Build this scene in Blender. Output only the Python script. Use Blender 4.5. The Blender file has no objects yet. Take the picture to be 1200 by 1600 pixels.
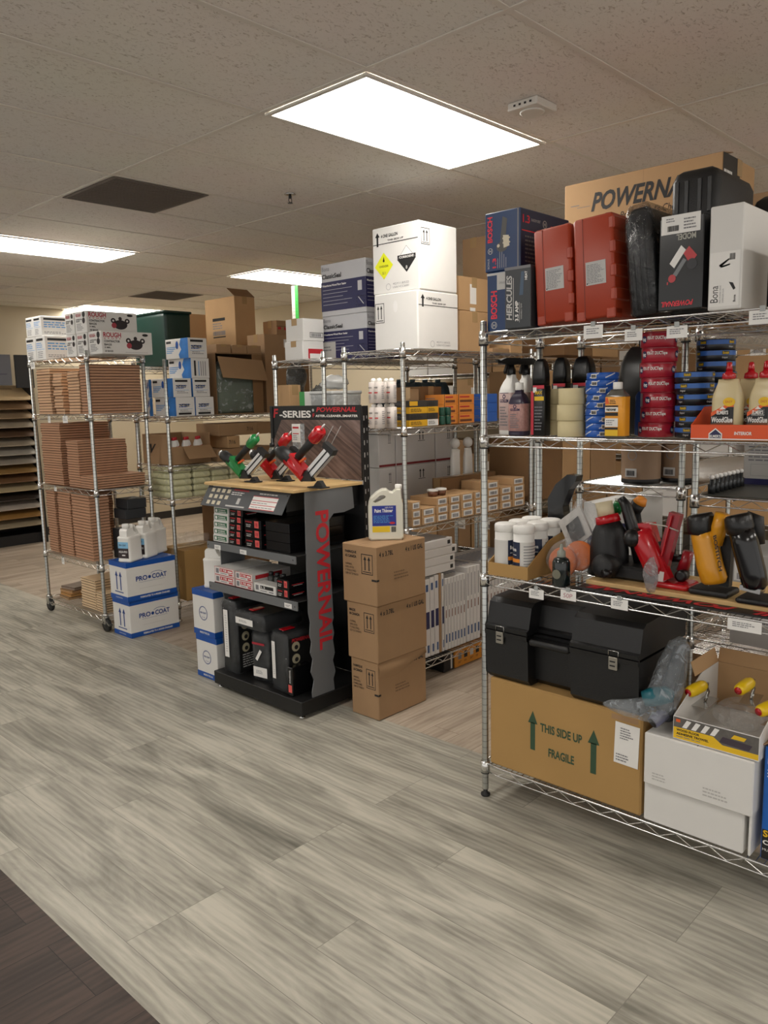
import bpy, bmesh, math, random
from mathutils import Vector, Matrix, Euler
from math import sin, cos, pi, radians as R, sqrt

sc = bpy.context.scene
COL = sc.collection
rnd = random.Random(7)

# ---------------------------------------------------------------- camera, world, exposure
FPX = 1247.0
EYE = Vector((0, 0, 1.60))
CR = Vector((0.6861, -0.7272, -0.0222))
CU = Vector((0.1180, 0.0810, 0.9897))
CW = Vector((0.7183, 0.6812, -0.1420))
CW = CW.normalized(); CR = (CR - CW * CR.dot(CW)).normalized(); CU = CR.cross(CW).normalized()
cam_data = bpy.data.cameras.new('camera')
cam = bpy.data.objects.new('camera', cam_data); COL.objects.link(cam)
cam_data.sensor_fit = 'VERTICAL'; cam_data.sensor_height = 24; cam_data.sensor_width = 18
cam_data.lens = 24 * FPX / 1600.0
cam_data.clip_start = 0.02
mw = Matrix((CR, CU, -CW)).transposed().to_4x4(); mw.translation = EYE
cam.matrix_world = mw
sc.camera = cam
w = bpy.data.worlds.new('world'); sc.world = w; w.use_nodes = True
w.node_tree.nodes['Background'].inputs[0].default_value = (1, .965, .92, 1)
w.node_tree.nodes['Background'].inputs[1].default_value = 1.0  # added ambient fill that lifts the ceiling and upright faces
sc.view_settings.view_transform = 'Standard'; sc.view_settings.look = 'None'
sc.view_settings.gamma = 1; sc.view_settings.use_curve_mapping = False
sc.view_settings.exposure = 0.08
LIGHT = 14.0            # emission of the ceiling panels
CEIL = 2.765

def ray(px, py): return CW + CR * ((px - 600) / FPX) + CU * ((800 - py) / FPX)
def fx(px, py, X): d = ray(px, py); return EYE + d * (X / d.x)
def fy(px, py, Y): d = ray(px, py); return EYE + d * (Y / d.y)
def fz(px, py, Z=0): d = ray(px, py); return EYE + d * ((Z - EYE.z) / d.z)

# ---------------------------------------------------------------- materials
MATS = {}
def lin(c):
    if isinstance(c, str): c = tuple(int(c[i:i + 2], 16) / 255 for i in (0, 2, 4))
    return tuple(x / 12.92 if x <= .04045 else ((x + .055) / 1.055) ** 2.4 for x in c) + (1,)
def mat(name, col, rough=.5, metal=0, var=.06, vs=12, bump=0, bs=80, spec=.5, alpha=1, trans=0, coat=0, emit=0):
    if name in MATS: return MATS[name]
    m = bpy.data.materials.new(name); m.use_nodes = True; nt = m.node_tree; N = nt.nodes; L = nt.links
    b = N['Principled BSDF']
    b.inputs['Roughness'].default_value = rough; b.inputs['Metallic'].default_value = metal
    b.inputs['Specular IOR Level'].default_value = spec
    b.inputs['Alpha'].default_value = alpha; b.inputs['Transmission Weight'].default_value = trans
    b.inputs['Coat Weight'].default_value = coat
    c = lin(col)
    tc = N.new('ShaderNodeTexCoord'); no = N.new('ShaderNodeTexNoise'); no.inputs['Scale'].default_value = vs
    no.inputs['Detail'].default_value = 3
    L.new(tc.outputs['Object'], no.inputs['Vector'])
    mx = N.new('ShaderNodeMix'); mx.data_type = 'RGBA'
    mx.inputs[6].default_value = tuple(max(0, x * (1 - var)) for x in c[:3]) + (1,)
    mx.inputs[7].default_value = tuple(min(1, x * (1 + var)) for x in c[:3]) + (1,)
    L.new(no.outputs['Fac'], mx.inputs[0]); L.new(mx.outputs[2], b.inputs['Base Color'])
    if emit:
        b.inputs['Emission Color'].default_value = c; b.inputs['Emission Strength'].default_value = emit
    if bump:
        n2 = N.new('ShaderNodeTexNoise'); n2.inputs['Scale'].default_value = bs; n2.inputs['Detail'].default_value = 4
        L.new(tc.outputs['Object'], n2.inputs['Vector'])
        bp = N.new('ShaderNodeBump'); bp.inputs['Strength'].default_value = bump; bp.inputs['Distance'].default_value = .004
        L.new(n2.outputs['Fac'], bp.inputs['Height']); L.new(bp.outputs['Normal'], b.inputs['Normal'])
    MATS[name] = m; return m

def film_mat(name, tint, op=.18, rough=.12, crinkle=.8, cs=22):
    """clear plastic film: mostly see-through with glossy creases"""
    if name in MATS: return MATS[name]
    m = bpy.data.materials.new(name); m.use_nodes = True; nt = m.node_tree; N = nt.nodes; L = nt.links
    b = N['Principled BSDF']; b.inputs['Base Color'].default_value = lin(tint); b.inputs['Roughness'].default_value = rough
    b.inputs['Specular IOR Level'].default_value = .9
    tc = N.new('ShaderNodeTexCoord'); no = N.new('ShaderNodeTexNoise'); no.inputs['Scale'].default_value = cs; no.inputs['Detail'].default_value = 5
    no.inputs['Distortion'].default_value = 1.5
    L.new(tc.outputs['Object'], no.inputs['Vector'])
    bp = N.new('ShaderNodeBump'); bp.inputs['Strength'].default_value = crinkle; bp.inputs['Distance'].default_value = .02
    L.new(no.outputs['Fac'], bp.inputs['Height']); L.new(bp.outputs['Normal'], b.inputs['Normal'])
    tr = N.new('ShaderNodeBsdfTransparent'); mx = N.new('ShaderNodeMixShader')
    rr = N.new('ShaderNodeMapRange'); rr.inputs[1].default_value = .5; rr.inputs[2].default_value = .68
    rr.inputs[3].default_value = op; rr.inputs[4].default_value = min(1, op * 2.6)
    L.new(no.outputs['Fac'], rr.inputs[0]); L.new(rr.outputs[0], mx.inputs[0])
    L.new(tr.outputs[0], mx.inputs[1]); L.new(b.outputs[0], mx.inputs[2]); L.new(mx.outputs[0], N['Material Output'].inputs[0])
    MATS[name] = m; return m

CARD = mat('cardboard', '9D7D5B', .8, var=.09, vs=9, bump=.12, bs=60)
CARD2 = mat('cardboard_pale', 'B8946A', .8, var=.09, vs=8, bump=.1, bs=60)
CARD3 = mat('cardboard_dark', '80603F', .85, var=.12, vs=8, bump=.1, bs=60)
CARDG = mat('cardboard_golden', 'A9854F', .8, var=.08, vs=5, bump=.1, bs=50)
TAPE = mat('packing_tape', 'A98B62', .25, var=.05, spec=.6)
EDGE = mat('cut_cardboard_edge', '5B4028', .9, var=.2, vs=150)
WHITE = mat('white_carton_board', 'D8D6D2', .65, var=.03, bump=.05, bs=40)
PAPER = mat('white_paper', 'E4E2DE', .6, var=.02)
GREYP = mat('grey_carton_board', 'B4B2AE', .6, var=.03)
INK = mat('black_ink', '1B1A1A', .6, var=.05)
INKG = mat('grey_ink', '77767A', .6, var=.05)
INKB = mat('blue_ink', '3E66A8', .6, var=.05)
INKR = mat('red_ink', 'B8232D', .55, var=.05)
INKGR = mat('green_ink', '2F4A33', .65, var=.08, vs=60)
NAVY = mat('navy_print', '1D1D4C', .45, var=.06)
BLUE = mat('royal_blue_print', '0E4C9E', .42, var=.06)
SKY = mat('sky_blue_print', '4E93CF', .5, var=.15, vs=25)
YEL = mat('yellow_print', 'E3B81C', .5, var=.05)
ORG = mat('orange_print', 'D9862A', .5, var=.06)
BLK = mat('black_print', '0E0E10', .38, var=.1)
CHROME = mat('chrome_wire', 'DCDCDA', .26, metal=1, var=.05)
CHROMEP = mat('chrome_post', 'BCBFBC', .3, metal=1, var=.1, vs=40)
RING = mat('black_collar_ring', '111111', .5)
BLKPL = mat('black_plastic', '0D0D0E', .34, var=.12, vs=20, bump=.15, bs=300)
BLKPLM = mat('black_matte_plastic', '0F0F10', .5, var=.12, vs=20, bump=.2, bs=250)
RUB = mat('black_rubber', '151515', .6, var=.1, bump=.1)
STEEL = mat('bright_steel', 'C6C6C4', .25, metal=1, var=.05)
ALU = mat('brushed_aluminium', 'E2E2E2', .35, metal=.55, var=.04)
GUNM = mat('dark_gunmetal', '3A3C3E', .4, metal=.7)
WPL = mat('white_plastic', 'E6E4DF', .33, var=.02, spec=.5)
MILK = mat('milky_plastic', 'DEDBCB', .3, var=.03, trans=.12)
REDPL = mat('red_gloss_plastic', 'B00E1A', .25, var=.05, coat=.3)
GREENPL = mat('green_gloss_plastic', '0E7A3C', .28, var=.05, coat=.3)
ORANGEPL = mat('orange_plastic', 'DE5A1E', .4)

# ---------------------------------------------------------------- mesh builder
_txt = {}
def text_geo(s, bold=False, shear=0, space=1.0):
    k = (s, bold, shear, space)
    if k in _txt: return _txt[k]
    cu = bpy.data.curves.new('t', 'FONT'); cu.body = s; cu.size = 1; cu.resolution_u = 3; cu.shear = shear
    cu.space_character = space
    if bold: cu.offset = .03
    o = bpy.data.objects.new('t', cu)
    me = o.to_mesh()
    vs = [v.co.copy() for v in me.vertices]; fs = [tuple(p.vertices) for p in me.polygons]
    o.to_mesh_clear(); bpy.data.objects.remove(o); bpy.data.curves.remove(cu)
    if vs:
        x0 = min(v.x for v in vs); x1 = max(v.x for v in vs); y0 = min(v.y for v in vs); y1 = max(v.y for v in vs)
        vs = [Vector(((v.x - x0), (v.y - y0), 0)) for v in vs]
        _txt[k] = (vs, fs, x1 - x0, y1 - y0)
    else: _txt[k] = ([], [], 1, 1)
    return _txt[k]

_boxc = {}
def box_geo(bev):
    """unit-less chamfered box topology for size given later"""
    return None

class MB:
    def __init__(s): s.v = []; s.f = []; s.m = []; s.sm = []; s.mats = []; s.T = Matrix.Identity(4)
    def mi(s, m):
        if m not in s.mats: s.mats.append(m)
        return s.mats.index(m)
    def add(s, vs, fs, m, smooth=False, M=None):
        k = len(s.v); T = s.T if M is None else s.T @ M
        s.v += [T @ Vector(v) for v in vs]
        i = s.mi(m)
        for f in fs: s.f.append(tuple(k + a for a in f)); s.m.append(i); s.sm.append(smooth)
    def box(s, x0, x1, y0, y1, z0, z1, m, b=.0015, M=None, faces=None):
        """chamfered box; faces: dict {'-x':mat,...} overrides"""
        if x1 < x0: x0, x1 = x1, x0
        if y1 < y0: y0, y1 = y1, y0
        if z1 < z0: z0, z1 = z1, z0
        b = min(b, (x1 - x0) * .45, (y1 - y0) * .45, (z1 - z0) * .45)
        X = (x0, x1); Y = (y0, y1); Z = (z0, z1); sg = (1, -1)
        vs = []; idx = {}
        for i in (0, 1):
            for j in (0, 1):
                for k in (0, 1):
                    for a in range(3):
                        p = [X[i] + sg[i] * b, Y[j] + sg[j] * b, Z[k] + sg[k] * b]
                        p[a] = (X[i], Y[j], Z[k])[a]
                        idx[(i, j, k, a)] = len(vs); vs.append(p)
        fs = []; names = []
        def q(a, b_, c, d, n): fs.append((a, b_, c, d)); names.append(n)
        g = lambda i, j, k, a: idx[(i, j, k, a)]
        q(g(0,0,0,0), g(0,0,1,0), g(0,1,1,0), g(0,1,0,0), '-x'); q(g(1,0,0,0), g(1,1,0,0), g(1,1,1,0), g(1,0,1,0), '+x')
        q(g(0,0,0,1), g(1,0,0,1), g(1,0,1,1), g(0,0,1,1), '-y'); q(g(0,1,0,1), g(0,1,1,1), g(1,1,1,1), g(1,1,0,1), '+y')
        q(g(0,0,0,2), g(0,1,0,2), g(1,1,0,2), g(1,0,0,2), '-z'); q(g(0,0,1,2), g(1,0,1,2), g(1,1,1,2), g(0,1,1,2), '+z')
        for i in (0, 1):
            for j in (0, 1):
                t = (g(i,j,0,0), g(i,j,0,1), g(i,j,1,1), g(i,j,1,0)); q(*(t if i == j else t[::-1]), 'e')
                t = (g(i,0,j,2), g(i,0,j,0), g(i,1,j,0), g(i,1,j,2)); q(*(t if i == j else t[::-1]), 'e')
                t = (g(0,i,j,1), g(0,i,j,2), g(1,i,j,2), g(1,i,j,1)); q(*(t if i == j else t[::-1]), 'e')
                for k in (0, 1):
                    t = (g(i,j,k,0), g(i,j,k,2), g(i,j,k,1)); t = t if (i + j + k) % 2 == 0 else t[::-1]
                    fs.append(t); names.append('e')
        if not faces: s.add(vs, fs, m, M=M)
        else:
            k0 = len(s.v); T = s.T if M is None else s.T @ M
            s.v += [T @ Vector(v) for v in vs]
            for f, n in zip(fs, names):
                s.f.append(tuple(k0 + a for a in f)); s.m.append(s.mi(faces.get(n, m))); s.sm.append(False)
        return s
    def tube(s, pts, r, m, n=6, caps=True, closed=False, smooth=True):
        pts = [Vector(p) for p in pts]; P = len(pts)
        rr = r if isinstance(r, (list, tuple)) else [r] * P
        vs = []; up = None
        for i, p in enumerate(pts):
            if closed: t = pts[(i + 1) % P] - pts[i - 1]
            else: t = pts[min(i + 1, P - 1)] - pts[max(i - 1, 0)]
            t.normalize()
            if up is None: up = Vector((0, 0, 1)) if abs(t.z) < .9 else Vector((1, 0, 0))
            a = t.cross(up)
            if a.length < 1e-5: a = t.cross(Vector((0, 1, 0)))
            a.normalize(); bb = t.cross(a); up = bb * -1 if False else bb.cross(t) * 0 + up
            for k in range(n):
                an = 2 * pi * k / n
                vs.append(p + (a * cos(an) + bb * sin(an)) * rr[i])
        fs = []
        for i in range(P if closed else P - 1):
            j = (i + 1) % P
            for k in range(n):
                l = (k + 1) % n
                fs.append((i * n + k, j * n + k, j * n + l, i * n + l))
        if caps and not closed:
            fs.append(tuple(range(n))); fs.append(tuple((P - 1) * n + k for k in reversed(range(n))))
        s.add(vs, fs, m, smooth and n > 4); return s
    def lathe(s, prof, m, n=20, M=None, cap=True, smooth=True, axis='z', sx=1, sy=1, mlist=None):
        """prof: list of (r, z)"""
        vs = []
        for r, z in prof:
            for k in range(n):
                a = 2 * pi * k / n; vs.append((r * cos(a) * sx, r * sin(a) * sy, z))
        fs = []; P = len(prof); ms = []
        for i in range(P - 1):
            for k in range(n):
                l = (k + 1) % n; fs.append((i * n + k, i * n + l, (i + 1) * n + l, (i + 1) * n + k)); ms.append(i)
        MM = M or Matrix.Identity(4)
        if axis == 'x': MM = MM @ Matrix.Rotation(pi / 2, 4, 'Y')
        if axis == 'y': MM = MM @ Matrix.Rotation(-pi / 2, 4, 'X')
        if mlist:
            k0 = len(s.v); s.v += [s.T @ MM @ Vector(v) for v in vs]
            for f, i in zip(fs, ms): s.f.append(tuple(k0 + a for a in f)); s.m.append(s.mi(mlist[i])); s.sm.append(smooth)
        else: k0 = len(s.v); s.add(vs, fs, m, smooth, MM)
        if cap:
            for i, rev in ((0, True), (P - 1, False)):
                if prof[i][0] > 1e-5:
                    f = tuple(k0 + i * n + k for k in range(n)); f = f[::-1] if rev else f
                    s.f.append(f); s.m.append(s.mi((mlist[min(i, P - 2)] if mlist else m))); s.sm.append(False)
        return s
    def rbox(s, x0, x1, y0, y1, z0, z1, r, m, n=4, vb=.004, M=None, prof=None):
        """box with vertical edges rounded by r and small top/bottom bevel; prof [(inset,z)] overrides"""
        cx, cy = (x0 + x1) / 2, (y0 + y1) / 2; hx, hy = (x1 - x0) / 2, (y1 - y0) / 2
        prof = prof or [(vb, z0), (0, z0 + vb), (0, z1 - vb), (vb, z1)]
        vs = []; N = 0
        for ins, z in prof:
            rr = max(r - ins, .0005); ax, ay = hx - ins - rr, hy - ins - rr; ring = []
            for qx, qy, a0 in ((1, 1, 0), (-1, 1, pi / 2), (-1, -1, pi), (1, -1, 3 * pi / 2)):
                for k in range(n + 1):
                    a = a0 + pi / 2 * k / n; ring.append((cx + qx * ax + rr * cos(a), cy + qy * ay + rr * sin(a), z))
            N = len(ring); vs += ring
        fs = []
        for i in range(len(prof) - 1):
            for k in range(N):
                l = (k + 1) % N; fs.append((i * N + k, i * N + l, (i + 1) * N + l, (i + 1) * N + k))
        s.add(vs, fs, m, True, M)
        k0 = len(s.v) - len(vs)
        s.f.append(tuple(k0 + k for k in reversed(range(N)))); s.m.append(s.mi(m)); s.sm.append(False)
        s.f.append(tuple(k0 + (len(prof) - 1) * N + k for k in range(N))); s.m.append(s.mi(m)); s.sm.append(False)
        return s
    def prism(s, poly, d0, d1, m, axis='y', M=None, b=0):
        """poly of (a,b) extruded between d0,d1 along axis. axis y: (x,z); x: (y,z); z: (x,y)"""
        n = len(poly)
        def P(a, bb, d): return {'y': (a, d, bb), 'x': (d, a, bb), 'z': (a, bb, d)}[axis]
        vs = [P(a, bb, d0) for a, bb in poly] + [P(a, bb, d1) for a, bb in poly]
        fs = [tuple(range(n)), tuple(range(2 * n - 1, n - 1, -1))]
        for k in range(n):
            l = (k + 1) % n; fs.append((k, k + n, l + n, l))
        s.add(vs, fs, m, M=M); return s
    def sphere(s, c, r, m, n=14, M=None, half=False):
        prof = [(r[0] * sin(pi * i / 8) if i not in (0, 8) else 1e-4, -r[2] * cos(pi * i / 8)) for i in range(9)]
        s.lathe(prof, m, n, (M or Matrix.Identity(4)) @ Matrix.Translation(c), cap=False, sy=r[1] / r[0]); return s
    # --- printed decals on a plane: O origin (lower-left), U right, V up
    def face(s, O, U, V): s.O = Vector(O); s.U = Vector(U).normalized(); s.V = Vector(V).normalized(); s.Nn = s.U.cross(s.V); s.lift = .0006; return s
    def _p(s, a, b): return s.O + s.U * a + s.V * b + s.Nn * s.lift
    def rect(s, a0, b0, a1, b1, m, dl=0):
        s.lift += dl; s.add([s._p(a0, b0), s._p(a1, b0), s._p(a1, b1), s._p(a0, b1)], [(0, 1, 2, 3)], m); s.lift -= dl; return s
    def poly(s, pts, m, dl=0):
        s.lift += dl; s.add([s._p(*p) for p in pts], [tuple(range(len(pts)))], m); s.lift -= dl; return s
    def disc(s, a, b, r, m, dl=0, n=20, r2=None, hole=0):
        s.lift += dl; r2 = r2 or r
        if hole:
            vs = [s._p(a + r * cos(2 * pi * k / n), b + r2 * sin(2 * pi * k / n)) for k in range(n)] + [s._p(a + hole * cos(2 * pi * k / n), b + hole * r2 / r * sin(2 * pi * k / n)) for k in range(n)]
            s.add(vs, [(k, (k + 1) % n, n + (k + 1) % n, n + k) for k in range(n)], m)
        else: s.add([s._p(a + r * cos(2 * pi * k / n), b + r2 * sin(2 * pi * k / n)) for k in range(n)], [tuple(range(n))], m)
        s.lift -= dl; return s
    def text(s, t, a, b, w, h, m, dl=.0004, bold=False, shear=0, space=1.0):
        """fits text in w x h box with lower-left (a,b)"""
        vs, fs, W, H = text_geo(t, bold, shear, space)
        s.lift += dl
        s.add([s._p(a + v.x / W * w, b + v.y / H * h) for v in vs], fs, m); s.lift -= dl; return s
    def textv(s, t, a, b, w, h, m, dl=.0004, bold=False, shear=0, up=True):
        """rotated 90deg: reads bottom-to-top (up) ; w = glyph height across, h = run length"""
        vs, fs, W, H = text_geo(t, bold, shear, 1.0); s.lift += dl
        if up: s.add([s._p(a + w - v.y / H * w, b + v.x / W * h) for v in vs], fs, m)
        else: s.add([s._p(a + v.y / H * w, b + h - v.x / W * h) for v in vs], fs, m)
        s.lift -= dl; return s
    def lines(s, a, b, w, h, n, m, dl=.0003, seed=1):
        """n rows of small print made of short word strips"""
        r = random.Random(seed); row = h / n
        for i in range(n):
            x = a; y = b + h - (i + 1) * row + row * .3; end = a + w * r.uniform(.6, 1)
            while x < end:
                L_ = w * r.uniform(.06, .2); s.rect(x, y, min(x + L_, end), y + row * .42, m, dl); x += L_ + w * .03
        return s
    def bars(s, a, b, w, h, m=None, dl=.0004, seed=3, n=14):
        r = random.Random(seed); x = a; m = m or INK
        while x < a + w:
            t = w / n * r.choice((.3, .5, .9)); s.rect(x, b, min(x + t, a + w), b + h, m, dl); x += t + w / n * r.choice((.3, .5))
        return s
    def build(s, name, parent=None, loc=None, rot=None):
        me = bpy.data.meshes.new(name); me.from_pydata([tuple(v) for v in s.v], [], s.f)
        for m in s.mats: me.materials.append(m)
        me.polygons.foreach_set('material_index', s.m); me.polygons.foreach_set('use_smooth', s.sm)
        me.update()
        o = bpy.data.objects.new(name, me); COL.objects.link(o)
        if parent is not None: o.parent = parent
        if loc is not None: o.location = loc
        if rot is not None: o.rotation_euler = rot
        return o

def tag(o, label=None, cat=None, group=None, kind=None):
    if label: o['label'] = label
    if cat: o['category'] = cat
    if group: o['group'] = group
    if kind: o['kind'] = kind
    return o
def thing(name, label, cat, loc=(0, 0, 0), rot=0, group=None):
    o = bpy.data.objects.new(name, None); COL.objects.link(o); o.empty_display_size = .05
    o.location = loc; o.rotation_euler = (0, 0, rot) if isinstance(rot, (int, float)) else rot
    return tag(o, label, cat, group)
def dup(o, loc=None, rot=None, label=None, group=None, parent=None):
    c = o.copy(); COL.objects.link(c)
    if parent is not None: c.parent = parent
    if loc is not None: c.location = loc
    if rot is not None: c.rotation_euler = (0, 0, rot) if isinstance(rot, (int, float)) else rot
    if label: c['label'] = label
    if group: c['group'] = group
    for ch in o.children: dup(ch, parent=c)
    return c
def structure(o): o['kind'] = 'structure'; return o
def rot3(rx=0, ry=0, rz=0, t=(0, 0, 0)): return Matrix.Translation(t) @ Euler((R(rx), R(ry), R(rz))).to_matrix().to_4x4()
# ---------------------------------------------------------------- the room
def plank_mat(name, cols, along, pw, pl, grain=1.0, seam='7A766D', off=0.0, rough=.5, tone=.35):
    """procedural plank floor; along: 'y' or 'x' = run of the planks (object coords = metres)"""
    m = bpy.data.materials.new(name); m.use_nodes = True; nt = m.node_tree; N = nt.nodes; L = nt.links
    b = N['Principled BSDF']; b.inputs['Roughness'].default_value = rough; b.inputs['Specular IOR Level'].default_value = .35
    tc = N.new('ShaderNodeTexCoord'); mp = N.new('ShaderNodeMapping')
    if along == 'y': mp.inputs['Rotation'].default_value = (0, 0, -pi / 2)
    L.new(tc.outputs['Object'], mp.inputs[0])
    mo = N.new('ShaderNodeMapping'); mo.inputs['Location'].default_value = (0.35, off, 0); L.new(mp.outputs[0], mo.inputs[0])
    br = N.new('ShaderNodeTexBrick'); L.new(mo.outputs[0], br.inputs['Vector'])
    br.inputs['Scale'].default_value = 1; br.inputs['Brick Width'].default_value = pl; br.inputs['Row Height'].default_value = pw
    br.inputs['Mortar Size'].default_value = .0012; br.inputs['Mortar Smooth'].default_value = .3; br.offset = .37; br.offset_frequency = 3
    br.inputs['Color1'].default_value = (0, 0, 0, 1); br.inputs['Color2'].default_value = (1, 1, 1, 1); br.inputs['Mortar'].default_value = (.5, .5, .5, 1)
    # per plank random via white noise on floor(x/pl..) is approximated with the brick's own two tones
    st = N.new('ShaderNodeMapping'); st.inputs['Scale'].default_value = (1.0, 5.2, 1); L.new(mo.outputs[0], st.inputs[0])
    addv = N.new('ShaderNodeVectorMath'); addv.operation = 'MULTIPLY_ADD'
    L.new(br.outputs['Color'], addv.inputs[0]); addv.inputs[1].default_value = (2.2, .7, 0); L.new(st.outputs[0], addv.inputs[2])
    n1 = N.new('ShaderNodeTexNoise'); n1.inputs['Scale'].default_value = 1.7; n1.inputs['Detail'].default_value = 7; n1.inputs['Roughness'].default_value = .6; n1.inputs['Distortion'].default_value = .7
    L.new(addv.outputs[0], n1.inputs['Vector'])
    st2 = N.new('ShaderNodeMapping'); st2.inputs['Scale'].default_value = (3, 60, 1); L.new(mo.outputs[0], st2.inputs[0])
    n2 = N.new('ShaderNodeTexNoise'); n2.inputs['Scale'].default_value = 1.5; n2.inputs['Detail'].default_value = 4; n2.inputs['Distortion'].default_value = .6
    L.new(st2.outputs[0], n2.inputs['Vector'])
    wv = N.new('ShaderNodeTexWave'); wv.wave_type = 'RINGS'; wv.inputs['Scale'].default_value = 2.2; wv.inputs['Distortion'].default_value = 5
    wv.inputs['Detail'].default_value = 3; wv.inputs['Detail Scale'].default_value = 1.4
    L.new(addv.outputs[0], wv.inputs['Vector'])
    a1 = N.new('ShaderNodeMath'); a1.operation = 'MULTIPLY'; a1.inputs[1].default_value = .09 * grain; L.new(wv.outputs['Fac'], a1.inputs[0])
    a2 = N.new('ShaderNodeMath'); a2.operation = 'MULTIPLY_ADD'; a2.inputs[1].default_value = .20 * grain; L.new(n2.outputs['Fac'], a2.inputs[0]); L.new(a1.outputs[0], a2.inputs[2])
    a3 = N.new('ShaderNodeMath'); a3.operation = 'ADD'; L.new(n1.outputs['Fac'], a3.inputs[0]); L.new(a2.outputs[0], a3.inputs[1])
    a4 = N.new('ShaderNodeMath'); a4.operation = 'MULTIPLY_ADD'; a4.inputs[1].default_value = .10; L.new(br.outputs['Color'], a4.inputs[0]); L.new(a3.outputs[0], a4.inputs[2])
    cr = N.new('ShaderNodeValToRGB'); e = cr.color_ramp
    e.elements[0].position = .34; e.elements[0].color = lin(cols[0]); e.elements[1].position = .86; e.elements[1].color = lin(cols[-1])
    for i, c in enumerate(cols[1:-1]): q = e.elements.new(.34 + .52 * (i + 1) / (len(cols) - 1)); q.color = lin(c)
    L.new(a4.outputs[0], cr.inputs[0])
    mx = N.new('ShaderNodeMix'); mx.data_type = 'RGBA'; L.new(br.outputs['Fac'], mx.inputs[0]); L.new(cr.outputs[0], mx.inputs[6]); mx.inputs[7].default_value = lin(seam)
    L.new(mx.outputs[2], b.inputs['Base Color'])
    bp = N.new('ShaderNodeBump'); bp.inputs['Strength'].default_value = .18; bp.inputs['Distance'].default_value = .002
    L.new(a2.outputs[0], bp.inputs['Height']); L.new(bp.outputs[0], b.inputs['Normal'])
    return m
F_GREY = plank_mat('grey_vinyl_planks', ['5A5850', '78756B', '918D82', 'A8A497', 'BAB5A7'], 'y', .18, 1.22, off=-.043, rough=.42)
F_TAN = plank_mat('tan_vinyl_planks', ['74665A', '8F8070', 'A69786', 'B6A897'], 'x', .15, 1.22, rough=.5, seam='6A5744')
F_DARK = plank_mat('dark_walnut_planks', ['211A17', '2E2521', '3A302B', '4A3C35'], 'x', .15, 1.22, rough=.45, seam='15100E', grain=1.2)
X0, X1, Y0, Y1 = -3.2, 6.6, -4.2, 9.8
mb = MB()
for xa, xb, m in ((X0, .935, F_DARK), (.935, 2.755, F_GREY), (2.755, X1, F_TAN)):
    mb.add([(xa, Y0, 0), (xb, Y0, 0), (xb, Y1, 0), (xa, Y1, 0), (xa, Y0, -.05), (xb, Y0, -.05), (xb, Y1, -.05), (xa, Y1, -.05)],
           [(0, 1, 2, 3), (7, 6, 5, 4)], m)
structure(mb.build('floor'))

def wall_mat():
    return mat('cream_painted_wall', 'C9BCA2', .75, var=.03, vs=2, bump=.08, bs=120)
W = wall_mat()
def wall(name, x0, x1, y0, y1):
    m = MB(); m.box(x0, x1, y0, y1, 0, CEIL + .05, W, b=0.0005); return structure(m.build(name))
wall('wall_back', X0 - .1, X1 + .1, Y1, Y1 + .1)
wall('wall_right', X1, X1 + .1, Y0, Y1)      # the shop goes on; left and rear walls left out to admit ambient fill
BASEB = mat('dark_baseboard', '2B2826', .5)
for nm, a in (('baseboard_back', (X0, X1, Y1 - .012, Y1)), ('baseboard_right', (X1 - .012, X1, Y0, Y1 - .012))):
    m = MB(); m.box(*a, 0, .1, BASEB, b=.003); structure(m.build(nm))

# ceiling: mineral-fibre tiles in a 2 x 4 ft grid
def tile_mat():
    m = bpy.data.materials.new('acoustic_ceiling_tile'); m.use_nodes = True; nt = m.node_tree; N = nt.nodes; L = nt.links
    b = N['Principled BSDF']; b.inputs['Roughness'].default_value = .9; b.inputs['Specular IOR Level'].default_value = .1
    tc = N.new('ShaderNodeTexCoord')
    mp = N.new('ShaderNodeMapping'); mp.inputs['Scale'].default_value = (1, 1.8, 1); L.new(tc.outputs['Object'], mp.inputs[0])
    n1 = N.new('ShaderNodeTexNoise'); n1.inputs['Scale'].default_value = 42; n1.inputs['Detail'].default_value = 2; n1.inputs['Distortion'].default_value = 1.6
    L.new(mp.outputs[0], n1.inputs[0])
    r = N.new('ShaderNodeMapRange'); r.inputs[1].default_value = .30; r.inputs[2].default_value = .42; L.new(n1.outputs['Fac'], r.inputs[0])
    n2 = N.new('ShaderNodeTexNoise'); n2.inputs['Scale'].default_value = 1.3; L.new(tc.outputs['Object'], n2.inputs[0])
    c = N.new('ShaderNodeMix'); c.data_type = 'RGBA'; c.inputs[6].default_value = lin('CCC1B5'); c.inputs[7].default_value = lin('ECE6DE'); L.new(r.outputs[0], c.inputs[0])
    c2 = N.new('ShaderNodeMix'); c2.data_type = 'RGBA'; c2.blend_type = 'MULTIPLY'; c2.inputs[0].default_value = .12
    L.new(c.outputs[2], c2.inputs[6]); L.new(n2.outputs['Color'], c2.inputs[7]); L.new(c2.outputs[2], b.inputs['Base Color'])
    n3 = N.new('ShaderNodeTexNoise'); n3.inputs['Scale'].default_value = 260; n3.inputs['Detail'].default_value = 3; L.new(tc.outputs['Object'], n3.inputs[0])
    mu = N.new('ShaderNodeMath'); mu.operation = 'MULTIPLY_ADD'; mu.inputs[1].default_value = .35; L.new(n3.outputs['Fac'], mu.inputs[0]); L.new(r.outputs[0], mu.inputs[2])
    bp = N.new('ShaderNodeBump'); bp.inputs['Strength'].default_value = .55; bp.inputs['Distance'].default_value = .004; L.new(mu.outputs[0], bp.inputs['Height'])
    L.new(bp.outputs[0], b.inputs['Normal']); return m
TILE = tile_mat()
GX, GY, GA, GB = 2.19, 2.115, 1.2192, .6096      # grid origin and pitches
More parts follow.
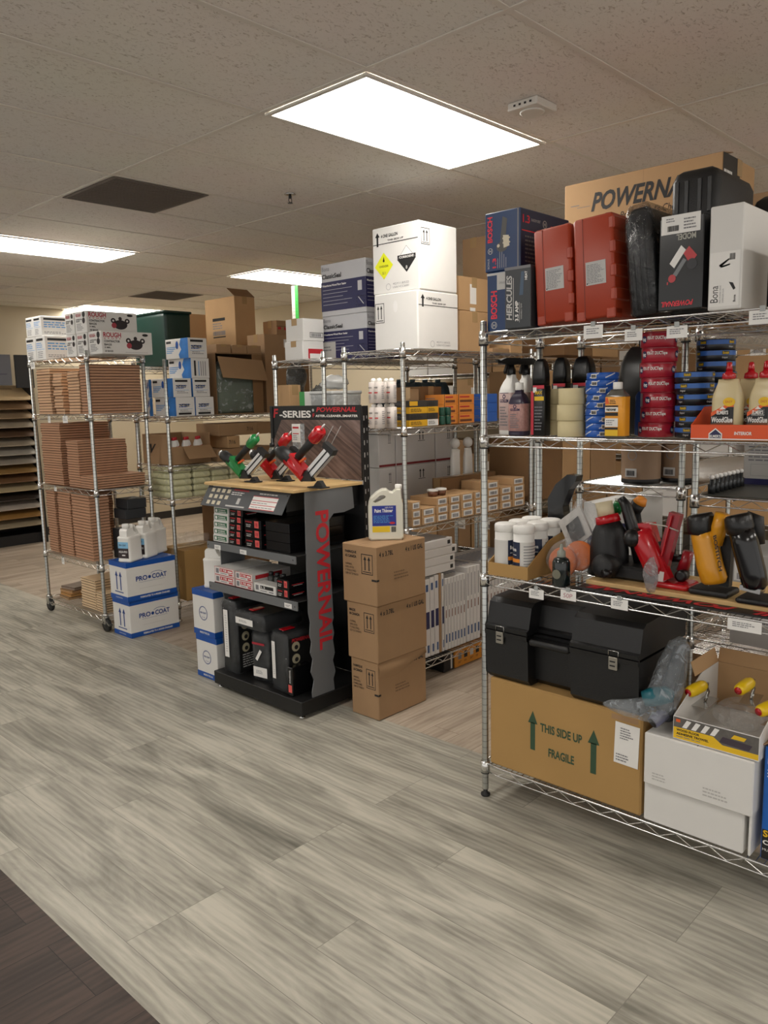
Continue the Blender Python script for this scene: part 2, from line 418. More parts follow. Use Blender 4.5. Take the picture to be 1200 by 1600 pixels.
LAMPS = [(0, 0), (0, 6), (2, 6), (2, 12 - .35), (0, -6), (-2, 0), (-2, 6), (-2, -6), (2, -6)]
m = MB(); m.add([(X0, Y0, CEIL), (X0, Y1, CEIL), (X1, Y1, CEIL), (X1, Y0, CEIL), (X0, Y0, CEIL + .05), (X0, Y1, CEIL + .05), (X1, Y1, CEIL + .05), (X1, Y0, CEIL + .05)],
                [(0, 1, 2, 3), (7, 6, 5, 4)], TILE)
structure(m.build('ceiling'))
GRID = mat('painted_grid_steel', 'DAD3C9', .5, var=.03)
m = MB(); z0, z1 = CEIL - .005, CEIL - .0005
i = -5
while GX + i * GA < X1:
    x = GX + i * GA
    if x > X0: m.box(x - .012, x + .012, Y0, Y1, z0, z1, GRID, b=.001)
    i += 1
j = -11
while GY + j * GB < Y1:
    y = GY + j * GB
    if y > Y0: m.box(X0, X1, y - .012, y + .012, z0 + .0004, z1, GRID, b=.001)
    j += 1
for x, ya, yb in ((GX + GB, GY + 3 * GB, GY + 4 * GB), (GX + 2 * GA + GB, GY + 9 * GB, GY + 10 * GB)):
    m.box(x - .012, x + .012, ya, yb, z0 + .0008, z1, GRID, b=.001)
structure(m.build('trim_1'))
EMIT = mat('lit_diffuser', 'FFFAF2', .6, var=0, emit=LIGHT)
FRAME = mat('light_frame_white', 'D8D4CC', .4)
def ceiling_light(i, j, label):
    t = thing('ceiling_light', label, 'ceiling light', (GX + (i + .5) * GA, GY + (j + .5) * GB, CEIL - .008), 0, 'ceiling lights')
    a, b = GA / 2 - .013, GB / 2 - .013; f = MB()
    for q in ((-a, a, -b, -b + .02), (-a, a, b - .02, b), (-a, -a + .02, -b + .0205, b - .0205), (a - .02, a, -b + .0205, b - .0205)): f.box(*q, -.006, .0025, FRAME, b=.001)
    f.build('frame', t)
    d = MB(); d.box(-a + .0205, a - .0205, -b + .0205, b - .0205, -.003, .002, EMIT, b=.0005); d.build('diffuser', t)
LN = {(0, 0): 'large lit ceiling panel nearest the camera above the aisle', (0, 6): 'lit ceiling panel cut by the left edge above the rolling shelf cart',
      (2, 6): 'lit ceiling panel half hidden behind the navy and white cartons', (2, 11.65): 'lit ceiling panel against the far cream wall',
      }
LN.update({(0, -6): 'lit ceiling panel behind the camera, aisle line', (-2, 0): 'lit ceiling panel left of the camera, near row', (-2, 6): 'lit ceiling panel left of the camera, far row',
           (-2, -6): 'lit ceiling panel behind and left of the camera', (2, -6): 'lit ceiling panel behind and right of the camera'})
for (i, j) in LAMPS: ceiling_light(i, j, LN[(i, j)] if (i, j) in LN else LN[(2, 11.65)])
GRT = mat('grey_return_grille', '6E655E', .7, var=.05, vs=30)
for x, j, lb in ((GX, 3, 'dark grey ceiling return tile between the two nearest light panels'), (GX + 2 * GA, 9, 'small dark grey ceiling tile near the far wall')):
    t = thing('ceiling_vent', lb, 'ceiling vent', (x + GB / 2, GY + (j + .5) * GB, CEIL - .006), 0, 'dark ceiling vents')
    g = MB(); g.box(-GB / 2 + .013, GB / 2 - .013, -GB / 2 + .013, GB / 2 - .013, -.003, .0, GRT, b=.001)
    for k in range(22): g.box(-.27, .27, -.27 + k * .0255, -.27 + k * .0255 + .006, -.006, -.0032, GRT, b=.0005)
    g.build('grille', t)
# square detector on the ceiling
t = thing('smoke_detector', 'square white ceiling detector with a round disc to the right of the big light', 'smoke detector', (2.93, 1.90, CEIL - .001))
d = MB(); d.box(-.075, .075, -.07, .07, -.03, 0, FRAME, b=.004); d.build('housing', t)
d = MB(); d.lathe([(.045, -.036), (.050, -.034), (.050, -.0302)], FRAME, 24); d.build('sensor_disc', t)
d = MB()
for k in range(4): d.box(-.0765, -.0752, -.045 + k * .025, -.035 + k * .025, -.02, -.012, INK, b=.0003)
d.build('vent_slot', t)
p = fz(453, 302, CEIL)
t = thing('fire_sprinkler', 'small fire sprinkler head hanging from the ceiling', 'sprinkler', (p.x, p.y, CEIL - .001))
d = MB(); d.lathe([(.028, 0), (.034, -.006), (.02, -.01), (.01, -.012)], STEEL, 16); d.build('escutcheon', t)
d = MB(); d.lathe([(.009, -.0122), (.009, -.028)], GUNM, 10)
d.tube([(-.01, 0, -.028), (-.012, 0, -.042), (0, 0, -.052)], .002, GUNM, 5); d.tube([(.01, 0, -.028), (.012, 0, -.042), (0, 0, -.052)], .002, GUNM, 5)
d.lathe([(.015, -.052), (.015, -.054)], GUNM, 12); d.build('nozzle', t)
# ---------------------------------------------------------------- chrome wire shelving
def post_mat():
    m = CHROMEP.copy(); m.name = 'grooved_chrome_post'; nt = m.node_tree; N = nt.nodes; L = nt.links
    tc = N.new('ShaderNodeTexCoord'); sx = N.new('ShaderNodeSeparateXYZ'); L.new(tc.outputs['Object'], sx.inputs[0])
    d = N.new('ShaderNodeMath'); d.operation = 'MULTIPLY'; d.inputs[1].default_value = 1 / .0254; L.new(sx.outputs[2], d.inputs[0])
    f = N.new('ShaderNodeMath'); f.operation = 'FRACT'; L.new(d.outputs[0], f.inputs[0])
    g = N.new('ShaderNodeMath'); g.operation = 'LESS_THAN'; g.inputs[1].default_value = .11; L.new(f.outputs[0], g.inputs[0])
    b = N['Principled BSDF']; old = b.inputs['Base Color'].links[0].from_socket
    mx = N.new('ShaderNodeMix'); mx.data_type = 'RGBA'; L.new(g.outputs[0], mx.inputs[0]); L.new(old, mx.inputs[6]); mx.inputs[7].default_value = (.28, .28, .28, 1)
    L.new(mx.outputs[2], b.inputs['Base Color'])
    bp = N.new('ShaderNodeBump'); bp.invert = True; bp.inputs['Strength'].default_value = .3; bp.inputs['Distance'].default_value = .001
    L.new(g.outputs[0], bp.inputs['Height']); L.new(bp.outputs[0], b.inputs['Normal'])
    return m
POSTM = post_mat()
_post = {}
def post_mesh(h, grooves=True):
    k = (round(h, 3), grooves)
    if k in _post: return _post[k]
    m = MB(); r = .0127; prof = [(r, 0)]
    prof += [(r, h - .004), (r * .8, h), (.001, h + .002)]
    m.lathe(prof, POSTM, 12, cap=False)
    o = m.build('post'); me = o.data; bpy.data.objects.remove(o); _post[k] = me; return me
def shelf_mesh(L, D, deck=True, lite=False):
    """shelf between post centres: x 0..L, y 0..D (front y=0); top at z=0"""
    m = MB(); r = .0031; o = .014; h = .034
    def truss(A, B, nrm):
        A = Vector(A); B = Vector(B); n = Vector(nrm) * o; d = (B - A).normalized(); Ln = (B - A).length; e = .07
        top = [A + d * .014 + n * .4, A + d * e + n, B - d * e + n, B - d * .014 + n * .4]
        bot = [p + Vector((0, 0, -h)) for p in top]
        m.tube(top, r * 1.25, CHROME, 6); m.tube(bot, r, CHROME, 6)
        st = .055 if not lite else .065; k = max(2, round((Ln - 2 * e) / st)); k += k % 2; pts = []
        for i in range(k + 1):
            p = A + d * (e + (Ln - 2 * e) * i / k) + n; pts.append(p + Vector((0, 0, -.003 if i % 2 else -h + .003)))
        m.tube(pts, .0019, CHROME, 4)
    truss((0, 0, 0), (L, 0, 0), (0, -1, 0)); truss((0, D, 0), (L, D, 0), (0, 1, 0))
    truss((0, 0, 0), (0, D, 0), (-1, 0, 0)); truss((L, 0, 0), (L, D, 0), (1, 0, 0))
    if deck:
        n = int((L - .04) / (.0254 if not lite else .038))
        for i in range(1, n):
            x = .02 + (L - .04) * i / n; m.tube([(x, -o, -.0035), (x, D + o, -.0035)], .0016, CHROME, 4, caps=False)
        for y in ((.33 * D, .66 * D) if D > .3 else (.5 * D,)): m.tube([(-o, y, -.0075), (L + o, y, -.0075)], .0026, CHROME, 4)
    for x in (0, L):
        for y in (0, D):
            m.lathe([(.0135, -.040), (.019, -.040), (.0175, .006), (.0135, .006)], CHROME, 14, Matrix.Translation((x, y, 0)), cap=False)
            m.lathe([(.0135, -.045), (.0185, -.045), (.0185, -.0402), (.0135, -.0402)], RING, 14, Matrix.Translation((x, y, 0)), cap=False)
    ob = m.build('shelf'); me = ob.data; bpy.data.objects.remove(ob); return me
def wire_unit(name, label, L, D, levels, H, loc, rot=0, caster=False, lite=False, group=None, right_posts=True, zlift=0):
    t = thing(name, label, 'shelving unit', loc, rot, group)
    z0 = .13 if caster else .028
    for x in (0, L):
        if x and not right_posts: continue
        for y in (0, D):
            p = bpy.data.objects.new('post', post_mesh(H - z0)); COL.objects.link(p); p.parent = t; p.location = (x, y, z0)
            f = MB()
            if caster:
                f.lathe([(.013, -.002), (.02, -.004), (.022, -.018), (.014, -.02)], STEEL, 12, Matrix.Translation((x, y, z0)))
                f.box(x - .022, x + .026, y - .017, y - .0145, .055, .108, STEEL, b=.001); f.box(x - .022, x + .026, y + .0145, y + .017, .055, .108, STEEL, b=.001)
                f.box(x - .022, x + .026, y - .017, y + .017, .1085, .1115, STEEL, b=.0008)
                f.prism([(x + .02, .075), (x + .07, .05), (x + .074, .056), (x + .024, .085)], y - .014, y + .014, STEEL)
                ob = f.build('caster_fork', t)
                w_ = MB(); w_.lathe([(.03, -.012), (.048, -.012), (.05, -.008), (.05, .008), (.048, .012), (.03, .012)], RUB, 22, Matrix.Translation((x + .014, y, .0505)), axis='y')
                w_.lathe([(.012, -.0135), (.028, -.0122), (.028, .0122), (.012, .0135)], GUNM, 14, Matrix.Translation((x + .014, y, .0505)), axis='y')
                w_.build('wheel', ob)
            else:
                f.lathe([(.017, 0), (.019, .003), (.019, .009), (.009, .012), (.009, .0275)], RUB if not lite else STEEL, 14, Matrix.Translation((x, y, 0)))
                f.build('leveling_foot', t)
    me = shelf_mesh(L, D, True, lite)
    for z in levels:
        s_ = bpy.data.objects.new('wire_shelf', me); COL.objects.link(s_); s_.parent = t; s_.location = (0, 0, z)
    return t
XE = 3.09
# unit across the right foreground: local x runs toward -Y (rot -90): front (local y=0) faces -X
RSX, RSY, RSD = 2.465, 1.807, .385
RZ = (.142, .911, 1.445, 1.828)
wire_unit('wire_shelving_unit', 'chrome wire shelving unit in the right foreground loaded with tools, tapes and cases', 1.80, RSD, RZ, 1.872, (RSX, RSY, 0), -pi / 2)
wire_unit('rolling_wire_cart', 'tall chrome wire cart on black casters stacked with flat brown packs', .90, .42, (.11, .475, 1.003, 1.528, 1.925), 1.962, (2.622, 6.13, 0), -pi / 2, caster=True)
wire_unit('wire_shelving_unit', 'chrome wire shelving unit behind the blue and white stacked cartons', 1.75, .43, (.14, .90, 1.145, 1.497), 1.90, (3.10, 5.04, 0), 0, lite=True)
wire_unit('wire_shelving_unit', 'chrome wire shelving unit beyond the rolling cart with a dark green item on top', 1.75, .43, (.14, 1.0, 1.50, 1.87), 1.905, (3.16, 5.56, 0), 0, lite=True)
S3Y = 2.775
wire_unit('wire_shelving_unit', 'chrome wire shelving unit right of the tool display with two white cartons on top', 1.19, .43, (.15, .905, 1.44, 1.843), 1.877, (XE, S3Y, 0), 0)
wire_unit('wire_shelving_unit', 'chrome wire shelving unit rising behind the tool display poster', 1.19, .43, (.15, .91, 1.45, 1.825), 1.865, (XE, 3.375, 0), 0, lite=True)
wire_unit('wire_shelving_unit', 'chrome wire shelving unit with brown cartons seen through the foreground shelves', 1.75, .45, (.15, .62, 1.215, 1.83), 1.86, (XE, 1.305, 0), 0)
wire_unit('wire_shelving_unit', 'chrome wire shelving unit behind the yellow nailer with tinted steel sheets on it', 1.75, .44, (.15, .62, 1.19, 1.83), 1.86, (XE, .81, 0), 0)
wire_unit('wire_shelving_unit', 'second chrome wire unit in the row beyond the paint carton shelves', 1.19, .43, (.15, .91, 1.445, 1.825), 1.86, (XE + 1.235, S3Y, 0), 0, lite=True)
# ---------------------------------------------------------------- cartons and other common goods
class Box:
    """carton helper: world extents -> thing with a printed body (and packing tape) in local coords"""
    def __init__(s, name, label, cat, x0, x1, y0, y1, z0, z1, m=None, group=None, rot=0, b=.003, seam=True, tape=True, over=None, open_top=False):
        if x1 < x0: x0, x1 = x1, x0
        if y1 < y0: y0, y1 = y1, y0
        s.dx, s.dy, s.dz = x1 - x0, y1 - y0, z1 - z0
        s.t = thing(name, label, cat, ((x0 + x1) / 2, (y0 + y1) / 2, z0), rot, group)
        s.m = m or CARD; s.b = MB(); a, c, h = s.dx / 2, s.dy / 2, s.dz; s.open = open_top
        if open_top:
            w = .004
            s.b.box(-a, a, -c, c, 0, w, s.m, b=b)
            s.b.box(-a, -a + w, -c, c, w, h, s.m, b=.001); s.b.box(a - w, a, -c, c, w, h, s.m, b=.001)
            s.b.box(-a + w, a - w, -c, -c + w, w, h, s.m, b=.001); s.b.box(-a + w, a - w, c - w, c, w, h, s.m, b=.001)
        else:
            s.b.box(-a, a, -c, c, 0, h, s.m, b=b, faces=over)
            if seam and s.m is not None:   # the slit between the top flaps
                s.top()
                if s.dx > s.dy: s.b.rect(.004, s.dx / 2 - .0012, s.dy - .004, s.dx / 2 + .0012, EDGE) if False else s.b.rect(s.dy / 2 - .0012, .003, s.dy / 2 + .0012, s.dx - .003, EDGE)
                else: s.b.rect(.003, s.dx / 2 - .0012, s.dy - .003, s.dx / 2 + .0012, EDGE)
        s.tape = tape and not open_top
    def X(s): s.b.face((-s.dx / 2, s.dy / 2, 0), (0, -1, 0), (0, 0, 1)); s.w = s.dy; return s.b     # the side facing the aisle
    def Y(s): s.b.face((-s.dx / 2, -s.dy / 2, 0), (1, 0, 0), (0, 0, 1)); s.w = s.dx; return s.b     # the side facing -Y
    def top(s): s.b.face((-s.dx / 2, s.dy / 2, s.dz), (0, -1, 0), (1, 0, 0)); s.w = s.dy; return s.b
    def done(s, body='body'):
        ob = s.b.build(body, s.t)
        if s.tape:
            t = MB(); w = .024; a, c, h = s.dx / 2, s.dy / 2, s.dz; e = .0009; dr = min(.06, h * .3)
            if s.dx > s.dy:
                t.box(-a - e, a + e, -w, w, h + .0008, h + .0008 + e, TAPE, b=.0002); t.box(-a - e * 1.4, -a - e * .4, -w, w, h - dr, h + .0008, TAPE, b=.0002)
            else:
                t.box(-w, w, -c - e, c + e, h + .0008, h + .0008 + e, TAPE, b=.0002); t.box(-w, w, -c - e * 1.4, -c - e * .4, h - dr, h + .0008, TAPE, b=.0002)
            t.build('packing_tape', s.t)
        return s.t
def uparrows(b, x, y, w, h, m=INK):
    """framed pair of upright arrows over a bar"""
    t = w * .05
    for q in ((x, y, x + w, y + t), (x, y + h - t, x + w, y + h), (x, y, x + t, y + h), (x + w - t, y, x + w, y + h)): b.rect(*q, m)
    arrows(b, x + w * .12, y + h * .1, w * .76, h * .8, m)
def arrows(b, x, y, w, h, m):
    b.rect(x, y, x + w, y + h * .05, m)
    for k in (.27, .73):
        c = x + w * k; b.rect(c - w * .06, y + h * .12, c + w * .06, y + h * .78, m)
        b.poly([(c - w * .17, y + h * .76), (c + w * .17, y + h * .76), (c, y + h)], m)
def frame(b, x0, y0, x1, y1, t, m):
    for q in ((x0, y0, x1, y0 + t), (x0, y1 - t, x1, y1), (x0, y0 + t, x0 + t, y1 - t), (x1 - t, y0 + t, x1, y1 - t)): b.rect(*q, m)
def flap(mb, A, B, out, length, m, th=.003):
    """a carton flap hinged on edge A-B (local), leaning along vector out"""
    A = Vector(A); B = Vector(B); o = Vector(out).normalized(); n = (B - A).cross(o).normalized() * th
    vs = [A, B, B + o * length, A + o * length]; vs = vs + [v + n for v in vs]
    mb.add(vs, [(0, 1, 2, 3), (7, 6, 5, 4), (0, 4, 5, 1), (1, 5, 6, 2), (2, 6, 7, 3), (3, 7, 4, 0)], m)
def blob(mb, c, r, m, seed=0, amp=.15, n=22, k=12, M=None, flat=None):
    """crumpled bag-like closed surface"""
    rr = random.Random(seed); ph = [(rr.uniform(1, 4), rr.uniform(1, 5), rr.uniform(0, 6.3), rr.uniform(.3, 1)) for _ in range(6)]
    vs = []; c = Vector(c)
    for i in range(k + 1):
        th = pi * i / k
        for j in range(n):
            a = 2 * pi * j / n
            d = 1 + amp * sum(w_ * sin(p * a + q * th * 1.5 + s_) for p, q, s_, w_ in [(round(p), q, s_, w_) for p, q, s_, w_ in ph]) / 2.2
            if i in (0, k): d = 1
            v = Vector((r[0] * sin(th) * cos(a) * d, r[1] * sin(th) * sin(a) * d, -r[2] * cos(th) * (d if 0 < i < k else 1)))
            if flat is not None and v.z < flat: v.z = flat + (v.z - flat) * .02
            vs.append(c + v)
    fs = [(i * n + j, i * n + (j + 1) % n, (i + 1) * n + (j + 1) % n, (i + 1) * n + j) for i in range(k) for j in range(n)]
    mb.add(vs, fs, m, True, M)
def price_card(x, y, z, w=.06, h=.035, label='', group='price cards on the foreground shelf edges', tilt=0, clip=True, rows=3, col=None, txt=None, side='x', cid=0):
    """white price card hanging on a clip from a shelf edge, faces the aisle"""
    t = thing('price_card', label, 'price tag', (x, y, z), 0 if side == 'x' else pi / 2, group)
    c = MB(); M = Matrix.Rotation(tilt, 4, 'X')
    c.box(-.0006, .0006, -w / 2, w / 2, -h, 0, PAPER, b=.0002, M=M); c.T = M
    c.face((-.0006, w / 2, -h), (0, -1, 0), (0, 0, 1))
    if txt: c.text(txt, w * .18, h * .25, w * .6, h * .45, mat('red_marker', 'B07A80', .7), bold=False, shear=.1)
    else: c.lines(w * .15, h * .3, w * .7, h * .5, rows, INKG, seed=cid)
    c.build('card', t)
    if clip:
        k = MB(); k.box(-.0035, -.0008, -.008, .008, -.004, .012, mat('clear_clip', 'B9BDBB', .2, trans=.3), b=.0008); k.build('clip', t)
    return t

ORD = ['lowest', 'second', 'third', 'fourth', 'fifth', 'sixth', 'seventh', 'eighth', 'ninth', 'tenth', 'eleventh', 'twelfth', 'thirteenth', 'fourteenth', 'fifteenth', 'sixteenth',
       'seventeenth', 'eighteenth', 'nineteenth', 'twentieth', 'twenty-first', 'twenty-second', 'twenty-third', 'twenty-fourth', 'twenty-fifth', 'twenty-sixth', 'twenty-seventh', 'twenty-eighth']
def nth(k, n, up='from the bottom'): return 'lowest' if k == 0 else ('topmost' if k == n - 1 else ORD[k] + ' ' + up)
def bg(name, label, cat, X, p0, p1, pt, z0, depth, m=None, pb=None, group=None, over=None, tape=True, seam=True, rot=0, open_top=False):
    """carton whose aisle-facing side lies in the plane x=X between two sight lines and stands on z0"""
    pm = pt if pb is None else (pt + pb) / 2
    a = fx(p0, pm, X); b = fx(p1, pm, X); z = (fx(p0, pt, X).z + fx(p1, pt, X).z) / 2
    return Box(name, label, cat, X, X + depth, b.y + .0008, a.y - .0008, z0, max(z, z0 + .02), m, group, over=over, tape=tape, seam=seam, rot=rot, open_top=open_top)
def L(px_, py_, X, base): return fx(px_, py_, X) - Vector(base)
def bgY(name, label, cat, Y, p0, p1, pt, z0, depth, m=None, group=None, over=None, tape=True, seam=True, rot=0, pb=None, ztop=None, gap=.0008):
    """carton whose side facing -Y lies in the plane y=Y between two sight lines, standing on z0"""
    pm = pt + 12 if pb is None else (pt + pb) / 2
    a = fy(p0, pm, Y); b = fy(p1, pm, Y); z = ztop or (fy(p0, pt, Y).z + fy(p1, pt, Y).z) / 2
    return Box(name, label, cat, a.x + gap, b.x - gap, Y, Y + depth, z0, max(z, z0 + .02), m, group, over=over, tape=tape, seam=seam, rot=rot)
def jug_body(m, out, hole, c, mt):
    """outline with a real handle opening, built as front/back n-gons bridged to the hole by strips"""
    bm = bmesh.new()
    def ring(pts, y): return [bm.verts.new((x, y, z)) for x, z in pts]
    from mathutils.geometry import tessellate_polygon
    tri = tessellate_polygon([[Vector((x, z, 0)) for x, z in out], [Vector((x, z, 0)) for x, z in hole]]); allp = out + hole; n = len(out); k = len(hole)
    def sh(pts, s_): return pts
    vs = []; e = .007
    cx = sum(p[0] for p in out) / n; cz = sum(p[1] for p in out) / n
    ins = [(x + (cx - x) * .05, z + (cz - z) * .04) for x, z in out]; hcx = sum(p[0] for p in hole) / k; hcz = sum(p[1] for p in hole) / k; outs = [(x + (x - hcx) * .12, z + (z - hcz) * .12) for x, z in hole]
    for pts, y in ((ins + outs, -c), (allp, -c + e), (allp, c - e), (ins + outs, c)): vs += [(x, y, z) for x, z in pts]
    T_ = n + k; fs = [tuple(t_) for t_ in tri] + [tuple(3 * T_ + i for i in reversed(t_)) for t_ in tri]
    for L_ in range(3):
        for i in range(n): j = (i + 1) % n; fs.append((L_ * T_ + i, (L_ + 1) * T_ + i, (L_ + 1) * T_ + j, L_ * T_ + j))
        for i in range(k): j = (i + 1) % k; fs.append((L_ * T_ + n + j, (L_ + 1) * T_ + n + j, (L_ + 1) * T_ + n + i, L_ * T_ + n + i))
    bm.free(); m.add(vs, fs, mt)
# ---------------------------------------------------------------- foreground shelving: top shelf (cases and boxed tools)
ZT = RZ[3] + .0045
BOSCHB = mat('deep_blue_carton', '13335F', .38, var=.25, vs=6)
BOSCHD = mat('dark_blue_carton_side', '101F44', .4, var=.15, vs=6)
BRED = mat('bright_red_print', 'D8283A', .5)
LBL = mat('grey_label_paper', 'B9B7B4', .55, var=.05, vs=200)
def emblem(b, x, y, r, m):
    b.disc(x, y, r, m, hole=r * .82); b.rect(x - r * .5, y - r * .1, x + r * .5, y + r * .1, m); b.rect(x - r * .5, y - r * .5, x - r * .3, y + r * .5, m); b.rect(x + r * .3, y - r * .5, x + r * .5, y + r * .5, m)
# lower blue box, then upper blue box standing on it
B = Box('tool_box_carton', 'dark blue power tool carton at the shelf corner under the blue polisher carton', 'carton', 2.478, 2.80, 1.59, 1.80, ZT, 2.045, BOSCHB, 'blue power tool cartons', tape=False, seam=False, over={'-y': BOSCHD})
b = B.X(); h = B.dz
b.textv('BOSCH', .018, .045, .028, .10, BRED, bold=True); b.rect(.045, h - .065, .10, h - .012, LBL); b.text('OPEN BOX', .055, h - .045, .032, .008, INKG)
emblem(b, .032, .022, .013, LBL); b.rect(.085, .02, .087, .11, INKG); b.rect(.095, .02, .0965, .09, INKG); b.rect(.0, h - .012, .1, h - .004, LBL); b.rect(.12, .03, .123, h - .03, SKY)
B.done()
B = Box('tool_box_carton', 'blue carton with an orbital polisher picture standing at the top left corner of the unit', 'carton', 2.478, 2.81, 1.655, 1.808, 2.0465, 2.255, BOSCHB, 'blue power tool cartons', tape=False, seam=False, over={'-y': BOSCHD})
b = B.X(); h = B.dz; b.textv('BOSCH', .012, h - .105, .022, .09, BRED, bold=True); emblem(b, .024, h - .135, .011, LBL)
b.textv('1.3', .034, .012, .016, .035, BRED, bold=True); b.textv('BONUS', .012, .012, .008, .035, LBL)
for k in range(5): b.rect(.056 + k * .009, .01, .0575 + k * .009, .045 + .012 * ((k * 3) % 4), LBL)
TOOLD = mat('tool_picture_dark', '4A4846', .4); TOOLC = mat('tool_picture_cream', 'C9BFA8', .4)
b.disc(.075, h - .125, .024, TOOLD, r2=.018); b.poly([(.066, h - .12), (.09, h - .11), (.098, h - .03), (.078, h - .02)], TOOLD, .0002)
b.poly([(.08, h - .085), (.105, h - .088), (.108, h - .125), (.083, h - .13)], TOOLC, .0004); b.rect(.078, h - .1, .11, h - .094, TOOLC, .0005); b.rect(.079, h - .115, .111, h - .11, TOOLC, .0005); b.disc(.06, h - .12, .006, TOOLC, .0006)
b.rect(B.w - .012, .0, B.w - .006, h, INKG)
b = B.Y(); b.text('1.3', .015, h - .05, .045, .028, BRED, bold=True); b.text('RANDOM ORBIT', .07, h - .04, .06, .01, LBL); b.rect(.01, h - .078, .3, h - .074, BRED)
b.lines(.03, .02, .12, .10, 7, INKG, seed=4); b.text('BOSCH', .2, h - .06, .09, .02, BRED, bold=True); emblem(b, .16, h - .04, .014, LBL)
B.done()
HERC = mat('graphite_carton', '2E3236', .4, var=.2, vs=8)
B = Box('tool_box_carton', 'narrow black and grey power tool carton between the blue cartons and the first red case', 'carton', 2.436, 2.474, 1.584, 1.692, ZT, 2.046, HERC, tape=False, seam=False)
b = B.X(); h = B.dz; b.textv('HERCULES', .008, .03, .024, .155, LBL, bold=True, shear=.15); b.rect(.036, .03, .0385, .175, LBL)
b.textv('3.5 AMP', .045, .025, .014, .07, PAPER, bold=True); b.rect(.062, .02, .0635, .09, LBL); b.textv('HEAT', .085, h - .05, .010, .03, PAPER, bold=True)
b.textv('VARIABLE TEMP', .068, .03, .006, .055, LBL); b.poly([(.062, h - .1), (.078, h - .1), (.082, h - .02), (.07, h - .02)], mat('tool_picture_blue', '3C5168', .4))
b.rect(0, h - .01, B.w, h, INKG)
B.done()
# red-orange moulded cases, standing on end, spine towards the aisle
CASE = mat('terracotta_red_case_plastic', 'A33A20', .42, var=.06, vs=5, bump=.08, bs=300)
CASES = mat('case_groove_shade_and_handle', '6E2214', .5)  # dark red for the painted groove shade; the handles share it
def red_case(label, y, w, H, tilt, x0=2.452):
    t = thing('tool_case', label, 'tool case', (x0, y, ZT + .005), (R(tilt), 0, 0), 'terracotta red moulded tool cases'); D = .36
    m = MB()
    m.rbox(0, D, -w / 2, w / 2, .006, H, .010, CASE, vb=.009); m.build('shell', t)
    m = MB(); m.box(-.0008, .02, w * .24, w * .255, .012, H - .004, CASES, b=.0003); m.build('shell_groove_shade', t)  # dark strip painted in as the shade of the shell groove
    for z in (.055, .13, .205, .28):   # interlocking lugs on the right-hand edge
        if z + .045 < H: g = MB(); g.box(-.003, .10, -w / 2 - .005, -w / 2 + .018, z, z + .044, CASE, b=.006); g.build('side_lug', t)
    g = MB(); g.box(-.003, .05, -w / 2, -w / 2 + .032, .001, .035, CASE, b=.004); g.build('foot_lug', t)
    g = MB(); g.box(-.003, .05, w / 2 - .036, w / 2 - .004, .001, .035, CASE, b=.004); g.build('foot_lug', t)
    s_ = MB(); s_.face((-.0005, w / 2, 0), (0, -1, 0), (0, 0, 1)); s_.rect(w * .30, .115, w * .80, .19, LBL); s_.lines(w * .33, .12, w * .44, .062, 12, INKG, seed=int(y * 50), dl=.0003)
    s_.rect(w * .32, .118, w * .345, .123, INK, .0005); s_.build('rating_label', t)
    h_ = MB(); h_.tube([(.10, 0, H), (.10, 0, H + .018), (.12, 0, H + .022), (.24, 0, H + .022), (.26, 0, H + .018), (.26, 0, H)], .008, CASES, 8); h_.build('handle', t)
    return t
red_case('shorter terracotta red tool case standing next to the black and grey carton', 1.497, .143, .325, -3)
red_case('taller terracotta red tool case standing second from the left on the top shelf', 1.342, .145, .335, -3)
# black case in crinkled film, leaning
FILM = film_mat('clear_film', 'C9CDD0', .10, .1)
FILMG = film_mat('glossy_black_wrap', '2A2C2E', .35, .08, crinkle=1.0, cs=14)
t = thing('tool_case', 'slim black tool case in crinkled clear wrap leaning beside the red cases', 'tool case', (2.455, 1.172, ZT + .007), (R(-6), 0, 0))
m = MB(); m.rbox(0, .35, -.045, .045, 0, .34, .018, BLKPL, prof=[(.01, 0), (0, .01), (0, .29), (.018, .33), (.025, .338)]); m.build('shell', t)
for k in range(3): m = MB(); m.box(-.004, .002, -.02 + k * .02, -.012 + k * .02, .02, .29, BLKPLM, b=.001); m.build('rib', t)
m = MB(); m.face((.06, -.0456, .0), (1, 0, 0), (0, 0, 1)); m.textv('BOSTITCH', .0, .03, .03, .2, mat('dark_embossed_print', '4C4D50', .5), bold=True); m.build('lettering', t)
m = MB(); m.rbox(-.006, .356, -.051, .051, .0, .346, .022, FILMG, prof=[(.006, 0), (0, .012), (.001, .29), (.012, .335), (.02, .348)]); m.build('plastic_wrap', t)
# tall black case behind with a black model box sleeve in front
t = thing('tool_case', 'tall black ribbed tool case rising behind the black nailer sleeve', 'tool case', (2.615, 1.045, ZT), (0, 0, 0))
m = MB(); m.rbox(-.12, .20, -.074, .074, 0, .435, .03, BLKPLM, prof=[(.01, 0), (0, .01), (0, .40), (.012, .425), (.03, .435)]); m.build('shell', t)
for y in (-.05, -.02, .02, .05): m = MB(); m.box(-.124, -.1195, y - .006, y + .006, .30, .40, BLKPL, b=.001); m.build('rib', t)
t = thing('tool_case', 'black padded case leaning behind the white caulking gun carton', 'tool case', (2.755, .90, ZT), (0, 0, 0))
m = MB(); m.rbox(-.08, .12, -.05, .05, 0, .36, .03, BLKPLM, prof=[(.01, 0), (0, .01), (0, .30), (.02, .345), (.04, .36)]); m.build('shell', t)
BLKGL = mat('glossy_black_carton', '0A0A0C', .2, var=.1, coat=.1)
B = Box('nailer_carton', 'glossy black nailer carton standing upside down with a red pneumatic nailer picture', 'carton', 2.438, 2.486, .984, 1.122, ZT + .012, 2.118, BLKGL, tape=False, seam=False, rot=R(-1))
b = B.X(); h = B.dz; W_ = B.w
m_ = mat('pale_print', 'A6A49A', .5)
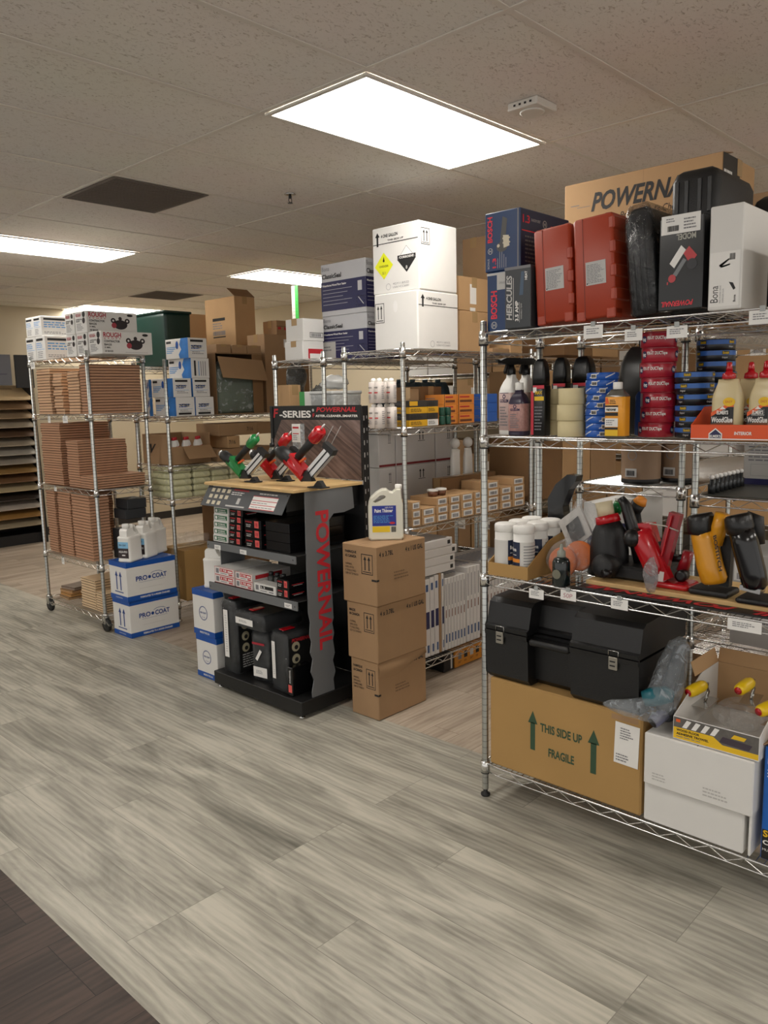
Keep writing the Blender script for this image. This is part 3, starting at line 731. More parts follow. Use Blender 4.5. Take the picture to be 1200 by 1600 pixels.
vsz = text_geo('MODEL', True); b.textv('MODEL', 0, 0, .0001, .0001, m_)
def text180(b, s_, a, y, w, hh, m, bold=False, shear=0):
    vs, fs, W0, H0 = text_geo(s_, bold, shear, 1.0); b.lift += .0004
    b.add([b._p(a + w - v.x / W0 * w, y + hh - v.y / H0 * hh) for v in vs], fs, m); b.lift -= .0004
text180(b, 'MODEL', .055, h - .068, .06, .018, m_, True); text180(b, 'The Professional Choice', .04, h - .045, .075, .006, m_)
text180(b, 'POWERNAIL', .012, .012, .10, .016, BRED, True, .25)
b.poly([(.035, .14), (.05, .125), (.085, .175), (.07, .19)], PAPER); b.poly([(.078, .165), (.095, .185), (.12, .155), (.10, .13)], REDPL, .0002)
b.poly([(.045, .105), (.058, .10), (.088, .145), (.078, .152)], mat('tool_picture_grey', '6C6E70', .3)); b.disc(.044, .095, .012, REDPL, .0003); b.rect(.028, .078, .032, .086, REDPL)
b.disc(.105, .132, .016, mat('tool_picture_black', '26262A', .2), .0005)
B.done()
# white label card over its top
t = thing('price_label', 'white barcode label stuck near the top of the upside down black nailer carton', 'label', (2.4365, 1.055, 2.07), 0)
m = MB(); m.box(-.0008, .0, -.06, .06, 0, .055, PAPER, b=.0002); m.face((-.0008, .06, 0), (0, -1, 0), (0, 0, 1)); m.bars(.02, .008, .035, .016); m.lines(.015, .034, .035, .014, 2, INKG); m.lines(.07, .008, .045, .036, 4, INKG, seed=9); m.build('label_sheet', t)
t = bpy.data.objects.get(t.name)
# white caulking gun carton
B = Box('caulking_gun_carton', 'tall white carton with a caulking gun picture at the right end of the top shelf', 'carton', 2.44, 2.66, .872, .968, ZT + .001, 2.13, WHITE, rot=0, seam=False, tape=False)
b = B.X(); h = B.dz; b.rect(.004, .01, .09, .165, PAPER, .0002); b.textv('Bona', .008, .022, .022, .048, INK); b.textv('PRO POWER DRIVE', .034, .02, .005, .05, INKG); b.textv('DISPENSER GUN', .042, .02, .005, .04, INKG)
b.poly([(.028, .125), (.034, .13), (.072, .075), (.064, .068)], INK); b.poly([(.03, .128), (.058, .145), (.06, .141), (.034, .122)], INK, .0002); b.poly([(.034, .125), (.062, .13), (.062, .126), (.036, .12)], INK, .0002)
b.poly([(.06, .078), (.072, .075), (.08, .058), (.074, .054)], INK, .0003); b.bars(.06, .14, .016, .018); b.disc(.038, .152, .008, INKG, hole=.0065); b.textv('Bona', .074, .02, .007, .02, INK, bold=True)
B.done()
B = Box('white_carton', 'white carton cut by the right frame edge at the end of the top shelf', 'carton', 2.45, 2.70, .60, .80, ZT + .003, 2.03, WHITE); B.X().lines(.02, .08, .12, .06, 5, INKG); B.done()
# big brown carton behind on the next row of shelves
YC0, YC1 = 1.195, 1.855
zt2 = 1.8345
B = Box('nailer_carton', 'very large brown carton printed in black capitals behind the red cases', 'carton', 3.112, 3.44, YC0, YC1, zt2, 2.466, CARD2)
b = B.X(); h = B.dz; b.text('POWERNAIL', .125, h - .125, .44, .075, INK, bold=True, shear=.3); b.rect(.03, h - .09, .07, h - .087, INKG); b.rect(.06, h - .1, .12, h - .098, INKG)
b.text("The Professional's Choice", .20, h - .172, .32, .028, INK, shear=.25); b.rect(.35, 0, .3515, h, CARD)
b = B.Y()
b.rect(.0, h - .34, .17, h, BLK, -.0003); b.lines(.01, h - .18, .08, .13, 5, PAPER, seed=2); b.rect(.10, h - .2, .145, h - .12, PAPER, .0003); b.bars(.105, h - .19, .035, .05, dl=.0007)
B.done()
m = MB()
flap(m, (-.16, .327, .630), (-.16, -.327, .630), (.35, 0, .06), .10, CARD); flap(m, (.162, -.327, .630), (-.05, -.327, .630), (.1, .25, .12), .07, CARD3)
o = m.build('flap', B.t)
B = Box('brown_carton', 'brown carton with a small white label just right of the largest printed carton', 'carton', 3.13, 3.40, .86, 1.165, zt2, 2.30, CARD); b = B.X(); b.rect(.10, .30, .17, .40, PAPER); b.bars(.11, .31, .05, .05, dl=.0006); B.done()
B = Box('brown_carton', 'brown carton filling the far top right corner beside the frame edge', 'carton', 3.16, 3.45, .52, .84, zt2, 2.22, CARD3); B.done()
# ---------------------------------------------------------------- second shelf: spray bottles, tapes, glue
ZM = RZ[2] + .0045
PINKL = mat('dusty_pink_label', 'B9A09A', .5, var=.15, vs=90)
PINKL2 = mat('mottled_rose_label', 'A87F78', .5, var=.4, vs=120)
def spray_trigger(t, z, m=BLKPL, ry=0):
    k = MB(); k.lathe([(.015, z - .012), (.0165, z - .01), (.0165, z + .012), (.012, z + .016), (.010, z + .03)], m, 16); k.build('collar', t)
    k = MB(); pr = [(-.055, z + .030), (-.058, z + .042), (-.03, z + .052), (.035, z + .052), (.042, z + .044), (.03, z + .030), (.01, z + .026)]
    k.prism(pr, -.011, .011, m, 'y'); k.prism([(-.058, z + .034), (-.07, z + .034), (-.07, z + .044), (-.058, z + .044)], -.006, .006, m, 'y')
    k.build('spray_head', t)
    k = MB(); k.prism([(-.012, z + .031), (-.022, z + .0305), (-.034, z + .002), (-.030, z - .008), (-.026, z - .004), (-.022, z + .01)], -.006, .006, m, 'y'); k.build('trigger', t)
def spray_bottle(name, label, x, y, H, w, body, labelm, rot, trig=True, group=None, word='GOELEM', capm=WPL, shoulder=.28):
    t = thing(name, label, 'spray bottle' if trig else 'bottle', (x, y, ZM), rot, group); h = H * (1 - shoulder)
    m = MB(); m.rbox(-w * .42, w * .42, -w / 2, w / 2, 0, H, w * .22, body, n=5, prof=[(.004, 0), (0, .005), (0, h), (w * .06, h + (H - h) * .25), (w * .20, h + (H - h) * .6), (w * .29, H - .012), (w * .30, H)]); m.build('body', t)
    l = MB(); l.rbox(-w * .42 - .0006, w * .42 + .0006, -w / 2 - .0006, w / 2 + .0006, .018, h - .004, w * .22, labelm, n=5, vb=.0001)
    l.face((-w * .42 - .0008, w / 2, .018), (0, -1, 0), (0, 0, 1)); hh = h - .022
    l.rect(w * .2, hh * .985, w * .8, hh * .999, NAVY); l.text(word, w * .22, hh * .74, w * .58, hh * .09, NAVY, bold=True); l.disc(w * .5, hh * .9, w * .1, NAVY, hole=w * .06); l.lines(w * .22, hh * .1, w * .56, hh * .55, 7, INKG, seed=3)
    l.build('wrap_label', t)
    if trig: spray_trigger(t, H + .01)
    else:
        c = MB(); c.lathe([(.014, H - .002), (.0155, H), (.0155, H + .024), (.013, H + .026)], capm, 16); c.build('cap', t)
    return t
spray_bottle('spray_bottle', 'white spray bottle with a black trigger at the left end of the second shelf', 2.545, 1.738, .225, .082, WPL, PINKL, R(-15))
spray_bottle('spray_bottle', 'second white spray bottle standing just behind the leftmost one', 2.645, 1.738, .225, .078, WPL, PINKL, R(-12))
spray_bottle('cleaner_bottle', 'dark bottle with a mottled rose label and white cap in front of the spray bottles', 2.495, 1.668, .168, .070, mat('dark_purple_plastic', '30283C', .3), PINKL2, 0, trig=False)
# black aerosol-like bottles with big domed heads
REDST = mat('red_stripe', 'C22B3C', .45)
def domed_sprayer(label, x, y, H, w, rot=0):
    t = thing('aerosol_can', label, 'spray can', (x, y, ZM), rot, 'black cans with domed caps')
    m = MB(); m.rbox(-w * .4, w * .4, -w / 2, w / 2, 0, H * .66, w * .2, BLKPL, n=4, vb=.003); m.build('body', t)
    l = MB(); l.face((-w * .4 - .0004, w / 2, 0), (0, -1, 0), (0, 0, 1)); hh = H * .66
    l.rect(0.003, .004, w * .24, hh - .02, REDST); l.rect(w * .3, .7 * hh, w * .95, .78 * hh, YEL); l.text('MAX', w * .35, .82 * hh, w * .5, .07 * hh, YEL, bold=True); l.rect(w * .2, hh - .012, w * .97, hh, REDST)
    l.lines(w * .32, hh * .1, w * .6, hh * .5, 8, INKG, seed=6); l.rect(w * .2, hh * .86, w * .45, hh * .96, PAPER, .0002); l.build('label', t)
    d = MB(); d.rbox(-w * .38, w * .38, -w * .46, w * .46, H * .66, H, w * .2, BLKPL, n=5, prof=[(0, H * .66 + .0005), (0, H * .78), (w * .05, H * .88), (w * .14, H * .96), (w * .26, H)]); d.build('domed_cap', t)
domed_sprayer('tall black can with a red stripe and domed cap beside the cream tape rolls', 2.52, 1.592, .275, .060)
domed_sprayer('black domed can standing behind the left stack of cream tape rolls', 2.70, 1.615, .285, .066)
domed_sprayer('black domed can behind the right stack of cream tape rolls', 2.69, 1.515, .285, .085)
# tapes
CREAM = mat('cream_masking_tape', 'D3C59A', .6, var=.04, vs=60)
def roll(ro, ri, h, m, core, bands=None, edge=None):
    """one tape roll mesh with bands: list of (r_off, z0, z1, mat)"""
    b = MB(); b.lathe([(ri, 0), (ro - .001, 0), (ro, .001), (ro, h - .001), (ro - .001, h), (ri, h)], m, 30, cap=False)
    b.lathe([(ri, h), (ri - .003, h), (ri - .003, 0), (ri, 0)], core, 30, cap=False, smooth=True)
    for dr, z0, z1, mm in (bands or []): b.lathe([(ro + dr, z0), (ro + dr, z1)], mm, 30, cap=False)
    return b
def tape_stack(name, label, group, x, y, n, ro, h, mk, z0=None, jit=.003, seed=0, top_label=None):
    """copies of one roll, one over the other"""
    r = random.Random(seed); z0 = ZM if z0 is None else z0; first = None
    for k in range(n):
        lb = label.replace('@', nth(k, n))
        if first is None:
            t = thing(name, lb, 'tape roll', (0, 0, 0), 0, group); mk(t); first = t
        else: t = dup(first, label=lb)
        t.location = (x + r.uniform(-jit, jit), y + r.uniform(-jit, jit), z0 + k * (h + .0008)); t.rotation_euler = (0, 0, r.uniform(-.4, .4))
def mk_cream(t):
    roll(.047, .034, .0555, CREAM, CARD).build('tape', t)
tape_stack('masking_tape_roll', 'wide cream masking tape roll, @ in the left stack', 'cream tape rolls, left stack', 2.603, 1.578, 3, .047, .0555, mk_cream, seed=1)
tape_stack('masking_tape_roll', 'wide cream masking tape roll, @ in the right stack', 'cream tape rolls, right stack', 2.507, 1.459, 3, .047, .0555, mk_cream, seed=2)
B3 = mat('bright_blue_tape_wrap', '1C57B0', .35, var=.25, vs=30); BW = mat('tape_wrap_white', 'C8CCD6', .4)
def mk_blue(t):
    b = roll(.054, .038, .0235, B3, CARD); w = []
    for k in range(6):   # slanted white flashes of the wrapper
        a0 = 2 * pi * k / 6
        for q in range(5):
            a, a2 = a0 + q * .13, a0 + (q + 1) * .13; z = .004 + q * .003
            b.add([(.0546 * cos(a), .0546 * sin(a), z), (.0546 * cos(a2), .0546 * sin(a2), z + .003), (.0546 * cos(a2), .0546 * sin(a2), z + .0065), (.0546 * cos(a), .0546 * sin(a), z + .0045)], [(0, 1, 2, 3)], BW)
    b.build('tape', t)
    f = MB(); f.T = Matrix.Rotation(.4, 4, 'Z'); f.face((-.0550, .014, .004), (0, -1, 0), (0, 0, 1)); f.rect(0, 0, .02, .015, PAPER); f.bars(.002, .002, .016, .01, dl=.0008); f.build('barcode_sticker', t)
tape_stack('painters_tape_roll', 'blue and white wrapped tape roll, @ in the slanted-print stack', 'blue and white wrapped tape rolls', 2.53, 1.355, 9, .054, .0235, mk_blue, seed=5, jit=.002, top_label='topmost blue and white wrapped tape roll beside the yellow bottle')
DRED = mat('dark_red_duct_tape_wrap', 'A31E30', .3, var=.06)
def mk_red(t):
    b = roll(.058, .038, .0485, DRED, CARD)
    R_ = .0586
    def bent(s_, a0, span, z, hh, m_):
        vs, fs, W0, H0 = text_geo(s_, True); b.add([(R_ * cos(a0 + v.x / W0 * span), R_ * sin(a0 + v.x / W0 * span), z + v.y / H0 * hh) for v in vs], fs, m_)
    for a in (.5, 2.6, 4.7):
        bent('FIX-IT DUCTape', a + .42, 1.15, .020, .014, PAPER)
        b.add([(R_ * cos(a + .2 + .19 * cos(q)), R_ * sin(a + .2 + .19 * cos(q)), .024 + .012 * sin(q)) for q in [2 * pi * k / 14 for k in range(14)]], [tuple(range(14))], NAVY)
        R_ += .0004; bent('ipg', a + .08, .25, .017, .013, PAPER); R_ -= .0004
    b.lathe([(.0583, .043), (.0583, .046)], mat('deep_red_band', '7C1420', .3), 30, cap=False)
    b.add([(.0588 * cos(a), .0588 * sin(a), z) for a in (2.0, 2.2, 2.4) for z in (.003, .0455)], [(0, 2, 3, 1), (2, 4, 5, 3)], mat('silver_tape', '8E8E90', .3, metal=.5))
    b.build('tape', t)
tape_stack('duct_tape_roll', 'red duct tape roll with white lettering, @ in its stack', 'red duct tape rolls', 2.60, 1.187, 7, .058, .0485, mk_red, seed=8, jit=.003, top_label='topmost red duct tape roll touching the upper shelf cards')
PBL = mat('painters_blue_tape', '2F62AE', .35, var=.06); PBK = mat('black_wrap', '14161B', .3)
def mk_scotch(t):
    b = roll(.061, .038, .0345, PBK, CARD, [(.0004, .017, .032, PBL)])
    R_ = .0619
    for a in (1.0, 2.6, 4.2, 5.8):
        vs, fs, W0, H0 = text_geo('Scotch', True)
        b.add([(R_ * cos(a + q * .0), R_ * sin(a), z) for q, z in ((0, .0185), (0, .0185))], [], YEL)
        b.add([(R_ * cos(a + u), R_ * sin(a + u), z) for u in (0, .2, .4) for z in (.0185, .0305)], [(0, 2, 3, 1), (2, 4, 5, 3)], mat('olive_patch', '4A4616', .4))
        b.add([((R_ + .0004) * cos(a + .03 + v.x / W0 * .34), (R_ + .0004) * sin(a + .03 + v.x / W0 * .34), .0205 + v.y / H0 * .008) for v in vs], fs, YEL)
        vs, fs, W0, H0 = text_geo('Original', False)
        b.add([(R_ * cos(a + v.x / W0 * .3), R_ * sin(a + v.x / W0 * .3), .005 + v.y / H0 * .007) for v in vs], fs, PAPER)
    b.build('tape', t)
tape_stack('painters_tape_roll', 'blue and black banded tape roll, @ in the shorter front stack', 'blue and black tape rolls, front stack', 2.605, 1.062, 6, .061, .0345, mk_scotch, seed=11, jit=.004)
tape_stack('painters_tape_roll', 'blue and black banded tape roll, @ in the taller rear stack', 'blue and black tape rolls, rear stack', 2.752, 1.055, 9, .061, .0345, mk_scotch, seed=12, jit=.003)
# yellow stripper bottle
t = thing('remover_bottle', 'yellow labelled bottle with a white cap standing before the blue tapes', 'bottle', (2.462, 1.262, ZM), 0)
m = MB(); m.rbox(-.022, .022, -.036, .036, 0, .155, .01, mat('smoky_clear_plastic', '6B675E', .15, trans=.3), n=4, prof=[(.003, 0), (0, .004), (0, .138), (.004, .146), (.012, .153), (.0145, .160)]); m.build('body', t)
l = MB(); l.rbox(-.0226, .0226, -.0366, .0366, .008, .136, .01, YEL if False else mat('amber_label', 'E0961A', .45), n=4, vb=.0001)
l.face((-.0228, .036, .008), (0, -1, 0), (0, 0, 1)); l.rect(0.004, .0, .05, .02, YEL); l.rect(.004, .021, .05, .028, INK); l.rect(.004, .03, .05, .058, PAPER); l.rect(.004, .066, .05, .077, INK); l.rect(.004, .079, .05, .094, PAPER); l.text('remover', .008, .082, .036, .008, INK, bold=True); l.rect(.004, .095, .05, .1, INK)
l.poly([(.004, .105), (.018, .105), (.012, .125), (.006, .125)], ORANGEPL); l.lines(.02, .104, .028, .016, 3, INK); l.lines(.008, .034, .036, .02, 3, INKG, seed=5); l.build('wrap_label', t)
m = MB(); m.lathe([(.0145, .1605), (.0155, .162), (.0155, .182), (.0135, .184)], WPL, 18); m.build('cap', t)
# dark grey jug behind + blue bottle
t = thing('dark_jug', 'large smoke grey jug with a rounded shoulder behind the yellow labelled bottle', 'jug', (2.765, 1.315, ZM), 0)
m = MB(); m.rbox(-.06, .06, -.085, .085, 0, .312, .04, mat('smoke_grey_plastic', '3B3A38', .3, trans=.1), n=5, prof=[(.006, 0), (0, .008), (0, .20), (.006, .25), (.025, .29), (.04, .308), (.045, .312)]); m.build('body', t)
m = MB(); m.lathe([(.02, .3124), (.022, .314), (.022, .332), (.02, .334)], BLKPL, 18); m.build('cap', t)
t = thing('blue_bottle', 'plain dark blue bottle between the yellow labelled bottle and the red tapes', 'bottle', (2.665, 1.262, ZM), 0)
m = MB(); m.rbox(-.03, .03, -.028, .028, 0, .155, .012, mat('matte_blue_plastic', '2B4A86', .35), n=4, prof=[(.003, 0), (0, .004), (0, .135), (.008, .148), (.016, .155)]); m.build('body', t)
m = MB(); m.lathe([(.011, .1552), (.012, .157), (.012, .175), (.01, .177)], WPL, 14); m.build('cap', t)
# wood glue bottles in an orange display tray
GLUE = mat('glue_cream_bottle', 'D8C79B', .3, var=.05, trans=.15)
BRN = mat('brown_label', '6B3D1E', .45, var=.15, vs=60)
def glue_bottle(label, x, y, rot=0, first=[]):
    if first: return dup(first[0], (x, y, ZM + .004), rot, label)
    t = thing('glue_bottle', label, 'glue bottle', (x, y, ZM + .004), rot, 'wood glue bottles'); first.append(t)
    m = MB(); m.rbox(-.024, .024, -.044, .044, 0, .175, .018, GLUE, n=5, prof=[(.004, 0), (0, .005), (0, .118), (.003, .135), (.009, .152), (.014, .165), (.016, .178)]); m.build('body', t)
    l = MB(); l.face((-.0246, .040, .008), (0, -1, 0), (0, 0, 1))
    l.poly([(0, 0), (.066, 0), (.066, .088), (.05, .088), (.0, .06)], BLK); l.poly([(0, 0), (.066, 0), (.066, .05), (0, .038)], BRN, .0002)
    l.poly([(.0, .06), (.05, .088), (.066, .088), (.066, .096), (.045, .096), (.0, .072)], ORANGEPL, .0002); l.disc(.052, .103, .018, YEL, .0003, r2=.013); l.text('EASY', .042, .1, .02, .007, INKR, dl=.0006)
    l.text("ELMER'S", .017, .066, .034, .012, PAPER, dl=.0006, bold=True); frame(l, .014, .063, .054, .081, .0015, PAPER); l.poly([(.024, .081), (.034, .09), (.044, .081)], PAPER, .0004)
    l.text('WoodGlue', .002, .042, .062, .017, PAPER, dl=.0006, bold=True, shear=.1); l.text('INTERIOR', .012, .028, .04, .005, ORANGEPL, dl=.0006); l.build('label', t)
    n_ = MB(); n_.lathe([(.017, .178), (.020, .181), (.0185, .194), (.011, .198), (.0085, .205)], REDPL, 16); n_.lathe([(.010, .205), (.0085, .212), (.0075, .225), (.004, .228)], REDPL, 14); n_.build('nozzle', t)
    return t
glue_bottle('cream wood glue bottle with red nozzle at the front left of the orange tray', 2.462, .905)
glue_bottle('cream wood glue bottle half hidden behind the foremost glue bottle', 2.53, .865, R(10))
glue_bottle('cream wood glue bottle cut off by the right frame edge', 2.465, .800, R(-14))
glue_bottle('cream wood glue bottle farthest back in the orange tray', 2.58, .81, R(4))
t = thing('glue_display_tray', 'low orange cardboard display tray holding the glue bottles', 'tray', (2.55, .845, ZM), 0)
ORC = mat('orange_tray_print', 'D8501E', .5)
m = MB(); a, c = .125, .155
m.box(-a, a, -c, c, 0, .003, CARD3, b=.0005); m.box(-a, -a + .003, -c, c, .003, .048, ORC, b=.0005); m.box(a - .003, a, -c, c, .003, .1, ORC, b=.0005)
for y in (-c, c - .003): m.prism([(-a + .003, .003), (a - .003, .003), (a - .003, .1), (-a + .1, .1), (-a + .003, .048)], y, y + .003, ORC, 'y')
m.face((-a, c, 0), (0, -1, 0), (0, 0, 1)); m.rect(0, .004, .3, .007, PAPER); m.poly([(.055, .003), (.095, .003), (.095, .022), (.075, .038), (.055, .022)], PAPER, .0004); m.poly([(.058, .008), (.092, .008), (.092, .02), (.075, .034), (.058, .02)], NAVY, .0006)
m.text("ELMER'S", .059, .01, .032, .008, PAPER, dl=.001, bold=True); m.text('INTERIOR', .13, .018, .05, .010, PAPER, bold=True)
m.build('tray', t)
# price cards on the front rails
XF = RSX - .021
for k, (px_, py_, w_, h_, zz) in enumerate(((907, 508, .07, .043, 3), (970, 514, .06, .037, 3), (1038, 509, .065, .037, 3), (1172, 484, .075, .04, 3))):
    p = fx(px_ + 20, py_, XF)
    price_card(XF, p.y, min(p.z, RZ[3] - .002), w_, h_, ['white price card below the two red cases', 'white price card below the slim black case', 'white price card below the black nailer carton', 'white price card at the right end of the top rail'][k], cid=k)
for k, (px_, py_, txt) in enumerate(((838, 924, None), (888, 921, '50P'), (968, 934, None), (1164, 955, None))):
    p = fx(px_, py_, XF); price_card(XF, p.y, min(p.z + .008, RZ[1] - .002), .062 if k < 3 else .1, .036, ['white price card over the left part of the black toolbox', 'white price card with faint handwriting over the black toolbox', 'printed price card below the red nailer', 'long price card below the black nailer'][k], txt=txt, cid=k + 9, clip=k < 3)
# ---------------------------------------------------------------- third shelf: canisters, tools, nailers
ZL = RZ[1] + .0045
NAVYL = mat('navy_label', '16223E', .4)
t = thing('carton_tray', 'cut down brown cardboard tray holding white wipe canisters', 'tray', (2.605, 1.697, ZL), 0)
m = MB(); a, c = .145, .090
m.box(-a, a, -c, c, 0, .003, CARDG, b=.0005); m.box(-a, -a + .003, -c, c, .003, .05, CARDG, b=.0005); m.box(a - .003, a, -c, c, .003, .10, CARDG, b=.0005)
for y in (-c, c - .003): m.prism([(-a + .003, .003), (a - .003, .003), (a - .003, .16), (0, .13), (-a + .003, .05)], y, y + .003, CARDG, 'y')
m.build('tray', t)
def canister(label, x, y, rot, first=[]):
    if first: return dup(first[0], (x, y, ZL + .0035), rot, label)
    t = thing('wipes_canister', label, 'canister', (x, y, ZL + .0035), rot, 'white wipe canisters in the cardboard tray'); first.append(t)
    r = .041
    m = MB(); m.lathe([(r - .003, 0), (r, .003), (r, .012), (r - .0015, .014), (r - .0015, .165)], WPL, 26)
    R_ = r + .0002
    def arc(a0, a1, z0, z1, mm, q=0):
        k = 8; m.add([((R_ + q) * cos(a0 + (a1 - a0) * i / k), (R_ + q) * sin(a0 + (a1 - a0) * i / k), z) for i in range(k + 1) for z in (z0, z1)], [(2 * i, 2 * i + 2, 2 * i + 3, 2 * i + 1) for i in range(k)], mm, True)
    arc(2.5, 3.65, .02, .135, NAVYL); arc(2.5, 3.65, .058, .072, ORG, .0004); arc(3.7, 5.8, .02, .135, mat('fine_print_white', 'CFCDC8', .5), .0001); arc(.2, 2.45, .02, .135, mat('fine_print_white', 'CFCDC8', .5), .0001)
    for k in range(9): arc(4.0, 5.4, .03 + k * .011, .033 + k * .011, INKG, .0005)
    vs, fs, W0, H0 = text_geo('Bona', True); m.add([((R_ + .0008) * cos(2.7 + v.x / W0 * .6), (R_ + .0008) * sin(2.7 + v.x / W0 * .6), .10 + v.y / H0 * .014) for v in vs], fs, PAPER)
    arc(2.7, 3.3, .085, .087, PAPER, .0006); arc(2.7, 3.2, .04, .042, PAPER, .0006); arc(2.7, 3.4, .03, .032, PAPER, .0006)
    m.build('can', t)
    m = MB(); m.lathe([(r - .003, .1652), (r, .167), (r, .190), (r - .003, .195), (r - .008, .197), (.02, .1975), (.001, .1985)], WPL, 26, cap=False); m.build('lid', t)
    return t
for k, (x, y, rt, lb) in enumerate(((2.507, 1.655, -.3, 'white canister with a full navy and orange label at the tray front'), (2.600, 1.655, .5, 'white canister second from the front on the right side of the tray'), (2.507, 1.739, 1.5, 'white canister at the left front of the tray, label turned away'),
        (2.600, 1.739, .8, 'white canister in the middle of the left side of the tray'), (2.692, 1.655, .3, 'white canister at the right rear of the tray with a dark label'), (2.692, 1.739, 1.2, 'white canister at the left rear corner of the tray'))):
    canister(lb, x, y, rt)
# bag with orange felt discs
FELT = mat('orange_felt', 'C4662C', .85, var=.15, bump=.3, bs=150)
t = thing('polishing_pad_bag', 'clear bag with round orange polishing pads beside the dark bottle', 'bag', (2.583, 1.507, ZL), 0)
for k, (x, y, z, rx) in enumerate(((-.01, .02, .062, 78), (.03, -.025, .085, 70))):
    m = MB(); m.lathe([(.05, -.012), (.056, -.008), (.056, .008), (.05, .012), (.001, .012)], FELT, 26, rot3(0, -rx, 12 * k, (x, y, z))); m.build('pad', t)
m = MB(); blob(m, (.0, .0, .075), (.064, .084, .076), film_mat('clear_bag_film', 'DADDDF', .12, .08), seed=4, amp=.10, flat=-.0745); m.build('bag', t)
# dark bottle with a round label
t = thing('oil_bottle', 'small dark bottle with a round grey label and a grey nozzle', 'bottle', (2.475, 1.475, ZL), 0)
m = MB(); m.lathe([(.028, 0), (.032, .003), (.032, .085), (.026, .098), (.016, .104)], mat('dark_green_black_plastic', '101C1C', .2, coat=.3), 24); m.face((-.0326, .016, .028), (0, -1, 0), (0, 0, 1)); m.disc(.016, .018, .017, mat('olive_grey_label', '6E6C5C', .5)); m.build('body', t)
m = MB(); m.lathe([(.015, .1042), (.016, .106), (.015, .125), (.007, .131), (.005, .15), (.003, .152)], mat('grey_nozzle_plastic', '878A80', .4), 16); m.build('nozzle', t)
# meter / moulded case leaning, with bagged manual
t = thing('black_moulded_cover', 'perforated glossy black plastic cover leaning against the rear post', 'tool part', (2.79, 1.60, ZL), 0)
base = (2.79, 1.60, ZL)
m = MB()
q = [L(*p, 2.79, base) for p in ((866, 836), (860, 815), (860, 778), (872, 756), (890, 741), (905, 743), (903, 752), (893, 764), (883, 790), (886, 812), (880, 838))]
for x0_, x1_, sc_ in ((-.02, .03, 1), ):
    k_ = len(q); a_ = [Vector((x0_, p.y, p.z)) for p in q]; b_ = [Vector((x1_, p.y, p.z)) for p in q]
    m.add(a_ + b_, [tuple(reversed(range(k_))), tuple(range(k_, 2 * k_))] + [(i, i + k_, (i + 1) % k_ + k_, (i + 1) % k_) for i in range(k_)], BLKGL)
m.build('cover', t)
m = MB(); m.tube([Vector((0.01, -.01, .0)), q[0] + Vector((.0, -.02, .01))], [.010, .014], BLKPL, 10); m.build('support_leg', t)
t = thing('bagged_manual', 'folded instruction sheet in a crumpled clear bag beside the black cover', 'bag', (2.66, 1.49, ZL + .13), (0, 0, 0)); base = (2.66, 1.49, ZL + .13)
m = MB(); pts = [L(*p, 2.66, base) for p in ((872, 815), (905, 790), (925, 835), (892, 862))]
m.add(pts + [p + Vector((.012, 0, 0)) for p in pts], [(0, 3, 2, 1), (4, 5, 6, 7), (0, 1, 5, 4), (1, 2, 6, 5), (2, 3, 7, 6), (3, 0, 4, 7)], mat('grey_printed_sheet', 'BDBAB5', .5, var=.2, vs=45)); m.build('sheet', t)
m = MB(); pts2 = [L(*p, 2.655, base) for p in ((884, 822), (903, 806), (914, 836), (895, 850))]; m.add(pts2, [(0, 3, 2, 1)], mat('dark_grey_photo_print', '3B3A3A', .5)); m.build('cover_picture', t)
m = MB(); blob(m, (0.006, -.005, .035), (.03, .085, .12), film_mat('clear_bag_film', 'DADDDF', .12, .08), seed=9, amp=.16); m.build('bag', t)
# black cylindrical motor
t = thing('black_motor', 'round black motor housing lying beside the dark bottle', 'tool part', (2.60, 1.355, ZL + .0212), 0)
m = MB(); m.lathe([(.02, -.05), (.036, -.045), (.042, -.02), (.042, .05), (.034, .06), (.01, .062)], BLKPLM, 26, rot3(0, -78, 0, (0, 0, .043))); m.build('housing', t)
m = MB(); m.lathe([(.012, 0), (.016, .004), (.016, .03), (.01, .034)], BLKPL, 14, rot3(0, -90, -25, (-.045, -.03, .03))); m.build('knob', t)
# wooden display board with red zigzag print lying under the tools
WOODB = mat('pale_plywood', 'C9A873', .55, var=.28, vs=14)
DBOARD = mat('dark_printed_board', '1C1817', .5, var=.2)
t = thing('display_board', 'pale plywood board with a black and red printed strip under the nailers', 'board', (2.665, .90, ZL), 0)
m = MB(); m.box(-.13, .155, -.62, .51, 0, .020, WOODB, b=.002); m.build('board', t)
m = MB(); m.box(-.195, -.131, -.62, .51, 0, .006, DBOARD, b=.001)
m.face((-.195, .51, .0064), (0, -1, 0), (1, 0, 0)); text180(m, 'POWERNAIL  POWERNAIL', .02, .006, 1.08, .048, INKR, True, .3); m.build('printed_strip', t)
ZB = ZL + .0212
# big black tool with beige cap and red collar
t = thing('floor_tool', 'bulky black floor tool with a beige cap over a red collar', 'power tool', (2.72, 1.20, ZB), 0); base = (2.72, 1.20, ZB)
X_ = 2.66
bp_ = lambda a, b, d=0: L(a, b, X_ + d, base)
m = MB(); m.tube([bp_(951, 814), bp_(952, 830), bp_(952, 860), bp_(950, 896)], [.040, .060, .070, .074], BLKPLM, 22)
m.build('motor_body', t)
m = MB(); m.box(-.12, .09, -.05, .185, .0, .05, BLKPLM, b=.01); m.build('base', t)
m = MB(); m.tube([bp_(951, 817), bp_(948, 805)], [.046, .042], REDPL, 22); m.build('collar', t)
m = MB(); m.tube([bp_(948, 808), bp_(943, 784)], [.031, .031], mat('beige_plastic_cap', 'C9BC9C', .4), 22); m.build('cap', t)
m = MB(); m.tube([bp_(1000, 878, .03), bp_(990, 830, .03), bp_(978, 790, .03), bp_(970, 778, .03)], [.022, .024, .020, .014], BLKPL, 12); m.build('handle', t)
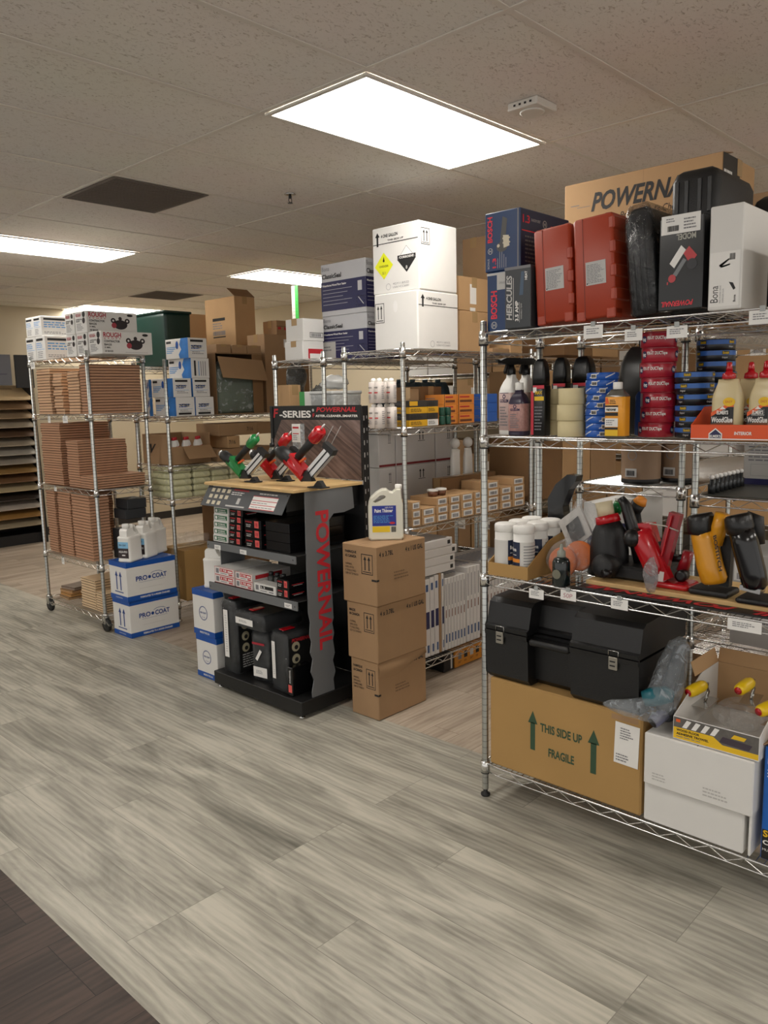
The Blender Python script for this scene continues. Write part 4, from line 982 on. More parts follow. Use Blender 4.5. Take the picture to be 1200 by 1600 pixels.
m = MB(); m.tube([bp_(962, 800, .07), bp_(968, 786, .07)], [.02, .02], GREENPL, 12); m.build('green_knob', t)
t = thing('small_part_bag', 'tiny clear bag of parts beside the base of the red nailer', 'bag', (2.535, 1.165, ZL + .0065), 0)
m = MB(); blob(m, (0, 0, .062), (.012, .026, .06), film_mat('smoky_bag_film', '9C9A9C', .4, .1), seed=3, amp=.12, flat=-.06); m.build('bag', t)
# red flooring nailer
t = thing('flooring_nailer', 'red flooring nailer with a black rubber cap on the third shelf', 'nail gun', (2.62, 1.10, ZB), 0); base = (2.62, 1.10, ZB); X_ = 2.60
DRED2 = mat('dark_red_magazine', '8E1420', .3, coat=.2)
m = MB(); m.tube([bp_(1000, 830), bp_(1004, 838), bp_(1024, 888), bp_(1027, 897)], [.034, .043, .038, .026], REDPL, 20); m.build('cylinder', t)
m = MB(); m.prism([(0, 0)] * 0 or [(-v.y, v.z) for v in (bp_(996, 818), bp_(1016, 818), bp_(1024, 848), bp_(1004, 850))], -.02, .025, REDPL, 'y', M=Matrix(((0, 1, 0, 0), (-1, 0, 0, 0), (0, 0, 1, 0), (0, 0, 0, 1)))); m.build('head', t)
m = MB(); m.sphere(bp_(988, 841, -.03), (.03, .032, .032), BLKPL, 18); m.tube([bp_(990, 841, -.02), bp_(1000, 836, .0)], [.03, .03], BLKPL, 16); m.build('rubber_cap', t)
def bar2(m, A, B, w, th, mm):
    """flat bar between two points lying in the plane facing the aisle"""
    A = Vector(A); B = Vector(B); d = (B - A).normalized(); n = Vector((1, 0, 0)).cross(d).normalized() * w / 2; x = Vector((th / 2, 0, 0))
    c = [A - n - x, A + n - x, B + n - x, B - n - x, A - n + x, A + n + x, B + n + x, B - n + x]
    m.add(c, [(0, 1, 2, 3), (7, 6, 5, 4), (0, 4, 5, 1), (1, 5, 6, 2), (2, 6, 7, 3), (3, 7, 4, 0)], mm)
m = MB(); bar2(m, bp_(1057, 802, .02), bp_(1034, 893, .02), .040, .03, DRED2); m.build('magazine', t)
m = MB(); bar2(m, bp_(1050, 806, .0), bp_(1030, 885, .0), .005, .012, REDPL); m.build('magazine_rail', t)
m = MB(); m.tube([bp_(1015, 818, .0), bp_(1040, 822, -.0), bp_(1060, 830, .0)], .0025, mat('cord_white', 'B4AFA6', .5), 6); m.build('cable_tie', t)
m = MB(); bar2(m, bp_(1028, 870, .0), bp_(1044, 905, .0), .03, .035, REDPL); bar2(m, bp_(1036, 892, -.005), bp_(1034, 908, -.005), .02, .03, PAPER); m.build('foot_bracket', t)
m = MB(); m.rbox(-.055, .055, -.05, .075, 0, .02, .02, REDPL, vb=.006); m.build('shoe', t)
m = MB(); m.tube([bp_(1076, 862, .05), bp_(1066, 892, .05)], [.018, .02], DRED2, 12); m.tube([bp_(1050, 872, .05), bp_(1072, 872, .05)], .014, BLKPL, 10); m.build('trigger_grip', t)
m = MB(); m.lathe([(.012, -.02), (.02, -.018), (.02, .015), (.012, .018)], BLKPL, 16, rot3(0, 90, 0, bp_(1066, 899, .03))); m.build('wheel', t)
# yellow nailer
YN = mat('amber_nailer_plastic', 'CF8E16', .32, var=.04, coat=.2)
t = thing('flooring_nailer', 'yellow nailer with a black top cap standing right of the red nailer', 'nail gun', (2.60, .985, ZB), 0); base = (2.60, .985, ZB); X_ = 2.58
def poly3(m, pts, x0, x1, mm, base=base):
    k = len(pts); a = [Vector((x0, p.y, p.z)) for p in pts]; b = [Vector((x1, p.y, p.z)) for p in pts]
    m.add(a + b, [tuple(range(k)), tuple(range(2 * k - 1, k - 1, -1))] + [(i, i + k, (i + 1) % k + k, (i + 1) % k) for i in range(k)], mm)
m = MB(); m.tube([bp_(1097, 826), bp_(1101, 842), bp_(1110, 885), bp_(1116, 905), bp_(1117, 911)], [.038, .041, .042, .042, .034], YN, 14); m.build('cylinder', t)
m = MB(); m.tube([bp_(1096, 834), bp_(1096, 826), bp_(1095, 808), bp_(1094, 803)], [.040, .044, .043, .036], BLKPL, 16); m.build('top_cap', t)
m = MB(); m.tube([bp_(1130, 803, .0), bp_(1124, 822, .0), bp_(1117, 850, .0)], [.026, .026, .024], YN, 8); m.build('handle', t)
m = MB(); bar2(m, bp_(1138, 838, .03), bp_(1133, 915, .03), .034, .03, BLKPLM); m.build('magazine', t)
m = MB(); m.face(bp_(1113, 838, -.042), (bp_(1122, 890) - bp_(1113, 838)), (bp_(1125, 836) - bp_(1115, 840))); m.text('BOSTITCH', .0, .002, .115, .012, INK, bold=True); m.build('lettering', t)
m = MB(); m.rbox(-.05, .06, -.070, .06, 0, .020, .01, BLKPLM, vb=.005); m.build('shoe', t)
# black nailer
t = thing('flooring_nailer', 'black nailer standing closest to the right frame edge', 'nail gun', (2.58, .855, ZB), 0); base = (2.58, .855, ZB); X_ = 2.555
m = MB(); m.tube([bp_(1158, 824), bp_(1164, 848), bp_(1176, 895), bp_(1180, 915), bp_(1180, 920)], [.038, .041, .040, .038, .026], BLKGL, 20); m.build('cylinder', t)
m = MB(); m.tube([bp_(1157, 834), bp_(1156, 822), bp_(1153, 808), bp_(1152, 804)], [.040, .044, .041, .034], BLKPL, 18); m.build('top_cap', t)
m = MB(); m.tube([bp_(1168, 810, .04), bp_(1182, 812, .04), bp_(1186, 850, .04)], [.024, .024, .018], BLKPLM, 12); m.build('handle', t)
m = MB(); bar2(m, bp_(1160, 915, 0), bp_(1192, 923, 0), .016, .05, STEEL); m.build('steel_foot', t)
m = MB(); m.rbox(-.055, .06, -.085, .030, 0, .018, .01, BLKPLM, vb=.005); m.build('shoe', t)
t = thing('spare_nailer', 'nailer with a yellow and black head behind the red nailer', 'nail gun', (2.775, 1.185, ZB), 0); base = (2.775, 1.185, ZB); X_ = 2.775
m = MB(); m.tube([bp_(990, 800), bp_(998, 786)], [.024, .026], BLKPLM, 16); m.tube([bp_(991, 800), bp_(1000, 850), Vector((0, 0, .01))], [.022, .02, .02], BLKPLM, 12); m.build('head', t)
m = MB(); m.tube([bp_(999, 786), bp_(1004, 778)], [.026, .018], ORG, 16); m.build('yellow_band', t)

# ---------------------------------------------------------------- bottom shelf
ZF = RZ[0] + .0045
B = Box('brown_carton', 'large golden brown carton marked THIS SIDE UP and FRAGILE on the lowest shelf', 'carton', 2.462, 2.835, 1.148, 1.782, ZF, .505, CARDG, b=.006)
b = B.X(); h = B.dz; W_ = B.w
def uparrow(b, x, y, w, h, m): b.rect(x + w * .25, y, x + w * .75, y + h * .7, m); b.poly([(x, y + h * .68), (x + w, y + h * .68), (x + w * .5, y + h)], m)
uparrow(b, .178, .115, .042, .155, INKGR); uparrow(b, .43, .10, .046, .165, INKGR)
b.text('THIS SIDE UP', .232, .198, .175, .034, INKGR, bold=True); b.text('FRAGILE', .268, .108, .108, .034, INKGR, bold=True)
b.rect(.52, h - .03, .62, h - .012, CARD, 0); B.done()
m = MB(); m.box(-.0012, 0, -.045, .045, 0, .15, PAPER, b=.0002, M=Matrix.Rotation(.03, 4, 'X')); m.T = Matrix.Rotation(.03, 4, 'X'); m.face((-.0013, .045, 0), (0, -1, 0), (0, 0, 1)); m.lines(.02, .09, .05, .045, 5, INKG); m.lines(.008, .008, .06, .03, 3, INKG, seed=7)
t = thing('shipping_label', 'white printed sheet taped to the right end of the fragile carton', 'label', (2.4605, 1.205, .318), 0); m.build('sheet', t)
# black toolbox
t = thing('toolbox', 'long black plastic toolbox with two metal latches on top of the fragile carton', 'toolbox', (2.64, 1.475, .5075), 0)
TB = mat('black_grained_plastic', '0B0B0C', .42, var=.15, bump=.25, bs=400)
hw = .315; hx = .185
def tb_block(y0, y1, rec, nm, z0, z1, x_in0, x_in1, name):
    m = MB(); n_ = [(-hx + rec + x_in0, z0), (-hx + rec + x_in1, z1 - .012), (-hx + rec + x_in1 + .012, z1), (hx - .02, z1), (hx, z1 - .02), (hx - x_in0, z0)]
    m.prism(n_, y0, y1, TB, 'y'); m.build(name, t)
m = MB()
for y0, y1, rec in ((-hw, -.055, 0), (-.055, .125, .05), (.125, hw, 0)):
    m.prism([(-hx + rec + .02, 0), (-hx + rec, .02), (-hx + rec - .006 + .0, .19), (hx, .19), (hx, .02), (hx - .02, 0)], y0, y1, TB, 'y')
    m.prism([(-hx + rec - .012, .178), (-hx + rec - .014, .196), (-hx + rec, .198), (-hx + rec, .176)], y0, y1, TB, 'y')
m.build('base', t)
m = MB()
for y0, y1, rec in ((-hw, -.055, 0), (-.055, .125, .07), (.125, hw, 0)):
    m.prism([(-hx + rec - .010, .199), (-hx + rec - .012, .214), (-hx + rec + .003, .220), (-hx + rec + .022, .300), (-hx + rec + .045, .315), (hx - .03, .325), (hx, .30), (hx, .199)], y0, y1, TB, 'y')
m.build('lid', t)
m = MB(); m.rbox(-hx - .01, -hx + .03, -.05, .12, .165, .19, .01, TB, vb=.006); m.build('handle', t)
LATCH = mat('latch_metal', '9C978C', .35, metal=.6)
for y in (.245, -.225):
    l = MB(); l.box(-hx - .018, -hx - .0095, y - .016, y + .016, .150, .196, LATCH, b=.002); l.box(-hx - .0195, -hx - .0183, y - .010, y + .010, .163, .168, INK, b=.0003); l.box(-hx - .0195, -hx - .0183, y - .010, y + .010, .178, .183, INK, b=.0003)
    ob = l.build('latch', t); w_ = MB(); w_.tube([(-hx - .012, y - .018, .19), (-hx - .013, y - .018, .217), (-hx - .013, y + .018, .217), (-hx - .012, y + .018, .19)], .0015, STEEL, 6); w_.build('wire_bail', ob)
# white cartons
B = Box('white_carton', 'lower plain white carton standing on the bottom wire shelf', 'carton', 2.458, 2.80, .805, 1.135, ZF, .288, WHITE, b=.004, tape=False); B.done()
B = Box('white_carton', 'upper plain white carton carrying the yellow printed trowel box', 'carton', 2.436, 2.82, .775, 1.128, .2895, .470, WHITE, b=.004, tape=False); b = B.X(); b.lines(.03, .02, .06, .03, 3, GREYP); b.lines(.2, .02, .08, .035, 3, GREYP, seed=4); B.done()
B = Box('white_board_sheet', 'thin white cardboard sheet standing beside the lower white carton', 'cardboard sheet', 2.46, 2.72, .783, .791, ZF, .285, PAPER, tape=False, seam=False); B.done()
t = thing('trowel_display_box', 'open white display box with a yellow printed front full of trowels', 'display box', (2.63, .900, .4725), 0); a, c = .185, .135
WB = WHITE; m = MB()
m.box(-a, a, -c, c, 0, .003, WB, b=.0005); m.box(-a, -a + .003, -c, c, .003, .078, WB, b=.0005); m.box(a - .003, a, -c, c, .003, .165, CARD2, b=.0005)
for y in (-c, c - .003): m.prism([(-a + .003, .003), (a - .003, .003), (a - .003, .165), (.04, .165), (-a + .003, .078)], y, y + .003, WB, 'y')
m.face((-a, c, 0), (0, -1, 0), (0, 0, 1)); m.poly([(.002, .004), (.268, .004), (.268, .022), (.16, .022), (.13, .042), (.002, .042)], YEL); m.poly([(.002, .042), (.13, .042), (.16, .022), (.268, .022), (.268, .076), (.002, .076)], mat('grey_photo_print', '5E5A56', .5, var=.3, vs=60))
m.text('WOOD FLOOR', .012, .030, .075, .008, INK, bold=True, dl=.0008); m.text('ADHESIVE TROWEL', .012, .018, .105, .008, INK, bold=True, dl=.0008); m.lines(.012, .009, .12, .006, 1, INKG, dl=.0008)
for k in range(4): m.poly([(.03 + k * .03, .045), (.045 + k * .03, .045), (.06 + k * .03, .07), (.045 + k * .03, .072)], PAPER, .0006 + k * .0002)
m.poly([(.15, .03), (.24, .026), (.25, .045), (.16, .05)], mat('trowel_plate_print', '3F3540', .4), .001); m.poly([(.185, .052), (.225, .052), (.232, .064), (.195, .066)], YEL, .0014); m.rect(.01, .06, .024, .07, ORANGEPL, .0008)
m.build('box', t)
m = MB(); flap(m, (-.02, c, .165), (a, c, .165), (0, .35, 1), .05, CARD2); m.build('flap', t)
m = MB(); flap(m, (a, c, .165), (a, -c, .165), (.4, 0, 1), .05, CARD2); m.build('flap', t)
TY = mat('yellow_trowel_grip', 'E4BE14', .35, var=.03)
def trowel(label, px_, py_, X, yaw=0, first=[]):
    p = fx(px_, py_, X)
    if first: return dup(first[0], p, (0, 0, yaw), label)
    t = thing('trowel', label, 'trowel', p, yaw, 'adhesive trowels in the display box'); first.append(t)
    d = Vector((.80, -.25, .12)).normalized(); q = lambda s_: d * s_
    m = MB(); m.tube([q(-.002), q(.006), q(.03), q(.065), q(.078)], [.014, .019, .021, .020, .016], TY, 18); m.build('grip', t)
    m = MB(); m.tube([q(-.0045), q(-.0021)], .0125, REDPL, 18); m.build('red_end', t)
    m = MB(); m.tube([q(.078), q(.095), q(.10) + Vector((0, 0, -.03)), q(.085) + Vector((0, 0, -.06))], .0055, STEEL, 8); m.build('tang', t)
    e = q(.085) + Vector((0, 0, -.062)); m = MB(); m.box(e.x - .06, e.x + .06, e.y - .028, e.y + .028, e.z - .0015, e.z, STEEL, b=.0003); m.build('blade', t)
    return t
trowel('trowel with a yellow grip and red end at the left of the display box', 1076, 1082, 2.56)
trowel('trowel with a yellow grip and red end at the back of the display box', 1154, 1079, 2.60, R(8))
trowel('trowel with a yellow grip cut by the right frame edge', 1186, 1112, 2.53, R(-5))
m = MB(); t = thing('film_bag', 'crumpled clear film inside the trowel display box', 'bag', (2.66, .89, .478), 0); blob(m, (0, 0, .05), (.11, .09, .045), film_mat('clear_bag_film', 'DADDDF', .12, .08), seed=21, amp=.14, flat=-.043); m.build('bag', t)
# bagged power tool
t = thing('bagged_power_tool', 'teal and grey power tool in a clear plastic bag lying against the toolbox', 'power tool', (2.50, 1.09, .4725), 0); base = Vector((2.50, 1.09, .4725))
TEAL = mat('teal_tool_plastic', '145A66', .35); GRT2 = mat('dark_grey_tool', '3A3D42', .4); W_ = lambda *a: Vector(a) - base
m = MB(); m.tube([W_(2.46, 1.145, .575), W_(2.47, 1.12, .585), W_(2.50, 1.085, .59), W_(2.51, 1.065, .585)], [.026, .032, .032, .020], TEAL, 16); m.build('motor', t)
m = MB(); m.tube([W_(2.52, 1.09, .60), W_(2.56, 1.088, .66), W_(2.60, 1.084, .73)], [.024, .022, .022], GRT2, 14); m.build('handle', t)
m = MB(); m.tube([W_(2.49, 1.085, .53), W_(2.445, 1.105, .505)], [.022, .020], mat('lilac_grey_plastic', '6F7086', .4), 16); m.tube([W_(2.446, 1.1046, .5055), W_(2.443, 1.106, .504)], .0165, INK, 16); m.build('nozzle', t)
m = MB(); m.tube([W_(2.50, 1.09, .57), W_(2.505, 1.085, .505)], [.030, .026], GRT2, 14); m.build('gear_housing', t)
m = MB(); n__ = 9; c_ = [(2.405, 1.262, .545, .006), (2.405, 1.235, .548, .018), (2.41, 1.19, .548, .028), (2.455, 1.108, .545, .046), (2.485, 1.098, .565, .056), (2.53, 1.096, .61, .056), (2.565, 1.092, .68, .050), (2.60, 1.085, .74, .038), (2.612, 1.08, .765, .012)]
m.tube([W_(*q_[:3]) for q_ in c_], [q_[3] for q_ in c_], film_mat('tool_bag_film', 'B9C0C6', .24, .06, crinkle=1.3, cs=22), 20); m.build('bag', t)
# blue tape carton at the frame edge
B = Box('tape_carton', 'tall blue tape carton with a black and yellow base cut by the right frame edge', 'carton', 2.475, 2.76, .50, .758, ZF, .515, mat('tape_carton_blue', '1560B8', .4, var=.1, vs=5), b=.003, tape=False)
b = B.X(); b.rect(.003, .003, .27, .072, INK); b.rect(.003, .072, .27, .10, INK, .0002); b.text('Scotch', .006, .076, .085, .022, YEL, bold=True, dl=.0008); b.text('Original', .006, .046, .09, .02, PAPER, bold=True, dl=.0008); b.text('MULTI-SURFACE', .006, .030, .09, .008, PAPER, dl=.0008)
b.text('1.88"', .01, .315, .04, .018, PAPER, bold=True); b.lines(.01, .27, .06, .03, 3, PAPER); b.disc(.10, .2, .05, PBL, n=30, hole=.03); B.done()
m = MB(); flap(m, (.14, .136, .369), (-.14, .136, .369), (0, -.8, .5), .10, CARD); m.build('flap', B.t)
# ---------------------------------------------------------------- rolling cart: stacks of flat packs
CX0, CX1, CY0, CY1 = 2.622, 3.042, 5.23, 6.13
CZ = [z + .0045 for z in (.11, .475, 1.003, 1.528, 1.925)]
PACKC = [mat('flat_pack_board', 'B98D6E', .75, var=.06, vs=9, bump=.08), mat('flat_pack_board_pale', 'CFA986', .75, var=.05, vs=9, bump=.08), mat('flat_pack_board_brown', '8E6A50', .8, var=.06, vs=9, bump=.08),
         mat('bare_pale_wood', 'DBC09A', .6, var=.1, vs=14), mat('charcoal_board', '26282B', .6, var=.1)]
PACKSHADE = mat('pack_gap_shade', '4A3324', .9)  # shade in the gaps between packs, painted as a dark line
def pack_mesh(dx, dy, h, m):
    b = MB(); b.box(0, dx, -dy / 2, dy / 2, 0, h, m, b=.0025)
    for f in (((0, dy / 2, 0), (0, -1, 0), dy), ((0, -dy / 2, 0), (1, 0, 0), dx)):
        b.face(f[0], f[1], (0, 0, 1)); b.rect(.001, h - .0065, f[2] - .001, h - .0022, PACKSHADE)
    o = b.build('pack'); me = o.data; bpy.data.objects.remove(o); return me
def pack_stack(where, p0, p1, pt, zb, n, dx, m, X=2.645, jx=.006, jy=.004, seed=0, name='flat_pack', cat='flat carton', noun='flat brown pack', ztop=None):
    """aisle-end faces between sight lines p0..p1, n packs from zb to the sight line pt"""
    zt_ = ztop or fx((p0 + p1) / 2, pt, X).z; pm = pt + 20; ya = fx(p0, pm, X).y; yb = fx(p1, pm, X).y; ya = min(ya, 6.10)
    h = (zt_ - zb) / n; me = pack_mesh(dx, ya - yb - .004, h - .0008, m); r = random.Random(seed); drift = 0
    for k in range(n):
        o = bpy.data.objects.new(name, me); COL.objects.link(o); drift = max(-jy * 2, min(jy * 2, drift + r.uniform(-jy, jy) * .7))
        o.location = (X + r.uniform(0, jx), (ya + yb) / 2 + drift, zb + k * h); o.rotation_euler = (0, 0, r.uniform(-.012, .012))
        tag(o, noun + ', ' + nth(k, n) + ', ' + where, cat, 'packs in ' + where)
tg = dict(jx=.004)
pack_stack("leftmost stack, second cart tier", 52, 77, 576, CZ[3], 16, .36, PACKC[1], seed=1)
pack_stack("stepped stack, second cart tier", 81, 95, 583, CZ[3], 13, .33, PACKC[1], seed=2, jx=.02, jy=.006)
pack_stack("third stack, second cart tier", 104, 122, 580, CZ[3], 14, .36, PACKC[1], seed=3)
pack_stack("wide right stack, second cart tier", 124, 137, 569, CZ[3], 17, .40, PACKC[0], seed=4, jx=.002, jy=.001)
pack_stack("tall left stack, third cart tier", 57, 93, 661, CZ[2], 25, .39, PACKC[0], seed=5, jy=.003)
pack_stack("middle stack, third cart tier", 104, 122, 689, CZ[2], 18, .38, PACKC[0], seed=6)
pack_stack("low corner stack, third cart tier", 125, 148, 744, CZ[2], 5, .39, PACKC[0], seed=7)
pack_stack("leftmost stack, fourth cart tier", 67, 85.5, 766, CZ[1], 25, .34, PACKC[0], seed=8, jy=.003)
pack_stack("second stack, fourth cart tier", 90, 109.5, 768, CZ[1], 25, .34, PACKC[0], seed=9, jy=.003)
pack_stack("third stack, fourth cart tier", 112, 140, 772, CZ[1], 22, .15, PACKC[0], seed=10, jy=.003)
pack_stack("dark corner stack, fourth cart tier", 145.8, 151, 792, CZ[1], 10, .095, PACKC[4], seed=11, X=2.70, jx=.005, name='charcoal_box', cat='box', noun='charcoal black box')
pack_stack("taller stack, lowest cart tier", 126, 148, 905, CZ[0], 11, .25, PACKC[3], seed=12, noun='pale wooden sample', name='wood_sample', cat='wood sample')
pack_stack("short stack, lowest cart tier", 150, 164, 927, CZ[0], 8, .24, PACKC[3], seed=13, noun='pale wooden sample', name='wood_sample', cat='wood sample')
for k, (c, nm) in enumerate((('A98862', 'brown'), ('B98A50', 'golden'), ('B08A60', 'tan'), ('8A7A6C', 'grey'))):
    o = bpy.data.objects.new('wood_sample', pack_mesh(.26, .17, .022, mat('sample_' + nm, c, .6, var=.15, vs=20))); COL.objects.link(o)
    o.location = (2.66 + .01 * k, 5.955 - .012 * (k % 2), CZ[0] + .0228 * k); o.rotation_euler = (0, 0, R(-3 + 4 * k)); tag(o, nm + ' wood sample, ' + nth(k, 4) + ' in the loose pile on the cart', 'wood sample', 'loose wood samples on the cart')
# wide black tray boxes seen from the cart's side
for k in range(3):
    B = Box('charcoal_box', 'flat charcoal black box, ' + nth(k, 3) + ' of three wide ones on the cart side', 'box', 2.82 + .02 * k, 3.00 + .006 * k, 5.25, 5.42, .70 + .072 * k if k else .4795, (.4795 + .22) if not k else .77 + .072 * k, PACKC[4], 'wide charcoal boxes on the cart', tape=False, seam=False); B.done()
# white cartons and contractor bag boxes on top of the cart
ZC = CZ[4]
def print_white(b, w, h, n=1, seed=1):
    for k in range(n):
        s_ = w / n; x = k * s_ + s_ * .08; b.rect(x, h * .80, x + s_ * .72, h * .90, INK); b.lines(x, h * .50, s_ * .8, h * .24, 3, SKY, seed=seed + k); b.rect(x, h * .44, x + s_ * .84, h * .455, SKY, 0); b.lines(x + s_ * .1, h * .08, s_ * .6, h * .3, 4, INKG, seed=seed + 5 + k)
def white_case(label, p0, p1, pt, z0, z1, dx, n, X=2.644, g='white cartons with blue print on the cart'):
    pm = pt + 20; B = Box('white_case', label, 'carton', X, X + dx, fx(p1, pm, X).y + .001, fx(p0, pm, X).y - .001, z0, z1, WHITE, g, tape=False, seam=False)
    print_white(B.X(), B.dy, B.dz, n); b = B.Y(); b.rect(.02, B.dz * .8, B.dx * .65, B.dz * .9, INK); b.lines(.02, B.dz * .4, B.dx * .75, B.dz * .34, 3, SKY, seed=8); b.lines(.02, B.dz * .1, B.dx * .5, B.dz * .14, 2, INKG, seed=4); return B.done()
h1 = fx(56, 526, 2.644).z; h2 = fx(53, 495, 2.644).z
white_case('white printed carton at the bottom left corner of the cart top', 41.5, 56, 528, ZC, h1, .36, 1)
white_case('white printed carton second from the left on the cart top', 56.6, 71, 527, ZC, h1, .36, 1)
white_case('white printed carton lying across the two leftmost white cartons', 41, 65, 498, h1 + .001, h2, .36, 2)
RGH = mat('rough_red_print', 'A52436', .5); GOR = mat('black_figure_print', '2A2326', .5, var=.2)
def rough_box(label, p0, p1, z0, z1, front=False, pm=510, X=2.644):
    B = Box('contractor_bag_box', label, 'carton', X, X + .375, fx(p1, pm, X).y + .001, fx(p0, pm, X).y - .001, z0, z1, WHITE, 'contractor bag boxes on the cart', tape=False, seam=False); h = B.dz; b = B.X(); w_ = B.w
    b.text('ROUGH', w_ * .12, h * .76, w_ * .42, h * .14, RGH, bold=True); b.disc(w_ * .78, h * .84, w_ * .12, INK); b.text('CONTRACTOR', w_ * .12, h * .60, w_ * .5, h * .06, INK, bold=True); b.text('BAGS', w_ * .12, h * .52, w_ * .3, h * .06, INK, bold=True); b.disc(w_ * .76, h * .56, w_ * .12, GOR); b.lines(w_ * .15, h * .12, w_ * .6, h * .34, 5, INKG, seed=3)
    b = B.Y(); w_ = B.w; b.text('ROUGH', w_ * .04, h * .72, w_ * .34, h * .22, RGH, bold=True); b.text('S  T  U  F  F', w_ * .05, h * .64, w_ * .32, h * .05, RGH, bold=True); b.text('CONTRACTOR', w_ * .05, h * .50, w_ * .30, h * .1, INK, bold=True); b.text('BAGS', w_ * .05, h * .36, w_ * .14, h * .09, INK, bold=True); b.text('3 MIL', w_ * .05, h * .24, w_ * .12, h * .07, INK, bold=True); b.text('20 BAGS', w_ * .05, h * .08, w_ * .16, h * .08, INK, bold=True)
    b.disc(w_ * .66, h * .42, w_ * .14, GOR, r2=h * .22); b.disc(w_ * .66, h * .70, w_ * .035, GOR); b.disc(w_ * .52, h * .60, w_ * .05, GOR, hole=w_ * .02, r2=h * .12); b.disc(w_ * .80, h * .60, w_ * .05, GOR, hole=w_ * .02, r2=h * .12); b.disc(w_ * .53, h * .38, w_ * .05, mat('red_glove_print', 'A03A44', .5), .0006); b.disc(w_ * .86, h * .87, w_ * .06, INK, r2=h * .06); b.rect(w_ * .45, h * .08, w_ * .9, h * .09, INKG)
    return B.done()
zr0, zr1, zr2 = ZC, fx(120, 522, 2.644).z, fx(127, 486, 2.644).z
for k, (a, c, lb) in enumerate(((103.5, 119, 'first'), (120, 137, 'second'), (138.5, 159, 'third'))):
    rough_box('contractor bag box in the bottom row, ' + lb + ' from the left', a, c, zr0, zr1, pm=537)
for k, (a, c, lb) in enumerate(((101.5, 116, 'left narrow'), (117, 135.5, 'right'))):
    rough_box('contractor bag box on the upper row, ' + lb + ' one', a, c, zr1 + .001, zr2, pm=505)
for k, (px_, py_, X_) in enumerate(((52, 572, 2.606), (78, 661, 2.606), (103, 661, 2.606), (87, 760, 2.606), (99, 875, 2.606))):
    p = fx(px_, py_, X_); zz = (CZ[4], CZ[3], CZ[3], CZ[2], CZ[1])[k] - .012
    price_card(X_ - .003, p.y, zz, (.07, .04, .075, .04, .04)[k], .05 if k != 3 else .03, ['white price card at the left end of the cart top', 'small white price card under the second cart tier', 'wide white price card under the second cart tier', 'small white card on the third cart tier rail', 'small white price card hanging above the pale wood samples'][k], group='price cards on the rolling cart', cid=k + 30)
# ---------------------------------------------------------------- blue and white stacked cartons with jugs
LOGO = mat('logo_blue', '1B3F86', .45)
def procoat(label, x0, x1, y0, y1, z0, z1, side, rot=0):
    B = Box('finish_carton', label, 'carton', x0, x1, y0, y1, z0, z1, WHITE, 'blue banded floor finish cartons', tape=False, seam=False, b=.003, rot=rot); h = B.dz
    for q, U in ((0, B.X), (1, B.Y)):
        b = U(); w_ = B.w; b.rect(0, h * .87, w_, h, BLUE, -.0002); b.rect(0, 0, w_, h * .13, BLUE, -.0002)
        if (q == 0) != (side == 'x'): 
            if side != 'x' or True:
                pass
        if q == 1 and side == 'y' or q == 0 and side == 'x': pass
        if q == 1 and side == 'y':
            b.text('PRO', w_ * .18, h * .49, w_ * .23, h * .13, LOGO, bold=True); b.disc(w_ * .455, h * .555, w_ * .03, LOGO); b.text('COAT', w_ * .505, h * .49, w_ * .30, h * .13, LOGO, bold=True)
            n = 9; b.lift += .0003
            arc = [(w_ * (.60 + .13 * cos(a)), h * (.60 + .075 * sin(a))) for a in [pi * .9 - i * pi * .8 / n for i in range(n + 1)]]
            for i in range(n): b.poly([arc[i], arc[i + 1], (arc[i + 1][0], arc[i + 1][1] + .003), (arc[i][0], arc[i][1] + .003)], LOGO)
            b.lift -= .0003
            b.rect(w_ * .24, h * .45, w_ * .76, h * .455, LOGO); b.rect(w_ * .25, h * .29, w_ * .7, h * .295, GREYP, 0); b.text('FORMULATED TO A HIGHER STANDARD', w_ * .25, h * .04, w_ * .6, h * .05, PAPER, bold=True)
        elif q == 0 and side == 'y':
            arrows(b, w_ * .28, h * .2, w_ * .5, h * .56, LOGO); b.text('CONTAINS', w_ * .3, h * .05, w_ * .4, h * .03, PAPER)
        elif q == 0:
            b.disc(w_ * .5, h * .5, w_ * .20, LOGO, n=32, hole=w_ * .185); b.disc(w_ * .5, h * .5, w_ * .18, LOGO, n=32, hole=w_ * .174); b.text('PRO COAT', w_ * .36, h * .49, w_ * .28, h * .04, LOGO, bold=True); b.text('EST 1986', w_ * .43, h * .40, w_ * .14, h * .02, LOGO); b.text('MADE IN THE U.S.A', w_ * .3, h * .045, w_ * .45, h * .045, PAPER, bold=True)
    b = B.top(); b.rect(0, 0, B.dy, B.dx, BLUE, -.0002); b.rect(0, B.dx / 2 - .0012, B.dy, B.dx / 2 + .0012, NAVY, .0002)
    return B.done()
procoat('white carton with blue bands on the floor below another beside the rolling cart', 2.640, 3.02, 4.915, 5.145, .002, .262, 'y')
procoat('white carton with blue bands carrying three white jugs beside the rolling cart', 2.625, 3.005, 4.90, 5.130, .263, .530, 'y')
procoat('lower blue banded carton standing left of the black display base', 2.525, 2.88, 3.735, 3.94, .002, .255, 'x')
procoat('upper blue banded carton with one white jug left of the tool display', 2.525, 2.88, 3.745, 3.955, .256, .525, 'x')
AQL = mat('dark_brown_label', '2E2022', .35, var=.3, vs=30); SKL = mat('pale_sky_label', '7FB4D6', .4, var=.2, vs=20)
